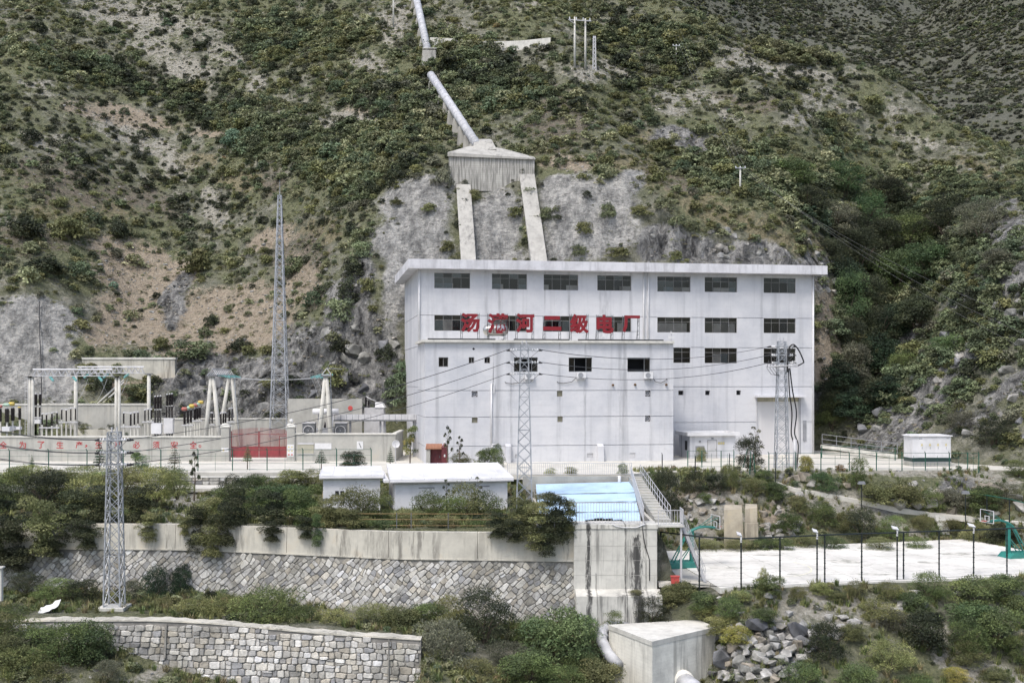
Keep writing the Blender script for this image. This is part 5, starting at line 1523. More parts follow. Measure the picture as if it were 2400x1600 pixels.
cb = [(x + .45, d - .55, zr - .6), (x + .55, d - .55, zl - .6), (x + 1.0, d - .5, zl + .02), (x + 1.55, d - .5, zl - .5), (x + 2.05, d - .5, zl - 1.6), (x + 1.95, d - .5, zr + .3), (x + 1.5, d - .5, zr + .05)]
def smooth_pts(p, n=6):
    p = [Vector(q) for q in p]
    out = []
    for i in range(len(p) - 1):
        a, b, c, e = p[max(i - 1, 0)], p[i], p[i + 1], p[min(i + 2, len(p) - 1)]
        for k in range(n):
            s = k / n
            out.append(.5 * ((2 * b) + (c - a) * s + (2 * a - 5 * b + 4 * c - e) * s * s + (3 * b - a - 3 * c + e) * s ** 3))
    out.append(p[-1])
    return out
MB().tube(smooth_pts(cb), .07, 7).build('cable_loop', M['black'], t3, True)
for dx, o in ((.62, 0), (.95, .12)):
    pts = [(x + .55 + o, d - .6, zr - .2), (x + dx, d - .62, zr - 2.5), (x + dx + .25 + o, d - .64, zr - 4.6), (x + dx + .18, d - .66, zr - 6.6), (x + dx + .42 + o, d - .66, zr - 7.8), (x + dx + .40, d - .66, .1)]
    MB().tube(smooth_pts(pts), .065, 7).build('feeder_cable', M['black'], t3, True)
MB().tube([(x + 1.15, d - .7, .02), (x + 1.15, d - .7, 2.9)], .20, 8).build('cable_guard', M['ltgrey_metal'], t3, True)
MB().box(x - .9, x + 2.0, d - 1.7, d + .6, -.5, .022).build('pad', M['coping'], t3)

# overhead lines
def cable(a, b, sag, lab, r=.022, mat='wire', group=None, n=16, name='power_line'):
    a, b = Vector(a), Vector(b)
    pts = [a.lerp(b, k / n) - Vector((0, 0, sag * 4 * (k / n) * (1 - k / n))) for k in range(n + 1)]
    o = MB().tube(pts, r, 5).build(name, M[mat], at=tuple(a), label=lab, cat='power line', group=group)
    return o
TN = ['upper', 'middle', 'lower']
for k in range(3):
    for dy in (-.28, .28):
        xa, da, za = PY['a'][k]; xb, db, zb = PY['b'][k]; xc, dc, zc = PY['c'][k]
        cable((xa + .9, da + dy, za), (xb - 1.45, db + dy, zb), .9, 'one of the ' + TN[k] + ' pair of lines between bench pylon and annex pylon', group=TN[k] + ' lines west')
        cable((xb + 1.45, db + dy, zb), (xc - 1.3, dc + dy, zc), 1.0, 'one of the ' + TN[k] + ' pair of lines across the power house front', group=TN[k] + ' lines east')
        e = P(-120, 985 + k * 34, 70)
        cable((xa - .9, da + dy, za), (e.x, e.y + dy, e.z), .35, 'one of the ' + TN[k] + ' pair of lines leaving the bench pylon westward', group=TN[k] + ' lines far west')

# tall lattice mast beside the substation
mx = XZ(652, 146, 0).x
mz0, mz1 = EYE + (HZ - 985) / F * 146, EYE + (HZ - 455) / F * 146
tm = thing('lattice_mast', 'very tall slender lattice mast rising from behind the red gate', 'mast', (mx, 146, mz0))
def mast_part():
    lattice(tm, mx, 146 + 1.0, mz0 - 2, mz1, 2.10, .36, 30, .12, .055)
mast_part()
MB().tube([(mx, 147, mz1 - .3), (mx, 147, mz1 + 1.9)], [.05, .015], 6).build('lightning_rod', M['steel'], tm)

# ---------------------------------------------------------------- substation
def pole_col(parent, x, y, z1, r0=.26, r1=.20, z0=-.1):
    MB().tube([(x, y, z0), (x, y, z1)], [r0, r1], 12).build('column', M['post_conc'], parent, True)
    MB().box(x - .42, x + .42, y - .3, y + .3, z1 + .002, z1 + .12).build('column_cap', M['steel_dark'], parent)
def truss(parent, a, b, h=.75, w=.55, n=11):
    a, b = Vector(a), Vector(b)
    up = Vector((0, 0, h))
    dy = Vector((0, w / 2, 0))
    mb = MB()
    for s in (-1, 1): mb.bar(a + dy * s, b + dy * s, .09)
    mb.build('lower_chord', M['ltgrey_metal'], parent)
    MB().tube([a + up, b + up], .09, 6).build('upper_chord', M['white'], parent)
    mb = MB()
    for k in range(n):
        p, q, m_ = a.lerp(b, k / n), a.lerp(b, (k + 1) / n), a.lerp(b, (k + .5) / n) + up
        for s in (-1, 1): mb.bar(p + dy * s, m_, .05).bar(q + dy * s, m_, .05)
    mb.build('lacing', M['ltgrey_metal'], parent)
for (pa, pb, y, py, lab) in ((73, 275.8, 138, 881.7, 'front portal gantry of two concrete columns and a white truss in the substation'), (177.6, 349, 146, 875, 'rear portal gantry of two concrete columns and a white truss in the substation')):
    xa, xb, zt = XZ(pa, y, 0).x, XZ(pb, y, 0).x, EYE + (HZ - py) / F * y
    g = thing('portal_gantry', lab, 'gantry', ((xa + xb) / 2, y, 0), group='portal gantries')
    for x in (xa, xb):
        for dx in ((-.18, .18) if y == 138 else (0,)): pole_col(g, x + dx, y, zt - .1, .20 if y == 138 else .26, .16 if y == 138 else .22)
    truss(g, (xa + .2, y, zt + .05), (xb - .6, y, zt + .05))
    for k, px in enumerate((118, 172, 232) if y == 138 else (210, 255, 303)):
        s = 1 if y == 138 else -1
        a = Vector((XZ(px, y, 0).x, y - .1, zt - .05)); b = a + Vector((.55 * s, -.4, -.5))
        ins_string(a, b, 6, .16).build('insulator', M['glassins'], g, True)
    if y == 138:
        mb = MB()
        for k in range(28): mb.bar((xa - .62, y - .2, .2 + k * .32), (xa - .30, y - .2, .2 + k * .32), .03)
        mb.bar((xa - .62, y - .2, 0), (xa - .62, y - .2, zt), .04).bar((xa - .32, y - .2, 0), (xa - .32, y - .2, zt), .04)
        mb.build('ladder', M['ltgrey_metal'], g)
def aframe(parent, px_top, px_l, px_r, y, ytop, spread=1.6):
    zt = EYE + (HZ - ytop) / F * y
    for px in (px_l, px_r):
        MB().tube([XZ(px, y, -.1), XZ(px_top + (px - px_top) * .12, y, zt)], [.30, .20], 12).build('leg', M['post_conc'], parent, True)
    x = XZ(px_top, y, 0).x
    MB().box(x - .6, x + .6, y - .35, y + .35, zt - .02, zt + .14).build('leg_cap', M['steel_dark'], parent)
    return x, zt
g2 = thing('line_gantry', 'gantry of two leaning concrete frames left of the gate pillar', 'gantry', tuple(XZ(515, 140, 0)))
xf, zf = aframe(g2, 497, 478, 519, 135, 882)
xb, zb = aframe(g2, 541, 508, 562, 147, 882)
mb = MB()
for dx in (-.5, .5): mb.bar((xf + dx, 135, zf + .2), (xb + dx, 147, zb + .2), .10)
mb.bar((xf, 135, zf + .85), (xb, 147, zb + .85), .12)
for k in range(10):
    p, q = Vector((xf, 135, zf)).lerp(Vector((xb, 147, zb)), k / 10), Vector((xf, 135, zf)).lerp(Vector((xb, 147, zb)), (k + .5) / 10)
    for dx in (-.5, .5): mb.bar(p + Vector((dx, 0, .2)), q + Vector((0, 0, .85)), .05)
mb.build('beam', M['ltgrey_metal'], g2)
MB().bar((XZ(563, 146.5, 0).x, 146.5, 0), (XZ(549, 146.5, 0).x, 146.5, zb), .09).build('climbing_rail', M['steel'], g2)
g3 = thing('line_gantry', 'single leaning concrete frame with pointed steel cap above the transformer', 'gantry', tuple(XZ(764, 136, 0)))
x3, z3 = aframe(g3, 764, 744, 778, 136, 882)
MB().bar((x3 - .55, 136, z3 + .12), (x3 + .1, 136, z3 + .95), .09).bar((x3 + .65, 136, z3 + .12), (x3 + .1, 136, z3 + .95), .09).bar((x3 - .55, 136, z3 + .2), (x3 + .65, 136, z3 + .2), .09).bar((x3 + .1, 136, z3 + .95), (x3 + .1, 148, z3 + .95), .1).build('steel_cap', M['ltgrey_metal'], g3)
MB().bar((XZ(781, 136.5, 0).x, 136.5, 0), (XZ(774, 136.5, 0).x, 136.5, z3 + .5), .10).build('climbing_rail', M['steel'], g3)
for k in range(3):
    a0 = Vector((xf, 135, zf + .2)).lerp(Vector((xb, 147, zb + .2)), .25 + .3 * k)
    a1 = a0 + Vector((1.5, .2, -.35))
    b0 = Vector((x3 - .3, 136.5 + k * 3.5, z3 + .25)); b1 = b0 + Vector((-1.5, -.1, -.4))
    ins_string(a0, a1, 10, .15).build('insulator', M['glassins'], g2, True)
    ins_string(b1, b0, 10, .15).build('insulator', M['glassins'], g3, True)
    cable(a1, b1, .25, 'bare busbar line between the leaning gantries of the substation', .02, 'wire_pale', 'busbar lines')
    cable(b1, b1 + Vector((.9, 0, -2.6)), -.4, 'dropper line hanging from the pointed gantry to the transformer', .018, 'wire_pale', 'dropper lines', 6)
    cable(a1, Vector((a1.x + .2 - .5 * k, a1.y, 4.3)), .1, 'dropper line hanging below the left leaning gantry', .018, 'wire_pale', 'left dropper lines', 4)
for k, px in enumerate((118, 172, 232, 210, 255, 303)):
    y = 137.5 if k < 3 else 145.5
    a = P(px + (4 if k < 3 else -4), 888, y)
    b = P(px + (45 if k < 3 else -40), 952, 140)
    cable(a, b, .5, 'slack dropper line from a portal gantry to the switchgear', .016, 'wire_pale', 'gantry droppers', 8)

def post_ins(mb, x, y, z0, z1, r):
    n = max(5, int((z1 - z0) / .13))
    prof = []
    for k in range(n):
        z = (z1 - z0) * k / n
        prof += [(r * .72, z), (r, z + (z1 - z0) / n * .4)]
    prof.append((r * .72, z1 - z0))
    mb.lathe((x, y, z0), prof, 10)
def switchgear(name, lab, ins, y, frame=None, box=None, rings=(), top=None, group='switchgear'):
    """ins: (px, py_top, py_bottom, width px)"""
    xs = [XZ(i[0], y, 0).x for i in ins]
    t = thing(name, lab, 'switchgear', (sum(xs) / len(xs), y, 0), group=group)
    zlo = 99
    for (px, a, b, w), x in zip(ins, xs):
        z0, z1 = EYE + (HZ - b) / F * y, EYE + (HZ - a) / F * y
        zlo = min(zlo, z0)
        mb = MB(); post_ins(mb, x, y, z0, z1, w / 2 / F * y)
        mb.build('insulator', M['porcelain'], t, True)
        MB().lathe((x, y, z1), [(.10, 0), (.12, .08), (.05, .16)], 8).build('terminal', M['ltgrey_metal'], t, True)
        MB().bar((x, y, -.1), (x, y, z0), .16).build('stand', M['post_conc'], t)
    if len(xs) > 1:
        MB().box(min(xs) - .3, max(xs) + .3, y - .18, y + .18, zlo - .16, zlo - .02).build('base_frame', M['ltgrey_metal'], t)
    if top:
        z1 = EYE + (HZ - ins[0][1]) / F * y + .12
        MB().tube([(x, y, EYE + (HZ - i[1]) / F * y + .14) for x, i in zip(xs, ins)], .05, 6).build('top_bar', M['ltgrey_metal'], t)
    for (px, py, w, h, m) in rings:
        x, z = XZ(px, y, 0).x, EYE + (HZ - py) / F * y
        r = h / 2 / F * y * .72
        MB().lathe((x, y - .1, z), [(r * .6, -w / 2 / F * y), (r, -w / 2 / F * y * .7), (r, w / 2 / F * y * .7), (r * .6, w / 2 / F * y)], 12, 'X').build('coloured_tank', M[m], t, True)
    if box:
        a, b, c, d = box
        MB().box(XZ(a, y, 0).x, XZ(b, y, 0).x, y - .45, y + .2, EYE + (HZ - d) / F * y, EYE + (HZ - c) / F * y).build('mechanism_box', M['white'], t)
    return t
q = lambda x, dx=0: dx + x / 5.873
def INS(lst, ox, oy=840, w=None): return [(ox + a / 5.873, oy + b / 5.873, oy + c / 5.873, (w or e) / 5.873 if not w else w / 5.873) for a, b, c, *r in lst for e in (r or [30])]
switchgear('current_transformer', 'squat black current transformer with red top at the picture edge', INS([(5, 690, 865, 46)], 0), 134, rings=[(2, 952, 8, 10, 'ringred')])
switchgear('current_transformer', 'squat black current transformer with green top in the substation', INS([(97, 690, 875, 68)], 0), 134, rings=[(16, 948, 14, 10, 'ringgreen')], box=(8, 26, 999, 1010))
switchgear('current_transformer', 'squat black current transformer with big yellow top in the substation', INS([(176, 680, 855, 62)], 0), 135, rings=[(28, 946, 14, 12, 'ringyellow')], box=(28, 36, 998, 1008))
switchgear('surge_arrester', 'slim black arrester with small yellow cap left of the gantry column', INS([(272, 685, 840, 46)], 0), 135, rings=[(46, 954, 8, 4, 'ringyellow')], box=(41, 50, 999, 1006))
switchgear('circuit_breaker', 'tall double black breaker columns right behind the front gantry column', INS([(493, 492, 640, 46), (552, 490, 640, 42), (493, 665, 800, 34), (548, 670, 800, 34)], 0), 141, top=False, box=(80, 97, 982, 992))
switchgear('disconnector', 'front half of the row of slim black posts under the front gantry', INS([(580, 770, 910, 24), (640, 775, 940, 24), (715, 760, 925, 26), (785, 750, 905, 24)], 0), 138.5, top=True)
switchgear('disconnector', 'rear half of the row of slim black posts below the rear gantry column', INS([(850, 705, 840, 22), (912, 715, 865, 22), (975, 695, 855, 22), (1037, 690, 845, 22)], 0), 142, top=True)
switchgear('disconnector', 'front row of slim black posts right of the front gantry', INS([(1703, 755, 900, 24), (1800, 765, 925, 28), (1850, 752, 912, 26), (1900, 745, 895, 24)], 0), 138, top=True)
switchgear('disconnector', 'rear row of slim black posts beside the rear gantry column', INS([(1995, 715, 860, 22), (2040, 705, 850, 22), (2085, 708, 835, 22)], 0), 142, top=True)
switchgear('circuit_breaker', 'left black three pole breaker with white cabinet behind the slogan wall', INS([(80, 528, 692, 40), (118, 524, 690, 40), (155, 522, 688, 40), (80, 710, 882, 32), (118, 708, 870, 32), (152, 706, 860, 32)], 350), 138, top=False, box=(357, 380, 992, 1016))
switchgear('circuit_breaker', 'right black three pole breaker with white cabinet behind the slogan wall', INS([(245, 500, 650, 36), (280, 494, 645, 36), (312, 490, 640, 36), (242, 660, 820, 32), (278, 657, 812, 32), (312, 655, 805, 32)], 350), 141, top=False, box=(386, 407, 979, 1015))
switchgear('current_transformer', 'front set of black current transformers with red and yellow heads', INS([(485, 725, 905, 40), (530, 715, 890, 40), (572, 705, 880, 40)], 350), 137, rings=[(433, 958, 14, 12, 'ringred'), (443, 955, 8, 11, 'ringgreen'), (450, 951, 12, 12, 'ringyellow')])
switchgear('current_transformer', 'rear set of black current transformers with red and yellow heads', INS([(625, 690, 845, 40), (660, 680, 830, 38), (695, 672, 820, 36)], 350), 140, rings=[(458, 949, 13, 11, 'ringred'), (466, 946, 8, 10, 'ringgreen'), (471, 942, 13, 11, 'ringyellow')])
switchgear('disconnector', 'black post insulators behind the leaning gantry leg', INS([(830, 760, 900, 26), (865, 755, 890, 26)], 350), 139, top=True)
switchgear('disconnector', 'black post insulators between the leaning gantry legs', INS([(985, 760, 905, 28), (1018, 755, 895, 28), (1050, 750, 885, 28)], 350), 139, top=True)
switchgear('disconnector', 'black post insulators right of the leaning gantry beside the gate pillar', INS([(1100, 700, 860, 28), (1140, 690, 850, 28)], 350), 141, top=True)

# transformers and the cable bridge
tf = thing('transformer', 'grey transformer with two round fans and white oil drum behind the yard wall', 'transformer', tuple(XZ(755, 137, 0)))
y = 138.0
for a, b in ((708.7, 738), (784.5, 812)):
    x0, x1 = XZ(a, y, 0).x, XZ(b, y, 0).x
    z1 = EYE + (HZ - 992) / F * y
    rd = MB().box(x0, x1, y, y + .9, .3, z1).build('radiator', M['steel_dark'], tf)
    MB().box(x0 - .06, x1 + .06, y - .08, y + .95, z1 + .002, z1 + .14).build('radiator_cap', M['ltgrey_metal'], rd)
    cx, cz = (x0 + x1) / 2 - .02, EYE + (HZ - 1009) / F * y
    ring = [(cx + .58 * math.cos(k), y - .10, cz + .58 * math.sin(k)) for k in np.linspace(0, 2 * math.pi, 19)]
    MB().tube(ring, .045, 6, cap=False).build('fan_ring', M['ltgrey_metal'], rd)
    mb = MB().lathe((cx, y - .12, cz), [(.10, 0), (.10, .08)], 8, 'Y')
    for k in range(6): mb.bar((cx, y - .06, cz), (cx + .56 * math.cos(k * 1.047), y - .06, cz + .56 * math.sin(k * 1.047)), .06, .02)
    mb.build('fan_blades', M['grey_metal'], rd)
x0, x1 = XZ(739, y, 0).x, XZ(783, y, 0).x
MB().box(x0 + .05, x1 - .05, y + .1, y + 1.8, .2, EYE + (HZ - 1003) / F * y).build('tank', M['grey_metal'], tf)
cz = EYE + (HZ - 964.5) / F * y
xa, xb = XZ(729, y, 0).x, XZ(791, y, 0).x
MB().lathe(((xa + xb) / 2, y + 1.0, cz), [(.1, -(xb - xa) / 2), (.33, -(xb - xa) / 2 + .05), (.33, (xb - xa) / 2 - .05), (.1, (xb - xa) / 2)], 16, 'X').build('oil_drum', M['white'], tf, True)
for x in (xa + .7, xb - .7): MB().bar((x, y + 1.0, 2), (x, y + 1.0, cz - .3), .10).build('drum_support', M['grey_metal'], tf)
for k in range(3): MB().tube([(x0 + .4 + k * .6, y + .7, 3.0), (x0 + .4 + k * .6, y + .7, 3.9)], [.16, .10], 8).build('bushing', M['porcelain'], tf, True)
MB().tube([(xb - .6, y + .6, cz - .3), (xb - .62, y + .4, 1.0)], .05, 6).build('oil_pipe', M['ltgrey_metal'], tf, True)
tf2 = thing('transformer', 'white topped transformer behind the cable bridge near the power house', 'transformer', tuple(XZ(876, 146, 0)))
y = 146
x0, x1 = XZ(852, y, 0).x, XZ(904, y, 0).x
z1 = EYE + (HZ - 955) / F * y
MB().hexa([(x0, y, .1), (x1, y, .1), (x1, y + 2, .1), (x0, y + 2, .1)], [(x0 + .1, y + .1, z1), (x1 - .3, y + .1, z1), (x1 - .3, y + 1.9, z1), (x0 + .1, y + 1.9, z1)]).build('tank', M['ltgrey_metal'], tf2)
MB().hexa([(x0 + 1.4, y, z1 + .002), (x1 - .1, y, z1 + .002), (x1 - .1, y + 2, z1 + .002), (x0 + 1.4, y + 2, z1 + .002)], [(x0 + 1.4, y + .2, z1 + .65), (x1 - .5, y + .2, z1 + .65), (x1 - .5, y + 1.8, z1 + .65), (x0 + 1.4, y + 1.8, z1 + .65)]).build('cover', M['white'], tf2)
for k in range(2):
    mb = MB(); post_ins(mb, x0 + .25 + k * .35, y + .3, z1, z1 + 1.3 - k * .4, .14); mb.build('bushing', M['porcelain'], tf2, True)
MB().tube([(x0 + .3, y + .3, z1 + 1.35), (x0 + .9, y + .3, z1 + 1.0), (x0 + 1.5, y + .3, z1 + .8)], .06, 6).build('busbar', M['ltgrey_metal'], tf2, True)
br = thing('cable_bridge', 'long grey cable duct on posts running from the substation into the power house', 'cable duct', tuple(XZ(880, 137, 0)))
ya, yb = 140.5, 136.6
a, b = XZ(779, ya, EYE + (HZ - 977) / F * ya), XZ(979, yb, EYE + (HZ - 977) / F * yb)
MB().bar(a, b, .9, .62).build('duct', M['ltgrey_metal'], br)
for k in range(14):
    p = a.lerp(b, (k + .5) / 14)
    MB().box(p.x - .04, p.x + .04, p.y - .49, p.y - .46, p.z - .31, p.z + .31).build('duct_rib', M['grey_metal'], br)
MB().bar(a + Vector((0, 0, -.40)), b + Vector((0, 0, -.40)), 1.0, .12).build('duct_tray', M['steel_dark'], br)
for px in (822, 893, 902, 970, 976):
    k = (px - 779) / 200
    p = a.lerp(b, k)
    MB().bar((p.x, p.y, -.1), (p.x, p.y, p.z - .46), .22).build('post', M['grey_metal'], br)
gp_ = thing('bent_pole', 'pale fallen pipes leaning on the bank behind the substation', 'pipes', tuple(P(255, 935, 151)))
for o in (0, 6): MB().tube([P(228 + o * 1.2, 947 + o * .4, 151.5), P(262 + o, 915 + o, 153), P(290 + o * .3, 890 + o * .5, 155)], .13, 7).build('pipe_length', M['post_conc'], gp_, True)
MB().tube(smooth_pts([P(92, 706, 159.3), P(93, 780, 156.5), P(96, 850, 153.8), P(98, 945, 150.5)]), .07, 6).build('hanging_cable', M['black'], at=tuple(P(98, 945, 150.5)), label='black cable hanging down the grey sprayed slope at the west', cat='cable')
# satellite dish
sdh = thing('satellite_dish', 'white satellite dish on a thin post beside the yard wall end', 'satellite dish', tuple(PZ(927, 1094, 0.0)))
bx, by = LOC[sdh].x, LOC[sdh].y
zc = EYE + (HZ - 1040) / F * by
MB().tube([(bx, by, 0), (bx, by, zc)], .04, 6).build('post', M['ltgrey_metal'], sdh)
MB().lathe((bx + .05, by - .1, zc), [(.02, .10), (.20, .085), (.33, .04), (.40, -.02), (.39, -.02), (.31, .03), (.19, .07), (.02, .085)], 20, 'Y').build('dish', M['white'], sdh, True)
MB().bar((bx + .05, by - .1, zc - .35), (bx + .05, by - .5, zc), .025).build('feed_arm', M['grey_metal'], sdh)

# ---------------------------------------------------------------- fences
def fence(label, pts, h, mat='green', lean=0, wires=(1.0, .72, .36, .08), r=.05, outrig=True, mesh=True):
    c = sum((Vector(p) for p in pts), Vector()) / len(pts)
    t = thing('fence', label, 'fence', tuple(c))
    for p in pts:
        p = Vector(p)
        mb = MB().tube([p - Vector((0, 0, .3)), p + Vector((lean, 0, h))], r, 7)
        if outrig: mb.tube([p + Vector((lean, 0, h)), p + Vector((lean - .10, -.05, h + .16))], r * .7, 6)
        mb.build('post', M[mat], t)
    for w in wires:
        MB().tube([Vector(p) + Vector((lean * w, 0, h * w)) for p in pts], .014 if w < .98 else .02, 5).build('wire', M[mat], t)
    if mesh:
        mb = MB()
        for a, b in zip(pts, pts[1:]):
            a, b = Vector(a), Vector(b)
            m_ = a.lerp(b, .5)
            mb.tube([m_, m_ + Vector((0, 0, h * .85))], .016, 5)
        mb.build('stay', M[mat], t)
    return t
fpts = [XZ(px, d, float(max(ht(XZ(px, d, 0).x, d), -.02))) for px, d in ((-70, 114.9), (22, 114.9), (114, 114.9), (204, 114.9), (289, 114.9), (377, 114.9), (464, 115.2), (545, 115.4), (626, 115.6), (710, 115.8), (789, 116.0), (870, 116.2))]
fence('green wire fence along the terrace in front of the slogan wall', fpts, 2.05)
fpts = [XZ(px, d, .0) for px, d in ((1802, 116.2), (1865, 116.5), (1924, 116.6), (1990.6, 116.7), (2054, 116.8), (2114, 116.8), (2168.8, 116.8), (2225, 116.6), (2268, 116.4), (2294, 116.2))]
fence('green wire fence along the terrace edge in front of the kiosk', fpts, 1.66)
fpts = [XZ(px, 119.5 + k * .2, .0) for k, px in enumerate((1612, 1645, 1690, 1720))]
fence('green wire fence in front of the guard house', fpts, 1.7, outrig=False)
fpts = [P(1926, 1062, 134), P(2014, 1062, 132), P(2098, 1061, 130)]
fence('short green wire fence behind the terrace at the gully', [Vector((p.x, p.y, float(ht(p.x, p.y)))) for p in fpts], 1.5, outrig=False)
for k, (px, py, lx, h, lab) in enumerate([(1552, 1113, 0, 1.9, 'thin dark post right of the head wall'), (1629, 1110, .02, 1.6, 'thin dark post in front of the guard house bushes'), (1708, 1106, .05, 1.7, 'thin dark post leaning beside the road edge'),
        (1757, 1112, .05, 2.1, 'green leaning post below the round bush'), (1771, 1117, -.10, 2.0, 'tilted green post right of the round bush'), (1817, 1136, .02, 3.0, 'tall thin dark post above the start of the footpath'), (1740, 1098, .25, 1.9, 'strongly leaning green post under the round bush')]):
    b = hit(px, py)
    t = thing('fence_post', lab, 'post', tuple(b))
    MB().tube([b - Vector((0, 0, .3)), b + Vector((lx * h, 0, h))], .05, 7).build('shaft', M['green' if 'green' in lab else 'dkgreen'], t)
    MB().tube([b + Vector((lx * h, 0, h)), b + Vector((lx * h - .05, 0, h + .14))], .035, 6).build('tip', M['green' if 'green' in lab else 'dkgreen'], t)
# grey pipe railing at the gully
t = thing('railing', 'grey pipe railing along the ramp at the mouth of the gully', 'railing', tuple(P(2010, 1050, 136)))
ra, rb, rc = P(1927, 1040, 141), P(2030, 1054, 136), P(2103, 1063, 132)
for p, q in ((ra, rb), (rb, rc)):
    mb = MB(); rail(mb, p, q, 1.15, 1.9, (1.0, .5, .05), .03); mb.build('rail_frame', M['grey_metal'], t)
ramp_ = MB().prism([ra + Vector((0, -.1, -.1)), rc + Vector((0, -.1, -.1)), rc + Vector((0, .6, -.1)), ra + Vector((0, .8, -.1))], (0, 0, -.4)).build('ramp', M['coping'], kind='structure')

# court fence, floodlights, hoops
cpost = [(1548.6, 87.8), (1639, 85.2), (1737, 84.0), (1828, 85.0), (1915, 85.8), (1933, 86.1), (2019.6, 86.8), (2102.7, 87.4), (2117.7, 87.6), (2201, 88.3), (2282, 89.0), (2360, 89.8), (2450, 90.6)]
FH = 3.5
cf = thing('court_fence', 'tall dark fence along the near side of the court', 'fence', tuple(XZ(1950, 86, CZ)))
pts = [XZ(px, d, CZ) for px, d in cpost]
for p in pts:
    mb = MB().tube([p - Vector((0, 0, 1.2)), p + Vector((0, 0, FH))], .055, 8)
    mb.build('post', M['dkgreen'], cf)
    mb = MB()
    for k in range(9): mb.tube([p + Vector((0, 0, .3 + k * .38)), p + Vector((0, 0, .36 + k * .38))], .075, 6)
    mb.build('clamps', M['dkgreen'], cf)
MB().tube([p + Vector((0, 0, FH)) for p in pts], .055, 7).build('top_rail', M['dkgreen'], cf)
MB().tube([p + Vector((0, 0, .05)) for p in pts], .03, 6).build('bottom_rail', M['dkgreen'], cf)
cf2 = thing('court_fence', 'dark fence at the far right side of the court', 'fence', tuple(XZ(2330, 108, CZ)))
pts2 = [XZ(px, d, float(max(ht(XZ(px, d, 0).x, d), CZ))) for px, d in ((2228, 113.5), (2262.8, 112.8), (2313, 110), (2366, 106.5), (2450, 99))]
ztop = CZ + FH + .55
for p in pts2:
    MB().tube([p - Vector((0, 0, .6)), Vector((p.x, p.y, ztop))], .055, 8).build('post', M['dkgreen'], cf2)
MB().tube([Vector((p.x, p.y, ztop)) for p in pts2[1:]], .05, 7).build('top_rail', M['green'], cf2)
for px, d, w, s, nm in ((1737, 84.0, .55, 1, 'at the bend of the near court fence'), (1915, 85.8, .62, -1, 'above the boulder pile on the near court fence'), (2102.7, 87.4, .8, -1, 'over the middle of the near court fence'), (2282, 89.0, .85, -1, 'nearest the right hoop on the near court fence')):
    b = XZ(px, d, CZ + FH)
    w *= .60
    t = thing('floodlight', 'white floodlight panel ' + nm, 'floodlight', tuple(b), group='court floodlights')
    MB().tube([b + Vector((0, 0, -.25)), b + Vector((0, 0, .22))], .07, 8).build('bracket', M['signwhite'], t)
    q0 = b + Vector((-.12 - w / 2, -.15, .25))
    MB().hexa([q0, q0 + Vector((w, .1, -.10)), q0 + Vector((w, .55, .05)), q0 + Vector((0, .45, .18))], [v + Vector((0, -.03, .07)) for v in (q0, q0 + Vector((w, .1, -.10)), q0 + Vector((w, .55, .05)), q0 + Vector((0, .45, .18)))]).build('panel', M['signwhite'], t)
for px, py, h, lab in ((2019, 1196, 2.4, 'dark lamp post on the bank above the court'), (2262.8, 1250, 3.5, 'dark lamp post behind the far corner of the court')):
    b = hit(px, py)
    t = thing('lamp_post', lab, 'lamp post', tuple(b))
    MB().tube([b - Vector((0, 0, .3)), b + Vector((0, 0, h))], .05, 8).build('post', M['dkgreen'], t)
    MB().box(b.x - .32, b.x + .32, b.y - .2, b.y + .2, b.z + h, b.z + h + .14).box(b.x - .28, b.x + .28, b.y - .22, b.y + .1, b.z + h + .18, b.z + h + .26).build('lamp_head', M['grey_metal'], t)
def hoop(px, d, rz, lab):
    b = XZ(px, d, CZ + .065)
    t = thing('basketball_hoop', lab, 'basketball hoop', tuple(b), rz, 'basketball hoops')
    MB().hexa([(-2.2, -.85, 0), (.45, -.85, 0), (.45, .85, 0), (-2.2, .85, 0)], [(-2.2, -.85, .40), (.05, -.85, .40), (.05, .85, .40), (-2.2, .85, .40)]).build('base', M['teal'], t)
    MB().hexa([(-.16, -.13, .40), (.16, -.13, .40), (.16, .13, .40), (-.16, .13, .40)], [(-.13, -.11, 2.75), (.13, -.11, 2.75), (.13, .11, 2.75), (-.13, .11, 2.75)]).build('post', M['teal'], t)
    arm = smooth_pts([(-.75, 0, 1.95), (-.35, 0, 2.55), (.25, 0, 2.92), (.95, 0, 3.06), (1.9, 0, 2.98)])
    mb = MB()
    for dy in (-.12, .12): mb.tube([p + Vector((0, dy, 0)) for p in arm], .08, 7)
    mb.build('arm', M['teal'], t, True)
    mb = MB()
    for dy in (-.3, .3): mb.bar((-.75, dy * .5, 1.95), (-1.6, dy, .4), .08).bar((-.15, dy * .4, 1.5), (-1.0, dy, .4), .06)
    mb.bar((-1.15, -.25, 1.2), (-1.15, .25, 1.2), .05).build('brace', M['teal'], t)
    f = MB()
    for y0, y1, z0, z1 in ((-.9, .9, 2.90, 2.935), (-.9, .9, 3.915, 3.95), (-.9, -.865, 2.935, 3.915), (.865, .9, 2.935, 3.915)): f.box(1.95, 2.0, y0, y1, z0, z1)
    f.box(1.94, 1.99, -.30, .30, 3.02, 3.07).box(1.94, 1.99, -.30, .30, 3.42, 3.47).box(1.94, 1.99, -.30, -.25, 3.07, 3.42).box(1.94, 1.99, .25, .30, 3.07, 3.42)
    bb = f.build('backboard', M['signwhite'], t)
    g = MB().box(1.965, 1.98, -.84, .84, 2.96, 3.89).build('glass_panel', M['clear'], bb)
    rg = [(2.25 + .22 * math.cos(k), .22 * math.sin(k), 3.05) for k in np.linspace(0, 2 * math.pi, 15)]
    MB().tube(rg, .015, 5, cap=False).build('ring', M['signred'], bb)
    for dy in (-.5, .5): MB().bar((.4, dy * .15, 2.95), (1.95, dy, 3.8), .035).build('stay', M['teal'], t)
    return t
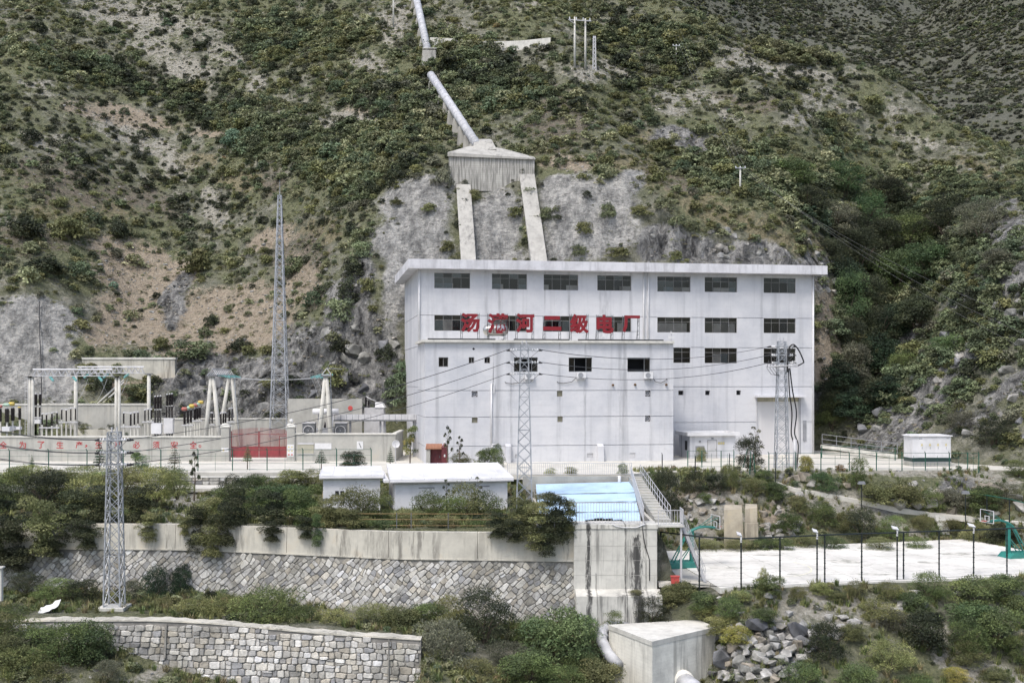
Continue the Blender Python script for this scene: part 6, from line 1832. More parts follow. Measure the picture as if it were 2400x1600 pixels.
m, nt, nn, ll, bs = nodes_of('clear_panel')
tr = nn.new('ShaderNodeBsdfTransparent'); tr.inputs[0].default_value = (.86, .90, .90, 1)
gl_ = nn.new('ShaderNodeBsdfGlossy'); gl_.inputs['Roughness'].default_value = .1
mxs = nn.new('ShaderNodeMixShader'); mxs.inputs[0].default_value = .08
ll.new(tr.outputs[0], mxs.inputs[1]); ll.new(gl_.outputs[0], mxs.inputs[2]); ll.new(mxs.outputs[0], nn['Material Output'].inputs[0])
M['clear'] = m
hoop(1621.6, 93.7, math.radians(13), 'teal basketball hoop beside the metal stairs')
hoop(2363, 98.4, math.radians(193), 'teal basketball hoop at the right edge of the picture')
# court markings and stains
def arc(c, r, a0, a1, w, z, name, mat, par):
    pts = np.linspace(a0, a1, 28)
    mb = MB()
    for a, b in zip(pts, pts[1:]):
        q_ = [(c[0] + rr_ * math.cos(t_), c[1] + rr_ * math.sin(t_)) for rr_, t_ in ((r, a), (r + w, a), (r + w, b), (r, b))]
        mb.prism([(x_, y_, z) for x_, y_ in q_], (0, 0, .004))
    mb.build(name, M[mat], par)
M['fadedyellow'] = pm('faded_yellow', (.72, .70, .42), (.74, .72, .62), 1.5, .9)
M['stain'] = pm('court_stain', (.30, .30, .26), (.62, .60, .55), 1.2, .95, lo=.42, hi=.60)
c1 = PZ(1800, 1328, CZ + .07); cm = PZ(1988, 1318, CZ + .07)
arc((c1.x - 2, c1.y), 5.2, -1.2, .5, .08, CZ + .066, 'court_line', 'fadedyellow', court)
arc((cm.x, cm.y), 1.8, 0, 2 * math.pi, .07, CZ + .066, 'court_line', 'stain', court)
def blotch(px, py, rx, ry, seed):
    r = random.Random(seed)
    c = PZ(px, py, CZ + .07)
    poly = []
    for k in range(16):
        a = 2 * math.pi * k / 16
        f = r.uniform(.7, 1.15)
        poly.append((c.x + rx * f * math.cos(a), c.y + ry * f * math.sin(a), CZ + .064))
    MB().prism(poly, (0, 0, .004)).build('stain', M['stain'], court)
for k in range(1, 9):                              # slab joints
    a_, b_ = Vector((*CA, 0)).lerp(Vector((*CD, 0)), k / 9), Vector((*CB, 0)).lerp(Vector((*CC, 0)), k / 9)
    MB().bar((a_.x, a_.y, CZ + .062), (b_.x, b_.y, CZ + .062), .05, .006).build('slab_joint', M['stain'], court)
for k in range(1, 5):
    a_, b_ = Vector((*CA, 0)).lerp(Vector((*CB, 0)), k / 5), Vector((*CD, 0)).lerp(Vector((*CC, 0)), k / 5)
    MB().bar((a_.x, a_.y, CZ + .0655), (b_.x, b_.y, CZ + .0655), .05, .006).build('slab_joint', M['stain'], court)
for k, s in enumerate(((1985, 1315, 1.5, 1.0), (1757, 1367, 1.0, .8), (2173, 1317, .9, .6), (2240, 1297, 1.6, .7), (1880, 1345, 1.1, .5), (2310, 1300, 1.0, .5), (1700, 1330, 1.3, .6), (2050, 1345, 1.6, .5), (2100, 1290, 1.2, .5), (1800, 1300, 1.4, .5))): blotch(*s, k)

# footpath across the bank with its steps
fp = [(1815, 1131), (1860, 1145), (1935, 1160), (2019, 1176), (2100, 1193), (2189, 1207), (2290, 1217), (2420, 1229)]
pts = [hit(*q_) for q_ in fp]
mb = MB()
pp_ = smooth_pts([p + Vector((0, 0, .12)) for p in pts], 4)
for a, b in zip(pp_, pp_[1:]):
    o = Vector((0, .38, .04))
    mb.hexa([a - o - Vector((0, 0, .5)), b - o - Vector((0, 0, .5)), b + o - Vector((0, 0, .5)), a + o - Vector((0, 0, .5))], [a - o, b - o, b + o, a + o])
mb.build('footpath', M['pave2'], kind='structure')
sp = thing('steps', 'short flight of pale steps from the footpath down to the court', 'steps', tuple(hit(2200, 1225)))
a, b = hit(2198, 1210), hit(2212, 1246)
for k in range(8):
    p = a.lerp(b, (k + .5) / 8)
    MB().box(p.x - .45, p.x + .45, p.y - .35, p.y + .35, p.z - .3, p.z + .14).build('step', M['coping'], sp)
# ruined concrete piers on the bank
rp_ = thing('ruined_pier', 'pair of stained concrete piers on the bank behind the left hoop', 'pier', tuple(XZ(1735, 104.4, CZ)))
for a, b, yt, z in ((1697, 1739, 1192, 0), (1746, 1775, 1190, .4)):
    zt_ = EYE + (HZ - yt) / F * 104.2
    MB().hexa([XZ(a, 104, CZ - .4), XZ(b + (6 if z == 0 else 0), 104, CZ - .4), XZ(b, 106.5, CZ - .4), XZ(a, 106.5, CZ - .4)], [XZ(a, 104.3, zt_ - .1), XZ(b, 104.3, zt_), XZ(b - 1, 106.5, zt_ + .1), XZ(a + 1, 106.5, zt_ + .15)]).build('pier', M['ruin'], rp_)
MB().box(XZ(1745, 104, 0).x, XZ(1776, 104, 0).x, 103.8, 104.05, CZ - .3, CZ + 2.2).build('front_slab', M['ruin'], rp_)
bs_ = thing('pump_box', 'small red metal box beside the foot of the metal stairs', 'box', tuple(PZ(1582, 1366, CZ + .03)))
b = LOC[bs_]
MB().box(b.x - .28, b.x + .28, b.y - .2, b.y + .2, CZ + .03, CZ + .5).build('box_body', M['signred'], bs_)
MB().box(b.x - .32, b.x + .32, b.y - .24, b.y + .24, CZ + .502, CZ + .56).build('lid', M['signred'], bs_)
# yellow pipe railing on the upper wall
yr = thing('railing', 'weathered yellow three bar railing on top of the upper stone wall', 'railing', (-3, 87.6, -2.2))
zw = -2.25
a, b = XZ(838, 87.9, zw), XZ(1345, 87.6, zw)
for h, k0, k1 in ((1.22, .0, 1), (.80, .0, .62), (.36, .12, .62)):
    MB().tube([a.lerp(b, k0) + Vector((0, 0, h)), a.lerp(b, k1) + Vector((0, 0, h))], .026, 6).build('rail', M['yellow'], yr)
for px in (930, 964, 1051, 1200, 1300):
    k = (px - 838) / 507
    p = a.lerp(b, k)
    MB().tube([p, p + Vector((0, 0, 1.3))], .035, 6).build('post', M['steel_dark'], yr)

# ---------------------------------------------------------------- penstock on the hillside
PR = .64
pn = thing('penstock', 'pale steel penstock pipe running down the hillside on concrete piers', 'pipe', tuple(P(1113, 334, 169)))
h1, h2, h3 = hit(1014, 192), hit(1004, 150), hit(975, 18)
a0, a1 = P(1118, 340, 168.5), P(1010, 176, h1.y - .2)
b0, b1 = P(1003, 122, h2.y - .6), P(968, -40, h3.y + 6)
for a, b, n in ((a0, a1, 9), (b0, b1, 7)):
    MB().tube([a, b], PR, 18).build('pipe_run', M['pipe'], pn, True)
    for k in range(n):
        p = a.lerp(b, (k + .5) / n); d = (b - a).normalized() * .10
        MB().tube([p - d, p + d], PR * 1.08, 18).build('joint_ring', M['ltgrey_metal'], pn, True)
    for k in range(n):
        p = a.lerp(b, (k + .35) / n)
        g = float(ht(p.x, p.y)) - 1.5
        if p.z - PR - g > .2:
            MB().hexa([(p.x - 1.15, p.y - .35, g), (p.x + .5, p.y - .35, g), (p.x + .5, p.y + .45, g), (p.x - 1.15, p.y + .45, g)], [(p.x - .75, p.y - .3, p.z - PR * .5), (p.x + .6, p.y - .3, p.z - PR * .5), (p.x + .6, p.y + .4, p.z - PR * .5), (p.x - .75, p.y + .4, p.z - PR * .5)]).build('pier', M['leg_conc'], pn)
ax_ = thing('anchor_block', 'small concrete anchor block where the upper penstock disappears', 'concrete block', tuple(P(1007, 157, h2.y)))
q = [P(992, 118, h2.y - .9), P(1022, 118, h2.y - .9)]
MB().hexa([(q[0].x - .3, h2.y - 1.5, h2.z - 2), (q[1].x, h2.y - 1.5, h2.z - 2), (q[1].x, h2.y + 2, h2.z - 2), (q[0].x - .3, h2.y + 2, h2.z - 2)], [(q[0].x, h2.y - 1.1, q[0].z), (q[1].x, h2.y - 1.1, q[0].z), (q[1].x, h2.y + 2, q[0].z + .2), (q[0].x, h2.y + 2, q[0].z + .2)]).build('block_body', M['leg_conc'], ax_)
MB().box(q[0].x - .1, q[1].x + .1, h2.y - 1.2, h2.y + 2.1, q[0].z + .202, q[0].z + .34).build('top_slab', M['coping'], ax_)
# bifurcation block with two encased legs
y = 165.0
big = thing('bifurcation_block', 'massive streaked concrete block where the penstock splits above the power house', 'concrete block', tuple(P(1150, 447, y)))
def V3(px, py, d): return P(px, py, d)
bl_, br_, bb = V3(1050, 366, y), V3(1253, 372, y), 0
zlow = V3(1150, 447, y).z
MB().prism([V3(1051, 366, y), V3(1053, 425, y), V3(1067, 440, y), V3(1095, 447, y), V3(1218, 449, y), V3(1252, 425, y), V3(1253, 374, y)], (0, 7, 0)).build('block_body', M['anchor_conc'], big)
MB().hexa([V3(1049, 366, y - .3), V3(1255, 374, y - .3), V3(1250, 366, y + 7), V3(1055, 358, y + 7)], [V3(1049, 357, y - .3), V3(1255, 371, y - .3), V3(1168, 346, y + 3.2), V3(1102, 342, y + 3.2)]).build('top_slab', M['leg_conc'], big)
MB().hexa([V3(1108, 350, y + 2), V3(1164, 350, y + 2), V3(1160, 345, y + 6), V3(1112, 345, y + 6)], [V3(1112, 330, y + 3.4), V3(1154, 330, y + 3.4), V3(1150, 326, y + 6), V3(1118, 326, y + 6)]).build('pipe_collar', M['leg_conc'], big)
lt = lambda c, w, y0, d: [V3(c - w, y0, d), V3(c + w, y0, d)]
for nm, (c0, p0), (c1_, p1), w, yd in (('west', (1086, 432), (1100, 640), 17, (165.2, 155.5)), ('east', (1235, 408), (1268, 640), 18, (165.0, 155.5))):
    t0, t1_ = V3(c0, p0, yd[0] - .8), V3(c1_, p1, yd[1] - .8)
    hw = w / F * 162
    n = 5
    for k in range(n):
        a, b = t0.lerp(t1_, k / n), t0.lerp(t1_, (k + 1) / n - .0008)
        s = Vector((hw, 0, 0)); dn = Vector((0, 2.4, -1.2))
        MB().hexa([a - s + dn, a + s + dn, a + s, a - s], [b - s + dn, b + s + dn, b + s, b - s]).build('encased_leg', M['leg_conc'], big)
# hillside road wall
hw = thing('road_wall', 'pale retaining wall of the road high on the hillside', 'wall', tuple(hit(1150, 115)))
rpts = [hit(px, py + 13) for px, py in ((1008, 92), (1050, 95), (1093, 99), (1157, 103), (1225, 100), (1290, 93))]
for a, b in zip(rpts, rpts[1:]):
    MB().hexa([a + Vector((0, -.5, -.8)), b + Vector((0, -.5, -.8)), b + Vector((0, .6, -.8)), a + Vector((0, .6, -.8))], [a + Vector((0, -.4, 1.1)), b + Vector((0, -.4, 1.1)), b + Vector((0, .6, 1.1)), a + Vector((0, .6, 1.1))]).build('wall_panel', M['coping'], hw)
# poles on the hillside
def pole(px, pyb, pyt, lab, r=.14, arms=()):
    b = hit(px, pyb)
    zt_ = EYE + (HZ - pyt) / F * b.y
    t = thing('utility_pole', lab, 'pole', tuple(b))
    MB().tube([b - Vector((0, 0, .6)), Vector((b.x, b.y, zt_))], [r * 1.2, r * .8], 8).build('shaft', M['post_conc'], t, True)
    for dz, L in arms:
        MB().bar((b.x - L, b.y - .15, zt_ - dz), (b.x + L, b.y - .15, zt_ - dz), .10).build('cross_arm', M['steel'], t)
        for sx in (-1, 0, 1): MB().tube([(b.x + sx * L * .9, b.y - .15, zt_ - dz), (b.x + sx * L * .9, b.y - .15, zt_ - dz + .25)], .07, 6).build('insulator', M['whiteins'], t)
    return Vector((b.x, b.y, zt_))
pa = pole(1347, 162, 40, 'left pole of the pair on the knoll', .16)
pb = pole(1372, 165, 44, 'right pole of the pair on the knoll', .16)
hb = thing('pole_crossarm', 'steel crossarm joining the pair of poles on the knoll', 'crossarm', tuple(pa))
MB().bar(pa + Vector((-1.0, -.2, -.5)), pb + Vector((.9, -.2, -.45)), .14).bar(pa + Vector((-1.0, -.2, -.5)), pa + Vector((0, -.2, -1.1)), .07).build('beam', M['ltgrey_metal'], hb)
for k in range(4):
    p = (pa + Vector((-.8, -.2, -.45))).lerp(pb + Vector((.7, -.2, -.4)), k / 3)
    MB().tube([p, p + Vector((0, 0, .4))], .09, 6).build('insulator', M['whiteins'], hb)
b = hit(1393, 163)
t = thing('lattice_post', 'short white lattice post right of the pole pair on the knoll', 'post', tuple(b))
lattice(t, b.x, b.y, b.z - .3, EYE + (HZ - 86) / F * b.y, .5, .35, 9, .10, .05, 'white')
pole(922, 66, -30, 'tall pole at the top of the picture left of the penstock', .13)
pc = pole(1585, 160, 104, 'thin pole on the spur below the skyline', .10, ((.3, .6),))
pd = pole(1735, 456, 391, 'pale pole standing alone on the spur above the power house roof', .13, ((.2, .7),))
for k in range(3):
    o = Vector(((k - 1) * .6, 0, 0))
    e = P(1538 + k * 8, -30, 226)
    cable(pd + o, e, 1.2, 'thin line climbing from the lone pole to the top of the picture', .009, 'wire_grey', 'lines up the spur')
    e2 = P(2430, 760 + k * 35, 126)
    cable(pd + o, e2, 1.6, 'thin line sweeping from the lone pole down over the gully', .009, 'wire_grey', 'lines over the gully', 24)
cable(P(-30, 24, 235), P(240, -8, 240), .6, 'thin line crossing the top left corner of the slope', .03, 'wire_pale')
b = hit(1, 1362)
t = thing('concrete_post', 'pale concrete post with flat cap at the left picture edge', 'post', tuple(P(0, 1390, 82.5)))
b = LOC[t]
MB().box(b.x - .16, b.x + .16, b.y - .16, b.y + .16, b.z - .5, b.z + 1.75).build('shaft', M['coping'], t)
MB().box(b.x - .26, b.x + .26, b.y - .26, b.y + .26, b.z + 1.752, b.z + 1.85).build('cap', M['coping'], t)
t = thing('tarpaulin', 'crumpled white sheet lying at the top of the lower wall', 'sheet', tuple(P(112, 1436, 82.2)))
b = LOC[t]
rt = random.Random(3)
gv = [[Vector((b.x - .6 + i * .2, b.y - .3 + j * .2, b.z - .05 + (j * .12) + .05 * i + rt.uniform(0, .10) + (.16 if i > 4 else 0))) for i in range(8)] for j in range(4)]
fl = [v for row_ in gv for v in row_]
MB().add(fl + [v - Vector((0, 0, .03)) for v in fl], [(j * 8 + i, j * 8 + i + 1, (j + 1) * 8 + i + 1, (j + 1) * 8 + i) for j in range(3) for i in range(7)] + [(32 + (j + 1) * 8 + i, 32 + (j + 1) * 8 + i + 1, 32 + j * 8 + i + 1, 32 + j * 8 + i) for j in range(3) for i in range(7)] + [(i + 1, i, 32 + i, 33 + i) for i in range(7)]).build('sheet_fold', M['signwhite'], t)
# ---------------------------------------------------------------- foliage
def leaf_mat(name, rough=.7, trans=.22):
    m, nt, n, l, b = nodes_of(name)
    a = n.new('ShaderNodeVertexColor'); a.layer_name = 'Col'
    oi = n.new('ShaderNodeObjectInfo')
    hs = n.new('ShaderNodeHueSaturation')
    l.new(a.outputs[0], hs.inputs['Color'])
    h = nt.nodes.new('ShaderNodeMapRange'); h.inputs[3].default_value, h.inputs[4].default_value = .485, .515
    v = nt.nodes.new('ShaderNodeMapRange'); v.inputs[3].default_value, v.inputs[4].default_value = .72, 1.30
    l.new(oi.outputs['Random'], h.inputs[0])
    fr = math_node(nt, 'FRACT', math_node(nt, 'MULTIPLY', oi.outputs['Random'], 7.31))
    l.new(fr, v.inputs[0])
    l.new(h.outputs[0], hs.inputs['Hue']); l.new(v.outputs[0], hs.inputs['Value'])
    l.new(hs.outputs[0], b.inputs['Base Color'])
    b.inputs['Roughness'].default_value = rough
    b.inputs['Specular IOR Level'].default_value = .25
    t = n.new('ShaderNodeBsdfTranslucent')
    l.new(hs.outputs[0], t.inputs[0])
    mx = n.new('ShaderNodeMixShader'); mx.inputs[0].default_value = trans
    l.new(b.outputs[0], mx.inputs[1]); l.new(t.outputs[0], mx.inputs[2])
    l.new(mx.outputs[0], n['Material Output'].inputs[0])
    return m
M['leaf'] = leaf_mat('leaves')
TYPES = {'dark': [(.046, .056, .036), (.062, .070, .046), (.038, .046, .036)], 'mid': [(.088, .116, .052), (.112, .138, .062), (.070, .092, .050)], 'light': [(.170, .182, .085), (.200, .205, .105), (.135, .148, .075)],
         'olive': [(.124, .132, .070), (.150, .152, .084), (.096, .104, .060)], 'green': [(.070, .108, .056), (.092, .130, .068), (.055, .084, .050)], 'grey': [(.100, .104, .088), (.125, .126, .104), (.075, .078, .070)],
         'yellow': [(.26, .245, .085), (.20, .20, .075), (.30, .26, .10)], 'dry': [(.20, .155, .10), (.25, .195, .125), (.15, .115, .08)], 'pine': [(.034, .058, .040), (.046, .072, .048), (.028, .046, .034)], 'blue': [(.10, .15, .125), (.125, .18, .145), (.075, .115, .095)]}
GAIN = {'dark': 1.15, 'pine': 1.15, 'yellow': 1.1}
TYPES = {k: [(c[0] * g, c[1] * g, c[2] * g * .82) for c in v] for k, v in TYPES.items() for g in (GAIN.get(k, 1.38),)}
def leaf_cloud(name, cols, n, size, lumps, r, seed, asp=.55, droop=0.0, spiky=0.0):
    """lumps: (x, y, z, radius xy, radius z); leaves lie through the outer shell of each"""
    rg = np.random.default_rng(seed)
    L = np.array(lumps)
    w = L[:, 3] ** 2 * L[:, 4] ** .5
    k = rg.choice(len(L), n, p=w / w.sum())
    d = rg.normal(size=(n, 3)); d /= np.linalg.norm(d, axis=1)[:, None]
    d[:, 2] = np.where(d[:, 2] < -.35, -d[:, 2], d[:, 2])
    rad = rg.uniform(.45, 1.0, n) ** .45 * (1 + rg.normal(size=n) * .07)
    rad = np.where(rg.random(n) < .05, rad * 1.18, rad)
    c = L[k, :3] + d * rad[:, None] * L[k][:, [3, 3, 4]]
    c[:, 2] = np.maximum(c[:, 2], .01)
    nr = d * .8 + rg.normal(size=(n, 3)) * .55 + np.array([0, 0, .35])
    nr /= np.linalg.norm(nr, axis=1)[:, None]
    t = np.cross(nr, rg.normal(size=(n, 3)))
    if spiky: t = d * spiky + t * (1 - spiky) + np.array([0, 0, .3]) * spiky
    t /= np.linalg.norm(t, axis=1)[:, None]
    b = np.cross(nr, t)
    s = size * rg.uniform(.6, 1.35, n)
    tv, bv = t * s[:, None], b * (s * asp)[:, None]
    v = np.stack([c - tv * .5, c + bv * .5, c + tv * .5, c - bv * .5], 1).reshape(-1, 3)
    me = bpy.data.meshes.new(name)
    me.vertices.add(len(v)); me.vertices.foreach_set('co', v.ravel())
    me.loops.add(4 * n); me.loops.foreach_set('vertex_index', np.arange(4 * n))
    me.polygons.add(n); me.polygons.foreach_set('loop_start', np.arange(0, 4 * n, 4)); me.polygons.foreach_set('loop_total', np.full(n, 4))
    me.update(calc_edges=True)
    pal = np.array(cols)
    lc = pal[rg.integers(0, len(pal), len(L))] * rg.uniform(.8, 1.25, (len(L), 1))
    col = lc[k] * rg.uniform(.65, 1.45, (n, 1))
    at = me.color_attributes.new('Col', 'FLOAT_COLOR', 'POINT')
    at.data.foreach_set('color', np.concatenate([np.repeat(col, 4, 0), np.ones((4 * n, 1))], 1).ravel())
    me.materials.append(M['leaf'])
    return me
def bush_lumps(seed, n=9, tall=.8, spread=.5):
    r = random.Random(seed)
    out = [(0, 0, tall * .45, .30, tall * .42)]
    for k in range(n):
        a = 2 * math.pi * (k + r.uniform(0, .7)) / n
        q = r.uniform(.12, .34) * spread / .5
        rr_ = r.uniform(.09, .21)
        out.append((q * math.cos(a), q * math.sin(a), r.uniform(.16, .80) * tall * (1 - q * .6), rr_, rr_ * r.uniform(.7, 1.15)))
    for k in range(n):
        a = 2 * math.pi * (k + r.uniform(0, .9)) / n
        q = r.uniform(.16, .40) * spread / .5
        rr_ = r.uniform(.08, .15)
        out.append((q * math.cos(a), q * math.sin(a), r.uniform(.04, .26) * tall, rr_, rr_ * r.uniform(.7, 1.1)))
    return out
def hang_lumps(seed, n=26):
    r = random.Random(seed)
    out = []
    for k in range(n):
        z = r.uniform(.05, .95)
        q = r.uniform(0, .36) * (.45 + .55 * z)
        a = r.uniform(0, 6.28)
        out.append((q * math.cos(a), q * math.sin(a) * .6, z, r.uniform(.10, .18), r.uniform(.08, .16)))
    return out
HT = {k: [tuple(1.22 * (.66 * x + .34 * (sum(c) / 3)) for x in c) if k in ('light', 'green', 'mid') else c for c in v] for k, v in TYPES.items()}
NEAR, HILLP = {}, {}
sd_ = 100
for ty, cols in TYPES.items():
    NEAR[ty] = []
    HILLP[ty] = []
    for v in range(3):
        sd_ += 1
        if v == 2 and ty in ('yellow', 'dry', 'pine', 'blue'):
            NEAR[ty].append(NEAR[ty][0]); continue
        NEAR[ty].append(leaf_cloud('foliage', cols, 8500, .034 if v != 1 else .040, bush_lumps(sd_, 22, .85 + .1 * v), 1, sd_, .40, spiky=.6 if v != 1 else .3))
    for v in range(2):
        sd_ += 1
        HILLP[ty].append(leaf_cloud('foliage', HT[ty], 420, .115, bush_lumps(sd_, 8, .62 + .16 * v), 1, sd_))
HANG = {ty: [leaf_cloud('foliage', TYPES[ty], 7500, .034, hang_lumps(700 + q), 1, 700 + q, .42, spiky=.3) for q in range(2)] for ty in ('dark', 'olive', 'mid', 'green')}
def stems_mesh(seed, tall=.6):
    r = random.Random(seed)
    mb = MB()
    for k in range(7):
        a = r.uniform(0, 6.28); q = r.uniform(.1, .32); z = r.uniform(.5, 1) * tall
        mb.tube([(0.02 * math.cos(a), .02 * math.sin(a), -.06), (q * .4 * math.cos(a), q * .4 * math.sin(a), z * .5), (q * math.cos(a + .3), q * math.sin(a + .3), z)], [.016, .011, .004], 5)
    return mb.mesh('stems', M['bark'])
STEMS = [stems_mesh(k) for k in range(3)]
SHAPE = {'dark': 'dark green', 'mid': 'green', 'light': 'light green', 'olive': 'olive', 'green': 'bright green', 'grey': 'greyish', 'yellow': 'yellow green', 'dry': 'dry brown', 'pine': 'deep green', 'blue': 'blue green'}
rb_ = random.Random(42)
def bush(px, py, w, h, ty, place, d=None, group=None, label=None):
    b = P(px, py, d) if d else hit(px, py)
    k = b.y / F
    W, H = w * k, h * k
    size = 'large ' if w > 140 else 'small ' if w < 75 else ''
    t = thing('shrub', label or (size + SHAPE[ty] + ' shrub ' + place), 'shrub', tuple(b), group=group or ('shrubs ' + place))
    i = rb_.randrange(3)
    rz = rb_.uniform(0, 6.28)
    sc = (W * 1.05, W * rb_.uniform(.85, 1.1), H * 1.05 / (.85 + .1 * i))
    if 'hanging' in place:
        link('foliage', HANG[ty][i % 2], (0, 0, 0), (W * 1.1, W * 1.1, H * 1.05), rb_.choice([0.0, 3.14]), t)
        link('stems', STEMS[i], (0, .3, H * .75), (W * .5, W * .5, H * .2), rz, t)
        return t
    o = link('foliage', NEAR[ty][i], (0, 0, -.04 * H), sc, rz, t)
    o = link('stems', STEMS[i], (0, 0, 0), (W, W, H), rz, t)
    return t
ORD = 'first second third fourth fifth sixth seventh eighth ninth tenth eleventh twelfth thirteenth fourteenth fifteenth'.split()
def bushes(place, lst, group=None):
    k_ = {'on the foreground bank at the right': .80, 'along the near edge of the court': .78, 'on the bank between terrace and court': .80}.get(place, 1.0)
    lst = [(q[0], q[1], q[2] * k_, q[3] * k_, *q[4:]) for q in lst]
    made = [(q[0], bush(*q[:5], place, *q[5:6], group=group)) for q in lst]
    for lab in {t['label'] for _, t in made}:
        same = sorted([(x, k) for k, (x, t) in enumerate(made) if t['label'] == lab])
        if len(same) > 1:
            for n_, (_, k) in enumerate(same): made[k][1]['label'] = lab + ', ' + ORD[min(n_, 14)] + ' from left'

bushes('on the bank below the slogan wall', [(30, 1195, 150, 105, 'mid', 100), (110, 1190, 160, 100, 'dark', 99), (205, 1185, 160, 95, 'light', 100), (290, 1172, 150, 92, 'olive', 101), (365, 1172, 130, 96, 'light', 100), (415, 1165, 90, 80, 'light', 100), (-30, 1190, 130, 100, 'mid', 98),
     (60, 1138, 160, 58, 'light', 107), (190, 1138, 160, 56, 'light', 107), (320, 1128, 120, 44, 'light', 108), (400, 1140, 90, 60, 'mid', 106), (130, 1150, 120, 60, 'olive', 106), (250, 1150, 120, 56, 'mid', 106)])
bushes('hanging over the west end of the upper wall', [(10, 1290, 160, 140, 'dark', 90), (95, 1325, 150, 150, 'olive', 88.8), (165, 1270, 150, 110, 'dark', 90), (40, 1345, 150, 110, 'dark', 88.4), (240, 1235, 150, 95, 'dark', 91), (200, 1300, 110, 80, 'dark', 89), (330, 1240, 140, 95, 'dark', 91), (345, 1270, 80, 60, 'olive', 89.2), (-20, 1340, 150, 130, 'dark', 88.5), (130, 1315, 90, 60, 'dark', 88.6)])
bushes('hanging over the middle of the upper wall', [(465, 1300, 100, 100, 'dark', 89), (500, 1320, 120, 90, 'olive', 88.4), (535, 1300, 110, 120, 'dark', 88.6), (480, 1255, 120, 80, 'olive', 90), (560, 1255, 130, 110, 'dark', 90.5), (640, 1265, 140, 110, 'dark', 90), (700, 1265, 120, 110, 'mid', 90), (745, 1282, 50, 70, 'green', 87.2), (715, 1272, 80, 60, 'dark', 87.6), (640, 1278, 90, 56, 'dark', 88.0), (430, 1262, 50, 50, 'olive', 89), (600, 1240, 120, 90, 'mid', 93), (520, 1225, 120, 80, 'mid', 95), (770, 1250, 110, 80, 'olive', 89), (820, 1265, 110, 70, 'olive', 88), (720, 1235, 110, 90, 'mid', 93)])
bushes('on the slope left of the small shed', [(590, 1170, 110, 70, 'mid', 103), (545, 1180, 90, 80, 'dark', 101), (640, 1190, 130, 70, 'green', 100), (700, 1195, 110, 70, 'green', 99), (680, 1140, 110, 46, 'light', 108), (735, 1135, 90, 44, 'light', 109), (620, 1150, 90, 40, 'olive', 106)])
bushes('in front of the white sheds', [(835, 1240, 170, 120, 'olive', 92), (885, 1235, 100, 90, 'mid', 92), (790, 1240, 90, 60, 'olive', 91), (1005, 1225, 120, 90, 'mid', 93), (1085, 1225, 140, 110, 'olive', 92.5), (1060, 1230, 90, 80, 'mid', 91.5), (1140, 1230, 120, 95, 'mid', 93), (1190, 1250, 90, 60, 'light', 91), (950, 1235, 100, 50, 'olive', 90), (1040, 1245, 120, 46, 'olive', 89), (900, 1250, 120, 40, 'mid', 89), (1120, 1255, 110, 50, 'mid', 89)])
bushes('hanging over the upper wall beside the outlet tower', [(1250, 1290, 130, 100, 'olive', 86.1), (1305, 1295, 110, 130, 'dark', 85.9), (1225, 1262, 130, 90, 'olive', 87.4), (1275, 1305, 90, 70, 'dark', 85.8), (1330, 1262, 70, 80, 'olive', 86.2), (1165, 1272, 110, 70, 'dark', 86.2), (1205, 1280, 90, 60, 'dark', 86.0), (1290, 1235, 130, 70, 'olive', 89)])
bushes('along the foot of the upper wall', [(365, 1400, 90, 90, 'pine'), (425, 1392, 66, 80, 'pine'), (315, 1400, 60, 50, 'grey'), (130, 1400, 120, 50, 'mid', 86), (60, 1385, 110, 55, 'dark', 87), (195, 1405, 110, 55, 'dark', 86), (540, 1440, 120, 60, 'light', 84), (620, 1465, 190, 110, 'mid', 82.5), (460, 1445, 130, 56, 'light', 83), (380, 1440, 100, 46, 'olive', 84), (705, 1475, 130, 70, 'mid', 81.8), (790, 1480, 130, 60, 'light', 82), (870, 1470, 130, 70, 'olive', 83), (940, 1475, 110, 66, 'olive', 83), (1010, 1462, 100, 60, 'mid', 84)])
bushes('growing below the upper wall in the hollow', [(1135, 1500, 200, 150, 'dark', 82.5), (1050, 1470, 130, 90, 'olive', 84), (1315, 1550, 190, 150, 'green', 81), (1360, 1600, 110, 90, 'mid', 79), (1245, 1500, 120, 70, 'mid', 83), (1240, 1600, 160, 90, 'mid', 78), (1045, 1580, 190, 150, 'grey', 79), (1110, 1610, 150, 80, 'olive', 77.5), (1400, 1620, 130, 90, 'olive', 78), (1190, 1580, 120, 90, 'grey', 79.5), (1320, 1620, 150, 70, 'mid', 77), (1000, 1600, 90, 80, 'olive', 78), (1440, 1480, 60, 60, 'mid', 83.4), (1380, 1500, 90, 70, 'green', 83)])
bushes('at the foot of the lower wall in the corner', [(150, 1560, 180, 120, 'mid', 77.5), (205, 1545, 130, 110, 'green', 78), (60, 1590, 170, 90, 'light', 76.5), (20, 1560, 120, 90, 'olive', 77), (110, 1610, 130, 70, 'olive', 75.5), (250, 1590, 90, 50, 'grey', 76), (30, 1540, 190, 110, 'mid', 79.6), (-10, 1500, 140, 80, 'olive', 80.2), (95, 1520, 110, 70, 'mid', 79.8), (30, 1465, 140, 60, 'mid', 81.9), (100, 1470, 60, 30, 'light', 82.3)])
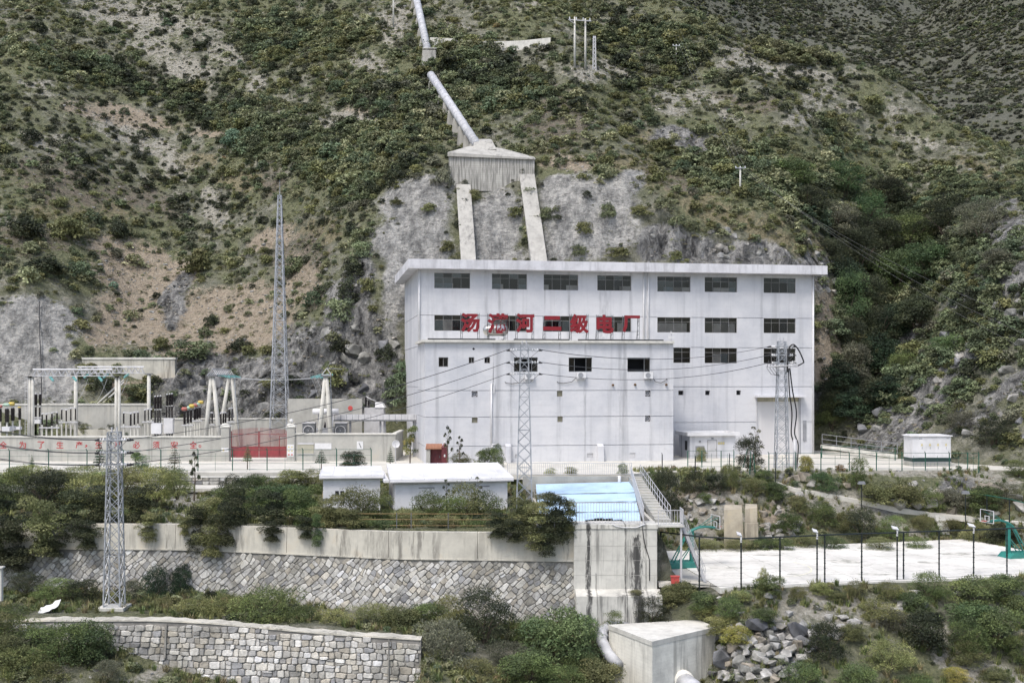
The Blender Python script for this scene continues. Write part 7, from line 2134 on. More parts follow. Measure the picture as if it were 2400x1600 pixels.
bushes('on the bank between terrace and court', [(1560, 1205, 140, 150, 'dark'), (1530, 1180, 80, 110, 'mid'), (1625, 1160, 90, 80, 'dark'), (1680, 1152, 90, 60, 'dark'), (1712, 1150, 70, 90, 'light'), (1765, 1160, 100, 56, 'olive'), (1815, 1172, 80, 60, 'mid'), (1650, 1180, 60, 40, 'mid'), (1930, 1152, 110, 62, 'green'), (2060, 1185, 130, 86, 'olive'), (2115, 1190, 140, 92, 'olive'), (2180, 1195, 110, 70, 'mid'),
     (2235, 1190, 110, 70, 'grey'), (2305, 1195, 120, 80, 'mid'), (2360, 1180, 100, 70, 'grey'), (1925, 1232, 120, 86, 'mid'), (1985, 1245, 100, 70, 'olive'), (2020, 1268, 130, 110, 'dark'), (2085, 1262, 110, 80, 'mid'), (2160, 1245, 80, 56, 'olive'), (1850, 1252, 110, 80, 'mid'), (1950, 1288, 100, 50, 'green'), (2060, 1288, 120, 46, 'olive'), (1890, 1285, 110, 50, 'olive'), (1650, 1290, 130, 40, 'olive'), (1730, 1291, 130, 44, 'olive'), (1785, 1290, 90, 44, 'mid'), (1830, 1290, 90, 40, 'mid'), (2290, 1270, 130, 66, 'olive'),
     (2350, 1275, 120, 70, 'dark'), (2230, 1250, 90, 50, 'olive'), (1600, 1240, 70, 40, 'mid'), (1690, 1260, 50, 30, 'olive'), (1790, 1130, 60, 40, 'mid'), (1870, 1200, 80, 60, 'olive'), (2150, 1285, 110, 40, 'mid')])
bush(2010, 1150, 56, 90, 'mid', 'standing upright above the court bank', label='narrow upright green shrub at the terrace edge above the court')
bushes('on the terrace', [(1757, 1097, 84, 84, 'dark'), (2385, 1118, 66, 48, 'mid'), (1645, 1085, 34, 46, 'light'), (1890, 1105, 40, 44, 'yellow'), (827, 1098, 70, 50, 'dark'), (1000, 1075, 30, 24, 'mid'), (1140, 1092, 60, 50, 'mid'), (1080, 1094, 70, 40, 'olive'), (1165, 1095, 50, 66, 'mid'), (1290, 1112, 34, 20, 'light', 111.5), (1340, 1112, 40, 22, 'light', 111.5), (1460, 1112, 34, 34, 'mid', 111.5), (2040, 1056, 60, 20, 'green'), (1985, 1058, 50, 16, 'green'), (330, 1098, 50, 40, 'green')])
bushes('along the near edge of the court', [(1600, 1405, 130, 66, 'olive'), (1565, 1425, 110, 76, 'olive'), (1530, 1465, 130, 96, 'dark'), (1650, 1432, 120, 60, 'mid'), (1710, 1445, 120, 80, 'mid'), (1800, 1395, 110, 66, 'mid'), (1790, 1390, 40, 90, 'light'), (1870, 1402, 90, 40, 'olive'), (1925, 1395, 80, 44, 'light'), (2005, 1402, 100, 60, 'olive'), (2085, 1405, 100, 66, 'light'), (2180, 1405, 150, 96, 'mid'), (2280, 1420, 170, 100, 'mid'), (2360, 1410, 140, 90, 'mid'), (2065, 1455, 150, 80, 'light'), (1960, 1410, 70, 36, 'olive'), (2140, 1440, 130, 70, 'mid'), (1490, 1400, 60, 30, 'olive', 85), (1740, 1415, 80, 40, 'light'), (2390, 1450, 110, 80, 'mid')])
bushes('on the foreground bank at the right', [(1935, 1545, 170, 125, 'dark'), (1700, 1492, 150, 66, 'light'), (1790, 1470, 110, 60, 'mid'), (1730, 1512, 100, 60, 'yellow'), (2170, 1525, 190, 130, 'dark'), (2270, 1530, 180, 120, 'mid'), (2340, 1510, 180, 130, 'mid'), (2085, 1570, 180, 110, 'light'), (1880, 1615, 200, 90, 'mid'), (2010, 1620, 170, 100, 'mid'), (2270, 1560, 150, 80, 'olive'), (2390, 1560, 120, 100, 'mid'), (2240, 1600, 100, 60, 'yellow'), (2100, 1480, 130, 66, 'grey'), (2000, 1500, 100, 60, 'olive'), (2280, 1470, 160, 90, 'green'), (2330, 1600, 110, 50, 'olive'), (1650, 1470, 90, 50, 'light'), (2150, 1620, 130, 60, 'mid')])

# saplings and trees, each with trunk and crown
def tree(name, px, py, w, h, cols, lab, shape='cone', trunk=.25, n=1500, size=.05, d=None):
    b = P(px, py, d) if d else hit(px, py)
    k = b.y / F
    W, H = w * k, h * k
    t = thing(name, lab, 'tree', tuple(b))
    r = random.Random(px)
    mb = MB().tube([(0, 0, -.3), (r.uniform(-.03, .03) * H, 0, H * .45), (0, r.uniform(-.02, .02) * H, H * .93)], [.028 * H * .6 + .02, .018 * H * .6 + .012, .008], 7)
    L = []
    if shape == 'cone':
        for i in range(8):
            z = trunk + (1 - trunk) * (i + .3) / 8
            rr_ = .5 * (1 - (i / 8.3)) ** .9
            for q in range(5):
                a = q * 1.256 + i * .7
                L.append((rr_ * .55 * math.cos(a), rr_ * .55 * math.sin(a), z, max(rr_ * .5, .05), .05))
    elif shape == 'bare':
        for i in range(7):
            a, z = i * 2.4, trunk + (1 - trunk) * i / 7
            q = .38 * (1 - .5 * i / 7)
            e = (q * W * math.cos(a), q * W * math.sin(a), (z + .18) * H)
            mb.tube([(0, 0, z * H), (e[0] * .6, e[1] * .6, (z + .07) * H), e], [.02, .014, .006], 5)
            L.append((q * .8 * math.cos(a), q * .8 * math.sin(a), z + .13, .12, .07))
    else:
        for i in range(12):
            a, z = i * 2.4, trunk + .12 + (.85 - trunk) * r.random()
            q = r.uniform(.05, .30)
            L.append((q * math.cos(a), q * math.sin(a), z, r.uniform(.14, .24), r.uniform(.09, .16)))
            mb.tube([(0, 0, z * H * .7), (q * W * math.cos(a), q * W * math.sin(a), z * H)], [.02, .006], 5)
    mb2 = mb.mesh('trunk', M['bark'])
    link('trunk', mb2, parent=t)
    link('crown', leaf_cloud('crown', cols, n, size, L, 1, px, .5), (0, 0, 0), (W, W, H), 0, t)
    return t
tree('conifer_sapling', 233, 1104, 30, 72, TYPES['pine'], 'young conifer in front of the hidden character of the slogan wall', d=116.5)
tree('conifer_sapling', 409, 1102, 32, 62, TYPES['grey'], 'young conifer in front of the slogan wall right of the bench pylon', d=116.5)
tree('conifer_sapling', 580, 1095, 26, 56, TYPES['green'], 'young conifer in front of the red gate', d=117)
tree('conifer_sapling', 753, 1096, 36, 44, TYPES['pine'], 'young conifer under the white notice board', d=117)
tree('conifer_sapling', 915, 1096, 22, 52, TYPES['pine'], 'young conifer beside the satellite dish', d=117.5)
tree('conifer_sapling', 75, 1104, 16, 40, TYPES['green'], 'small young conifer near the left end of the green fence', d=115.6)
tree('leafy_sapling', 318, 1100, 42, 40, TYPES['mid'], 'leafy sapling on a thin trunk right of the bench pylon', 'round', .4, 900, .08, d=116)
tree('leafy_sapling', 455, 1165, 36, 96, TYPES['dark'], 'sparse dark sapling standing on the bare bank', 'bare', .35, 420, .09, d=104)
tree('golden_tree', 961, 1078, 46, 74, TYPES['yellow'] + TYPES['light'] + TYPES['mid'] + TYPES['mid'], 'yellow green cypress beside the corner of the power house', 'round', .06, 1800, .06, d=121)
tree('dark_sapling', 1050, 1090, 30, 84, TYPES['dark'], 'dark sparse sapling in front of the annex wall', 'bare', .3, 300, .10, d=120)
tree('dark_sapling', 1078, 1090, 26, 62, TYPES['dark'], 'smaller dark sapling right of the taller one at the annex', 'bare', .3, 300, .10, d=120)
tree('dark_sapling', 1770, 1080, 46, 74, TYPES['grey'], 'leafless grey shrub beside the roller door', 'bare', .3, 260, .08, d=126)
tree('dark_sapling', 1046, 1195, 30, 66, TYPES['dark'], 'dark twiggy sapling in front of the long shed', 'bare', .2, 420, .08, d=96)
tree('dark_sapling', 1120, 1185, 40, 62, TYPES['grey'], 'twiggy sapling in front of the shed door', 'bare', .2, 420, .08, d=96)

# ---------------------------------------------------------------- scattered growth (nobody could count it)
def scatter(name, label, cat, pos, scl, idx, meshes, seed=0):
    n = len(pos)
    rg = np.random.default_rng(seed)
    coll = bpy.data.collections.new(name + '_kinds')
    for k, me in enumerate(meshes):
        o = bpy.data.objects.new('%s_kind_%02d' % (name, k), me)
        coll.objects.link(o)
    me = bpy.data.meshes.new(name)
    me.vertices.add(n)
    me.vertices.foreach_set('co', np.asarray(pos, float).ravel())
    for nm, ty, data in (('size', 'FLOAT_VECTOR', np.asarray(scl, float)), ('turn', 'FLOAT_VECTOR', np.stack([rg.normal(0, .08, n), rg.normal(0, .08, n), rg.uniform(0, 6.28, n)], -1))):
        a = me.attributes.new(nm, ty, 'POINT'); a.data.foreach_set('vector', data.ravel())
    a = me.attributes.new('pick', 'INT', 'POINT'); a.data.foreach_set('value', np.asarray(idx, np.int32))
    ob = bpy.data.objects.new(name, me)
    COL.objects.link(ob)
    ng = bpy.data.node_groups.new(name, 'GeometryNodeTree')
    ng.interface.new_socket('Geometry', in_out='INPUT', socket_type='NodeSocketGeometry')
    ng.interface.new_socket('Geometry', in_out='OUTPUT', socket_type='NodeSocketGeometry')
    N, Lk = ng.nodes, ng.links
    gi, go = N.new('NodeGroupInput'), N.new('NodeGroupOutput')
    ip = N.new('GeometryNodeInstanceOnPoints')
    ci = N.new('GeometryNodeCollectionInfo')
    ci.inputs['Collection'].default_value = coll
    ci.inputs['Separate Children'].default_value = True
    ci.inputs['Reset Children'].default_value = True
    def na(nm, ty):
        a = N.new('GeometryNodeInputNamedAttribute'); a.data_type = ty; a.inputs['Name'].default_value = nm
        return a.outputs['Attribute']
    Lk.new(gi.outputs[0], ip.inputs['Points'])
    Lk.new(ci.outputs[0], ip.inputs['Instance'])
    ip.inputs['Pick Instance'].default_value = True
    Lk.new(na('pick', 'INT'), ip.inputs['Instance Index'])
    Lk.new(na('turn', 'FLOAT_VECTOR'), ip.inputs['Rotation'])
    Lk.new(na('size', 'FLOAT_VECTOR'), ip.inputs['Scale'])
    Lk.new(ip.outputs[0], go.inputs[0])
    md = ob.modifiers.new('growth', 'NODES'); md.node_group = ng
    return tag(ob, label, cat, kind='stuff')

# area and cover weight of every terrain cell
def cell_mid(A): return (A[:-1, :-1] + A[1:, :-1] + A[:-1, 1:] + A[1:, 1:]) / 4
cx_, cy_, cz_ = cell_mid(X), cell_mid(Yd), cell_mid(Zd)
dx_ = (X[:-1, 1:] - X[:-1, :-1])
dzx, dzy = (Zd[:-1, 1:] - Zd[:-1, :-1]), (Zd[1:, :-1] - Zd[:-1, :-1])
dy_ = (Y[1:, :-1] - Y[:-1, :-1])
area = np.sqrt((dy_ * dzx) ** 2 + (dx_ * dzy) ** 2 + (dx_ * dy_) ** 2)
area = np.minimum(area, dx_ * dy_ * 2.2)
cm_ = {k: cell_mid(v) for k, v in CL.items()}
view = (np.abs(cx_) < .4286 * cy_ + 30)
ishill = cell_mid(((hz > fz + .3) & (Y > 118)).astype(float)) > .6
clump = fbm(cx_ * .11, (cy_ + cz_) * .09, 3, 91)
bare = (1 - .80 * cm_['tan']) * (1 - .42 * cm_['pale']) * (1 - .985 * cm_['shot']) * (1 - .80 * cm_['rock']) * (1 - .25 * cm_['brown']) * (1 - .2 * cm_['dry'])
cover = bare * (1 + 1.3 * cm_['dense']) * sstep(-.75, .15, clump + cm_['dense'] * .5 + .15)
behind_house = (cx_ > -11) & (cx_ < 37) & (cy_ < 158) & (cz_ < 20)
def pick(weight, n, rg):
    p = (weight * area).ravel()
    k = rg.choice(p.size, n, p=p / p.sum())
    j, i = np.unravel_index(k, weight.shape)
    u, v = rg.random(n), rg.random(n)
    x = X[j, i] + u * (X[j, i + 1] - X[j, i])
    def bl(A): return (A[j, i] * (1 - u) + A[j, i + 1] * u) * (1 - v) + (A[j + 1, i] * (1 - u) + A[j + 1, i + 1] * u) * v
    return np.stack([x, bl(Yd), bl(Zd)], -1), j, i
KINDS_ = ['dark', 'mid', 'light', 'olive', 'grey', 'green', 'dry', 'blue']
hill_meshes = [HILLP[k][v] for k in KINDS_ for v in range(2)]
def kinds_for(pos, j, i, rg, big=False):
    n = len(pos)
    zone = fbm(pos[:, 0] * .045, (pos[:, 1] + pos[:, 2]) * .04, 3, 17)
    px, py = pix(pos[:, 0], pos[:, 1], pos[:, 2])
    pal = cm_['pale'][j, i]; den = cm_['dense'][j, i]; dr = cm_['dry'][j, i]
    out = np.empty(n, int)
    for q in range(n):
        z = zone[q]
        w = np.array([.20, .28, .18, .22, .11, .05, .002, .001])           # dark mid light olive grey green dry blue
        if z > .06: w = np.array([.07, .26, .34, .22, .05, .09, .002, .001])
        elif z < -.15: w = np.array([.46, .22, .03, .14, .18, .03, .002, .001])
        if pal[q] > .5: w = w * np.array([2.0, .6, 1.0, .8, 1.2, .5, .5, 1])
        if den[q] > .5: w = w * np.array([.8, 1.8, .9, .9, .4, 2.2, .1, 1])
        if dr[q] > .4: w = w * np.array([.5, .5, 1, 2.2, 1, .4, 3.0, 1])
        if px[q] > 1880 and py[q] > 420: w = w * np.array([2.4, 1.5, .15, .55, 1.0, 1.0, .1, 1])
        out[q] = rg.choice(8, p=w / w.sum())
    return out
rg = np.random.default_rng(5)
Wt = np.where(view & ishill & ~behind_house, cover, 0)
pos, j, i = pick(Wt, 23500, rg)
s = np.clip(rg.lognormal(-.22, .48, len(pos)), .3, 2.4) * (1 + .35 * cm_['dense'][j, i]) * (1 - .3 * cm_['pale'][j, i])
kd = kinds_for(pos, j, i, rg)
pos[:, 2] -= .08 * s
scatter('scrub', 'low scrub covering the mountainside', 'scrub', pos, np.stack([s * 1.15, s * 1.15, s * rg.uniform(.75, 1.1, len(s))], -1), kd * 2 + rg.integers(0, 2, len(kd)), hill_meshes, 1)
pos, j, i = pick(Wt * (1 + cm_['dense']), 11000, rg)
s = np.clip(rg.lognormal(.45, .40, len(pos)), .8, 4.0) * (1 + .25 * cm_['dense'][j, i]) * (1 - .25 * cm_['pale'][j, i])
tx_, ty_ = pix(pos[:, 0], pos[:, 1], pos[:, 2])
s = np.where((tx_ > 1930) & (ty_ > 420), s * .72, s)
kd = kinds_for(pos, j, i, rg)
pos[:, 2] -= .10 * s
# the largest are individuals, the remainder one mass
pos2, j2, i2 = pick(Wt * (1 + 1.2 * cm_['dense']), 900, rg)
px2, py2 = pix(pos2[:, 0], pos2[:, 1], pos2[:, 2])
ok = (px2 > -20) & (px2 < 2420) & (py2 > -10) & (py2 < 1060) & ~((px2 > 950) & (px2 < 1925) & (py2 > 600))
keep, used_ = [], []
for q in np.argsort(-(cm_['dense'][j2, i2] + rg.random(len(pos2)))):
    if not ok[q] or len(keep) >= 285: continue
    if any((pos2[q, 0] - a) ** 2 + (pos2[q, 1] - b) ** 2 < 5.5 for a, b in used_): continue
    keep.append(q); used_.append((pos2[q, 0], pos2[q, 1]))
kd2 = kinds_for(pos2, j2, i2, rg)
scatter('shrubbery', 'medium shrubs covering the mountainside', 'shrubbery', pos, np.stack([s * 1.1, s * 1.1, s * rg.uniform(.75, 1.05, len(s))], -1), kd * 2 + rg.integers(0, 2, len(kd)), hill_meshes, 2)
BIGP = {}
for ty in KINDS_:
    sd_ += 1
    BIGP[ty] = [leaf_cloud('foliage', HT[ty], 1500, .072, bush_lumps(sd_ + q * 7, 13, .66 + .14 * q), 1, sd_ + q * 7) for q in range(2)]
def zone_name(px, py):
    if px > 1930 and py > 420: return 'in the gully right of the power house'
    if px > 1480: return 'on the spur right of the bifurcation block'
    if px > 1130: return 'on the slope right of the penstock'
    if px > 880: return 'on the slope left of the penstock'
    if py > 520: return 'around the eroded bowl above the substation'
    if px < 450: return 'on the upper slope at the far left'
    return 'on the slope above the lattice mast'
for q in keep:
    ty = KINDS_[kd2[q]]
    if ty in ('dry', 'blue'): ty = 'mid'
    den = cm_['dense'][j2[q], i2[q]]
    S_ = rg.uniform(2.3, 3.6) * (1 + .35 * den)
    H_ = S_ * rg.uniform(.75, 1.05)
    zn = zone_name(px2[q], py2[q])
    o = link('hillside_shrub', BIGP[ty][rg.integers(0, 2)], (pos2[q, 0], pos2[q, 1], pos2[q, 2] - .12 * S_), (S_ * 1.05, S_ * 1.05, H_), rg.uniform(0, 6.28))
    sw_ = ('wide ' if S_ > 3.9 else 'tall ' if H_ > .93 * S_ else 'squat ' if H_ < .82 * S_ else 'rounded ')
    hh = (', high up' if py2[q] < (200 if px2[q] < 1930 else 620) else ', lower down')
    lb = sw_ + SHAPE[ty] + ' shrub ' + zn + hh
    tag(o, lb, 'shrub', lb)
# hand placed landmarks on the hillside
def hillbush(px, py, w, h, ty, lab):
    b = hit(px, py)
    k = b.y / F
    o = link('hillside_shrub', BIGP[ty][0] if ty in BIGP else NEAR[ty][0], (b.x, b.y, b.z - .05 * h * k), (w * k * 1.05, w * k * 1.05, h * k * 1.4), rb_.uniform(0, 6))
    return tag(o, lab, 'shrub', lab)
hillbush(546, 342, 64, 52, 'blue', 'round blue green shrub standing out at the edge of the tan band')
hillbush(930, 480, 40, 16, 'olive', 'low shrub on the grey sprayed slope left of the west leg')
hillbush(1005, 500, 42, 26, 'olive', 'shrub on the sprayed slope beside the west leg')
hillbush(1048, 596, 40, 34, 'olive', 'shrub on the sprayed slope just above the roof left of the legs')
hillbush(1210, 515, 44, 34, 'olive', 'shrub between the two encased legs')
hillbush(1110, 470, 36, 34, 'olive', 'shrub under the bifurcation block at the west leg')
hillbush(1425, 518, 50, 44, 'mid', 'shrub alone on the sprayed slope right of the legs')
hillbush(1368, 553, 50, 38, 'olive', 'shrub low on the sprayed slope right of the east leg')
hillbush(1500, 512, 50, 32, 'olive', 'shrub at the border of sprayed slope and rock')
hillbush(1356, 610, 44, 32, 'mid', 'shrub touching the roof line right of the legs')
hillbush(1450, 614, 70, 34, 'olive', 'wide shrub along the roof line right of the legs')
hillbush(1585, 612, 40, 34, 'olive', 'shrub at the roof line below the rocks')
hillbush(1040, 440, 50, 60, 'grey', 'shrub covering the west corner of the bifurcation block')
hillbush(1280, 520, 40, 40, 'mid', 'shrub right of the east leg')
for k, (px, py, w, h) in enumerate(((815, 700, 60, 60), (860, 690, 50, 50), (800, 760, 80, 70), (905, 850, 60, 50), (925, 950, 70, 90), (795, 830, 60, 50), (780, 910, 70, 70), (850, 610, 60, 50), (830, 655, 60, 50), (735, 720, 60, 50), (495, 765, 40, 34), (380, 820, 50, 40), (450, 845, 120, 60), (560, 825, 60, 40), (330, 850, 60, 40), (280, 560, 60, 60), (460, 640, 90, 60), (690, 640, 60, 50), (110, 640, 90, 50), (190, 650, 70, 50), (60, 560, 90, 70), (160, 560, 90, 70), (320, 930, 90, 36), (240, 920, 60, 50), (940, 900, 50, 60))):
    hillbush(px, py, w, h, ['dark', 'olive', 'mid', 'dark', 'green'][k % 5], ['dark', 'olive', 'green', 'dense dark', 'bright green'][k % 5] + ' shrub on the rock and bare ground near the mast')
for k, (px, py, w, h) in enumerate(((2010, 640, 130, 120), (2100, 700, 130, 120), (1990, 760, 110, 120), (2060, 820, 120, 110), (2000, 900, 100, 100), (1960, 980, 90, 90), (2130, 590, 150, 110), (2180, 660, 130, 100), (2220, 560, 150, 100), (1960, 560, 120, 100), (2050, 960, 110, 80), (1950, 1010, 70, 70), (2030, 540, 130, 100), (2150, 780, 120, 90), (2300, 560, 140, 90), (1900, 500, 120, 70), (1860, 440, 110, 70), (1980, 460, 120, 80), (2080, 490, 120, 80), (2340, 640, 100, 60), (2270, 760, 90, 60), (2120, 880, 100, 70), (2230, 830, 90, 50), (2330, 1040, 110, 60), (2250, 1010, 90, 50))):
    b = hit(px, py)
    kk = b.y / F
    t = thing('gully_tree', ['dark', 'leafy green', 'bright green', 'deep green', 'greyish'][k % 5] + ' bushy tree in the gully, ' + ORD[k // 5] + ' of its colour from the spur', 'tree', tuple(b), group='gully trees')
    link('crown', NEAR[['dark', 'mid', 'green', 'dark', 'grey'][k % 5]][k % 3], (0, 0, .08 * h * kk), (w * kk * 1.1, w * kk * 1.1, h * kk * 1.1), k * 1.1, t)
    link('trunk', STEMS[k % 3], (0, 0, -.3), (w * kk * 1.2, w * kk * 1.2, h * kk * 1.2), k, t)

for k, (px, py, w, h) in enumerate(((1665, 72, 50, 26), (1700, 84, 56, 30), (1740, 98, 60, 30), (1780, 112, 60, 32), (1820, 124, 70, 36), (1860, 132, 70, 38), (1900, 138, 70, 36), (1935, 146, 60, 34), (1960, 150, 44, 30), (1800, 138, 60, 30), (1845, 148, 60, 28), (1885, 152, 60, 26), (1620, 58, 50, 26), (1640, 80, 50, 26))):
    hillbush(px, py, w, h, 'light', 'light yellow green shrub on the crest of the spur, ' + ORD[k] + ' of the row')
for k, (px, py, w, h) in enumerate(((1955, 640, 90, 90), (1975, 700, 100, 100), (1990, 840, 110, 110), (1975, 930, 100, 90), (2040, 740, 120, 110), (2050, 880, 120, 100), (1945, 985, 80, 70), (2010, 990, 110, 80), (2070, 600, 130, 100), (2095, 800, 110, 90), (2010, 580, 110, 90), (2080, 950, 110, 70))):
    b = hit(px, py)
    kk = b.y / F
    t = thing('gully_tree', 'very dark bushy tree deep in the shaded gully beside the power house, ' + ORD[k] + ' one', 'tree', tuple(b), group='dark gully trees')
    link('crown', NEAR['pine' if k % 2 else 'dark'][k % 2], (0, 0, .06 * h * kk), (w * kk * 1.1, w * kk * 1.1, h * kk * 1.1), k * 1.7, t)
    link('trunk', STEMS[k % 3], (0, 0, -.3), (w * kk, w * kk, h * kk), k, t)
# low grass and heath that closes the gaps, and loose stones on the bare ground
def heath(seed, cols):
    return leaf_cloud('heath', cols, 70, .24, bush_lumps(seed, 4, .5), 1, seed, .35, spiky=.7)
hp = [heath(401, TYPES['olive']), heath(402, TYPES['light']), heath(403, TYPES['grey']), heath(404, [(.20, .19, .12), (.24, .22, .15)])]
pos, j, i = pick(np.where(view & ishill & ~behind_house, (1 - .6 * cm_['tan']) * (1 - .35 * cm_['pale']) * (1 - .97 * cm_['shot']) * (1 - .7 * cm_['rock']), 0), 40000, rg)
s = np.clip(rg.lognormal(-.55, .35, len(pos)), .25, 1.2)
scatter('heath', 'low heath and dry grass between the shrubs of the mountainside', 'heath', pos - np.array([0, 0, .06]), np.stack([s * 1.3, s * 1.3, s * .7], -1), rg.choice(4, len(pos), p=[.34, .2, .28, .18]), hp, 6)
# far slope scrub
n = 36000
fx = rg.uniform(12, 328, 330000); fy = rg.uniform(265, 850, 330000)
fzz = fht(fx, fy)
ppx, ppy = pix(fx, fy, fzz)
okf = (ppx > 1450) & (ppx < 2800) & (ppy > -90) & (ppy < 470)
terr_pt = (ppx > 1930) & (ppx < 2260) & (ppy < 95)
okf &= ~(terr_pt & (rg.random(330000) < .15)) & (fbm(fx * .03, fy * .03, 3, 7) > rg.uniform(-.95, .25, 330000))
sel = np.where(okf)[0][:n]
s = rg.uniform(1.0, 2.6, len(sel)) * np.where(rg.random(len(sel)) < .06, 1.9, 1.0)
farp = [leaf_cloud('foliage', [tuple(.75 * a + .018 for a in c) for c in TYPES[k]], 90, .26, bush_lumps(900 + q, 5, .6), 1, 900 + q) for q, k in enumerate(('dark', 'grey', 'olive', 'mid'))]
scatter('far_scrub', 'small scrub dotting the far mountain slopes', 'scrub', np.stack([fx[sel], fy[sel], fzz[sel] - .1], -1), np.stack([s, s, s * .7], -1), rg.choice(4, len(sel), p=[.32, .3, .22, .16]), farp, 3)

# weeds and grass on the near banks
def tuft(seed, cols, n=26):
    r = random.Random(seed)
    mb = MB()
    for k in range(n):
        a, l_, h = r.uniform(0, 6.28), r.uniform(.1, .5), r.uniform(.45, 1.0)
        b0 = Vector((r.uniform(-.18, .18), r.uniform(-.18, .18), -.05))
        tip = b0 + Vector((l_ * math.cos(a), l_ * math.sin(a), h))
        mid_ = b0.lerp(tip, .5) + Vector((0, 0, .08))
        w = Vector((-math.sin(a), math.cos(a), 0)) * .035
        c = r.choice(cols); f = r.uniform(.7, 1.4)
        mb.add([b0 - w, b0 + w, mid_ + w * .8, tip, mid_ - w * .8], [(0, 1, 2, 4), (4, 2, 3)], tuple(x * f for x in c))
    return mb.mesh('tuft', M['leaf'])
tufts = [tuft(1, TYPES['mid']), tuft(2, TYPES['light']), tuft(3, TYPES['olive']), tuft(4, [(.22, .19, .10), (.28, .24, .14)])]
inq = np.ones(cx_.shape, bool)
def inside_poly(poly, x, y):
    r = np.zeros(x.shape, bool)
    for a, b in zip(poly, poly[1:] + poly[:1]):
        c = ((a[1] > y) != (b[1] > y)) & (x < (b[0] - a[0]) * (y - a[1]) / (b[1] - a[1] + 1e-9) + a[0])
        r ^= c
    return r
nearm = (cy_ < 117.5) & (cy_ > 66) & view
nearm &= ~inside_poly([CA, CD, CC, CB], cx_, cy_) & ~inside_poly([(10.4, 84), (14.7, 84), (12.6, 101.4), (10.4, 109)], cx_, cy_)
nearm &= ~((cx_ > 1.3) & (cx_ < 11.8) & (cy_ > 86) & (cy_ < 110.5)) & ~((cx_ > -17) & (cx_ < 0) & (cy_ > 98) & (cy_ < 106))
nearm &= ~inside_poly([(-75, 105.4), (-20, 107.2), (-19, 108.8), (-24, 112.2), (-75, 112)], cx_, cy_) & ~((cy_ > 112.6) & (cx_ < 12))
nearm &= ~(np.abs(cy_ - upper_wall_y(cx_)) < 1.0) & ~((np.abs(cy_ - lower_wall_y(cx_)) < 1.3) & (cx_ < -5))
Wn = np.where(nearm, (1 - .8 * cm_['pale']) * (1 - .6 * cm_['tan']) * (1 - .5 * cm_['brown']) * (1 - .4 * cm_['rock']) * sstep(-.6, .2, fbm(cx_ * .25, cy_ * .25, 3, 33) + .1), 0)
pos, j, i = pick(Wn, 16000, rg)
s = rg.uniform(.25, .75, len(pos))
scatter('grass', 'weeds and grass growing on the banks and benches', 'grass', pos, np.stack([s * 1.2, s * 1.2, s], -1), rg.choice(4, len(pos), p=[.3, .28, .27, .15]), tufts, 4)
pos, j, i = pick(Wn * np.where(cx_ > 11, .45, 1), 2900, rg)
s = rg.uniform(.5, 1.3, len(pos))
scatter('undergrowth', 'low leafy undergrowth between the shrubs on the banks', 'undergrowth', pos - np.array([0, 0, .05]), np.stack([s, s, s * rg.uniform(.6, .9, len(s))], -1), rg.choice(8, len(pos), p=[.16, .22, .2, .24, .08, .08, .02, 0]) * 2 + rg.integers(0, 2, len(pos)), hill_meshes, 5)

# ---------------------------------------------------------------- boulders
import bmesh
from mathutils import noise as mnoise
def boulder_mesh(seed, col, flat=.75):
    r = random.Random(seed)
    bm = bmesh.new()
    for k in range(13):
        v = Vector((r.gauss(0, 1), r.gauss(0, 1), r.gauss(0, 1))).normalized()
        f = r.uniform(.82, 1.0)
        v = Vector((max(-.8, min(.8, v.x * 1.15)), max(-.75, min(.75, v.y * 1.1)), max(-.7, min(.7, v.z * 1.1)))) * f
        bm.verts.new((v.x * .6, v.y * .55, v.z * flat * .6))
    ret = bmesh.ops.convex_hull(bm, input=bm.verts)
    bmesh.ops.delete(bm, geom=list({g for g in ret['geom_interior'] + ret['geom_unused'] if isinstance(g, bmesh.types.BMVert)}), context='VERTS')
    bmesh.ops.bevel(bm, geom=bm.edges[:], offset=.03, segments=1, affect='EDGES')
    bmesh.ops.triangulate(bm, faces=bm.faces[:])
    bmesh.ops.subdivide_edges(bm, edges=[e for e in bm.edges if e.calc_length() > .16], cuts=1)
    for v in bm.verts: v.co *= 1 + .10 * mnoise.noise(v.co * 3.1 + Vector((seed * 3.7, 0, 0))) + .04 * mnoise.noise(v.co * 9 + Vector((0, seed, 0)))
    me = bpy.data.meshes.new('boulder')
    bm.to_mesh(me); bm.free()
    at = me.color_attributes.new('Col', 'FLOAT_COLOR', 'POINT')
    at.data.foreach_set('color', list(c4(col)) * len(me.vertices))
    me.materials.append(M['boulder'])
    return me
BC = [(.34, .34, .33), (.40, .385, .35), (.24, .245, .26), (.46, .45, .43), (.36, .32, .26), (.13, .135, .15), (.52, .51, .48), (.30, .30, .28)]
BM_ = [boulder_mesh(k, BC[k % 8], .7 + .1 * (k % 3)) for k in range(16)]
CN = ['grey', 'beige grey', 'slate grey', 'pale grey', 'brownish', 'nearly black', 'whitish', 'mid grey']
def rock(px, py, w, k, lab, group, d=None, sink=.25, asp=1.0, name='boulder'):
    b = P(px, py, d) if d else hit(px, py)
    W = w * b.y / F
    o = link(name, BM_[k], (b.x, b.y, b.z + W * (.30 - sink)), (W, W * rr9.uniform(.8, 1.1), W * asp * rr9.uniform(.8, 1.1)), rr9.uniform(0, 6.28))
    o.rotation_euler = (rr9.uniform(-.4, .4), rr9.uniform(-.4, .4), rr9.uniform(0, 6.28))
    return tag(o, lab, 'rock', group)
rr9 = random.Random(19)
spots = []
for row_, py in enumerate(range(1478, 1612, 17)):
    for px in range(1688 if py < 1540 else 1676, 1915 - (py - 1478) // 2, 25):
        spots.append((px + rr9.uniform(-8, 8) + (row_ % 2) * 11, py + rr9.uniform(-7, 7)))
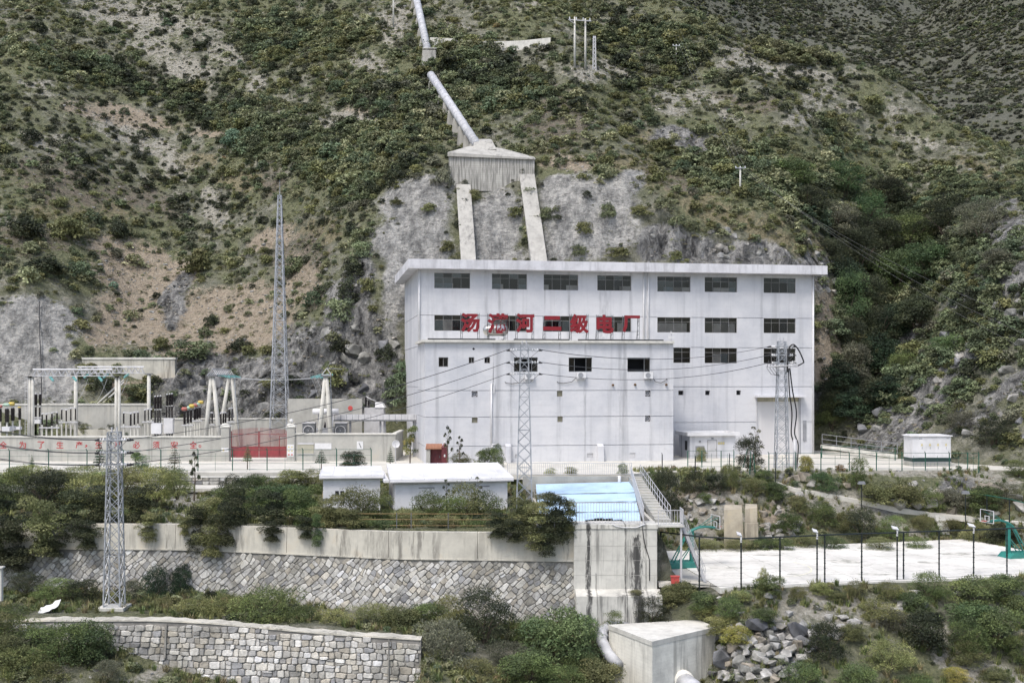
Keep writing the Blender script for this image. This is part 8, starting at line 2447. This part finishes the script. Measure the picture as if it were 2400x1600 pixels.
for px, py in spots:
    k = rr9.choice([0, 1, 2, 3, 4, 6, 7, 8, 9, 10, 11, 12, 14, 15, 7, 0])
    rock(px, py, rr9.uniform(26, 42), k, CN[k % 8] + ' boulder in the pile beside the anchor block', 'boulder pile ' + CN[k % 8], sink=.08)
rock(1775, 1487, 64, 5, 'biggest dark slate boulder on top of the pile beside the anchor block', 'pile tops', sink=.0, asp=.8)
rock(1868, 1494, 62, 13, 'second dark boulder at the right end of the pile', 'pile tops', sink=.05)
rock(1700, 1560, 66, 2, 'large dark boulder against the anchor block side', 'pile tops', sink=.05)
for px, py, w in ((2100, 1446, 26), (2070, 1456, 24), (1975, 1452, 18), (1943, 1455, 18), (2165, 1425, 24), (2128, 1410, 22), (2110, 1424, 20), (2140, 1395, 18), (1736, 1440, 14), (1720, 1437, 12), (2000, 1470, 24), (1967, 1484, 24), (1850, 1447, 16), (1916, 1427, 12), (1800, 1402, 20), (1690, 1412, 14), (2390, 1410, 26), (2250, 1398, 18), (1955, 1500, 22), (2010, 1462, 18), (2130, 1445, 16)):
    k = rr9.choice([3, 6, 6, 11, 14]); rock(px, py, w * 1.5, k, 'pale boulder lying among the shrubs below the court', 'pale boulders below the court', sink=.1)
for px, py, w in ((1885, 1128, 30), (1865, 1125, 20), (1900, 1140, 22), (1920, 1142, 16), (1850, 1130, 16), (2100, 1190, 40), (2150, 1192, 26), (2200, 1175, 36), (2220, 1160, 30), (2185, 1190, 30), (2140, 1145, 24), (2230, 1205, 26), (2330, 1155, 30), (2380, 1175, 30), (2390, 1200, 30), (2330, 1215, 24), (2300, 1150, 24), (2260, 1190, 22), (1960, 1140, 22), (1985, 1142, 18)):
    k = rr9.choice([1, 3, 4, 6, 9, 12]); rock(px, py, w * 1.35, k, 'stone lying on the bank between terrace and court', 'bank stones', sink=.12)
pos, j, i = pick(np.where(view & (ishill | nearm) & ~behind_house, .02 + cm_['tan'] + cm_['pale'] + .5 * cm_['brown'] + .7 * cm_['rock'], 0), 9000, rg)
s = np.clip(rg.lognormal(-1.35, .5, len(pos)), .1, .9)
scatter('scree', 'loose stones strewn over the bare ground', 'stones', pos, np.stack([s, s * .9, s * .7], -1), rg.choice(8, len(pos)) , [BM_[q] for q in (0, 1, 3, 4, 7, 8, 9, 12)], 7)
# loose masonry on the bank around the piers
for q in range(64):
    px = rr9.uniform(1785, 1875) if q < 40 else rr9.uniform(1605, 1690)
    py = (rr9.uniform(1228, 1268) if q % 3 else rr9.uniform(1155, 1225)) if q < 40 else rr9.uniform(1150, 1270)
    k = rr9.choice([1, 3, 4, 9, 12, 6]); rock(px, py, rr9.uniform(13, 26), k, 'tumbled masonry stone on the bank beside the ruined piers', 'tumbled masonry', sink=.1)
# rocky side of the gully and the cliff beside the power house
for q in range(95):
    px = rr9.uniform(2020, 2410); py = rr9.uniform(560, 1040)
    if py < 1010 - (px - 2020) * 1.15: continue
    k = rr9.choice([0, 2, 7, 8, 10, 15, 3]); rock(px, py, rr9.uniform(18, 48), k, 'grey outcrop on the rocky slope right of the gully', 'gully outcrops', sink=.22, asp=1.1, name='outcrop')
for q in range(26):
    px, py = rr9.choice([(rr9.uniform(1520, 1860), rr9.uniform(540, 612)), (rr9.uniform(1890, 1960), rr9.uniform(560, 700)), (rr9.uniform(1640, 1720), rr9.uniform(545, 610))])
    k = rr9.choice([0, 1, 3, 7, 8, 9, 15]); rock(px, py, rr9.uniform(14, 32), k, 'rock crag on the spur above the roof', 'spur crags', sink=.20, asp=1.2, name='crag')
for q in range(40):
    px, py = rr9.uniform(420, 930), rr9.uniform(740, 965)
    if py < 860 - (px - 420) * .22: continue
    k = rr9.choice([0, 2, 7, 8, 10, 15, 5]); rock(px, py, rr9.uniform(20, 50), k, 'grey crag of the rock face behind the mast', 'rock face crags', sink=.28, asp=1.2, name='crag')
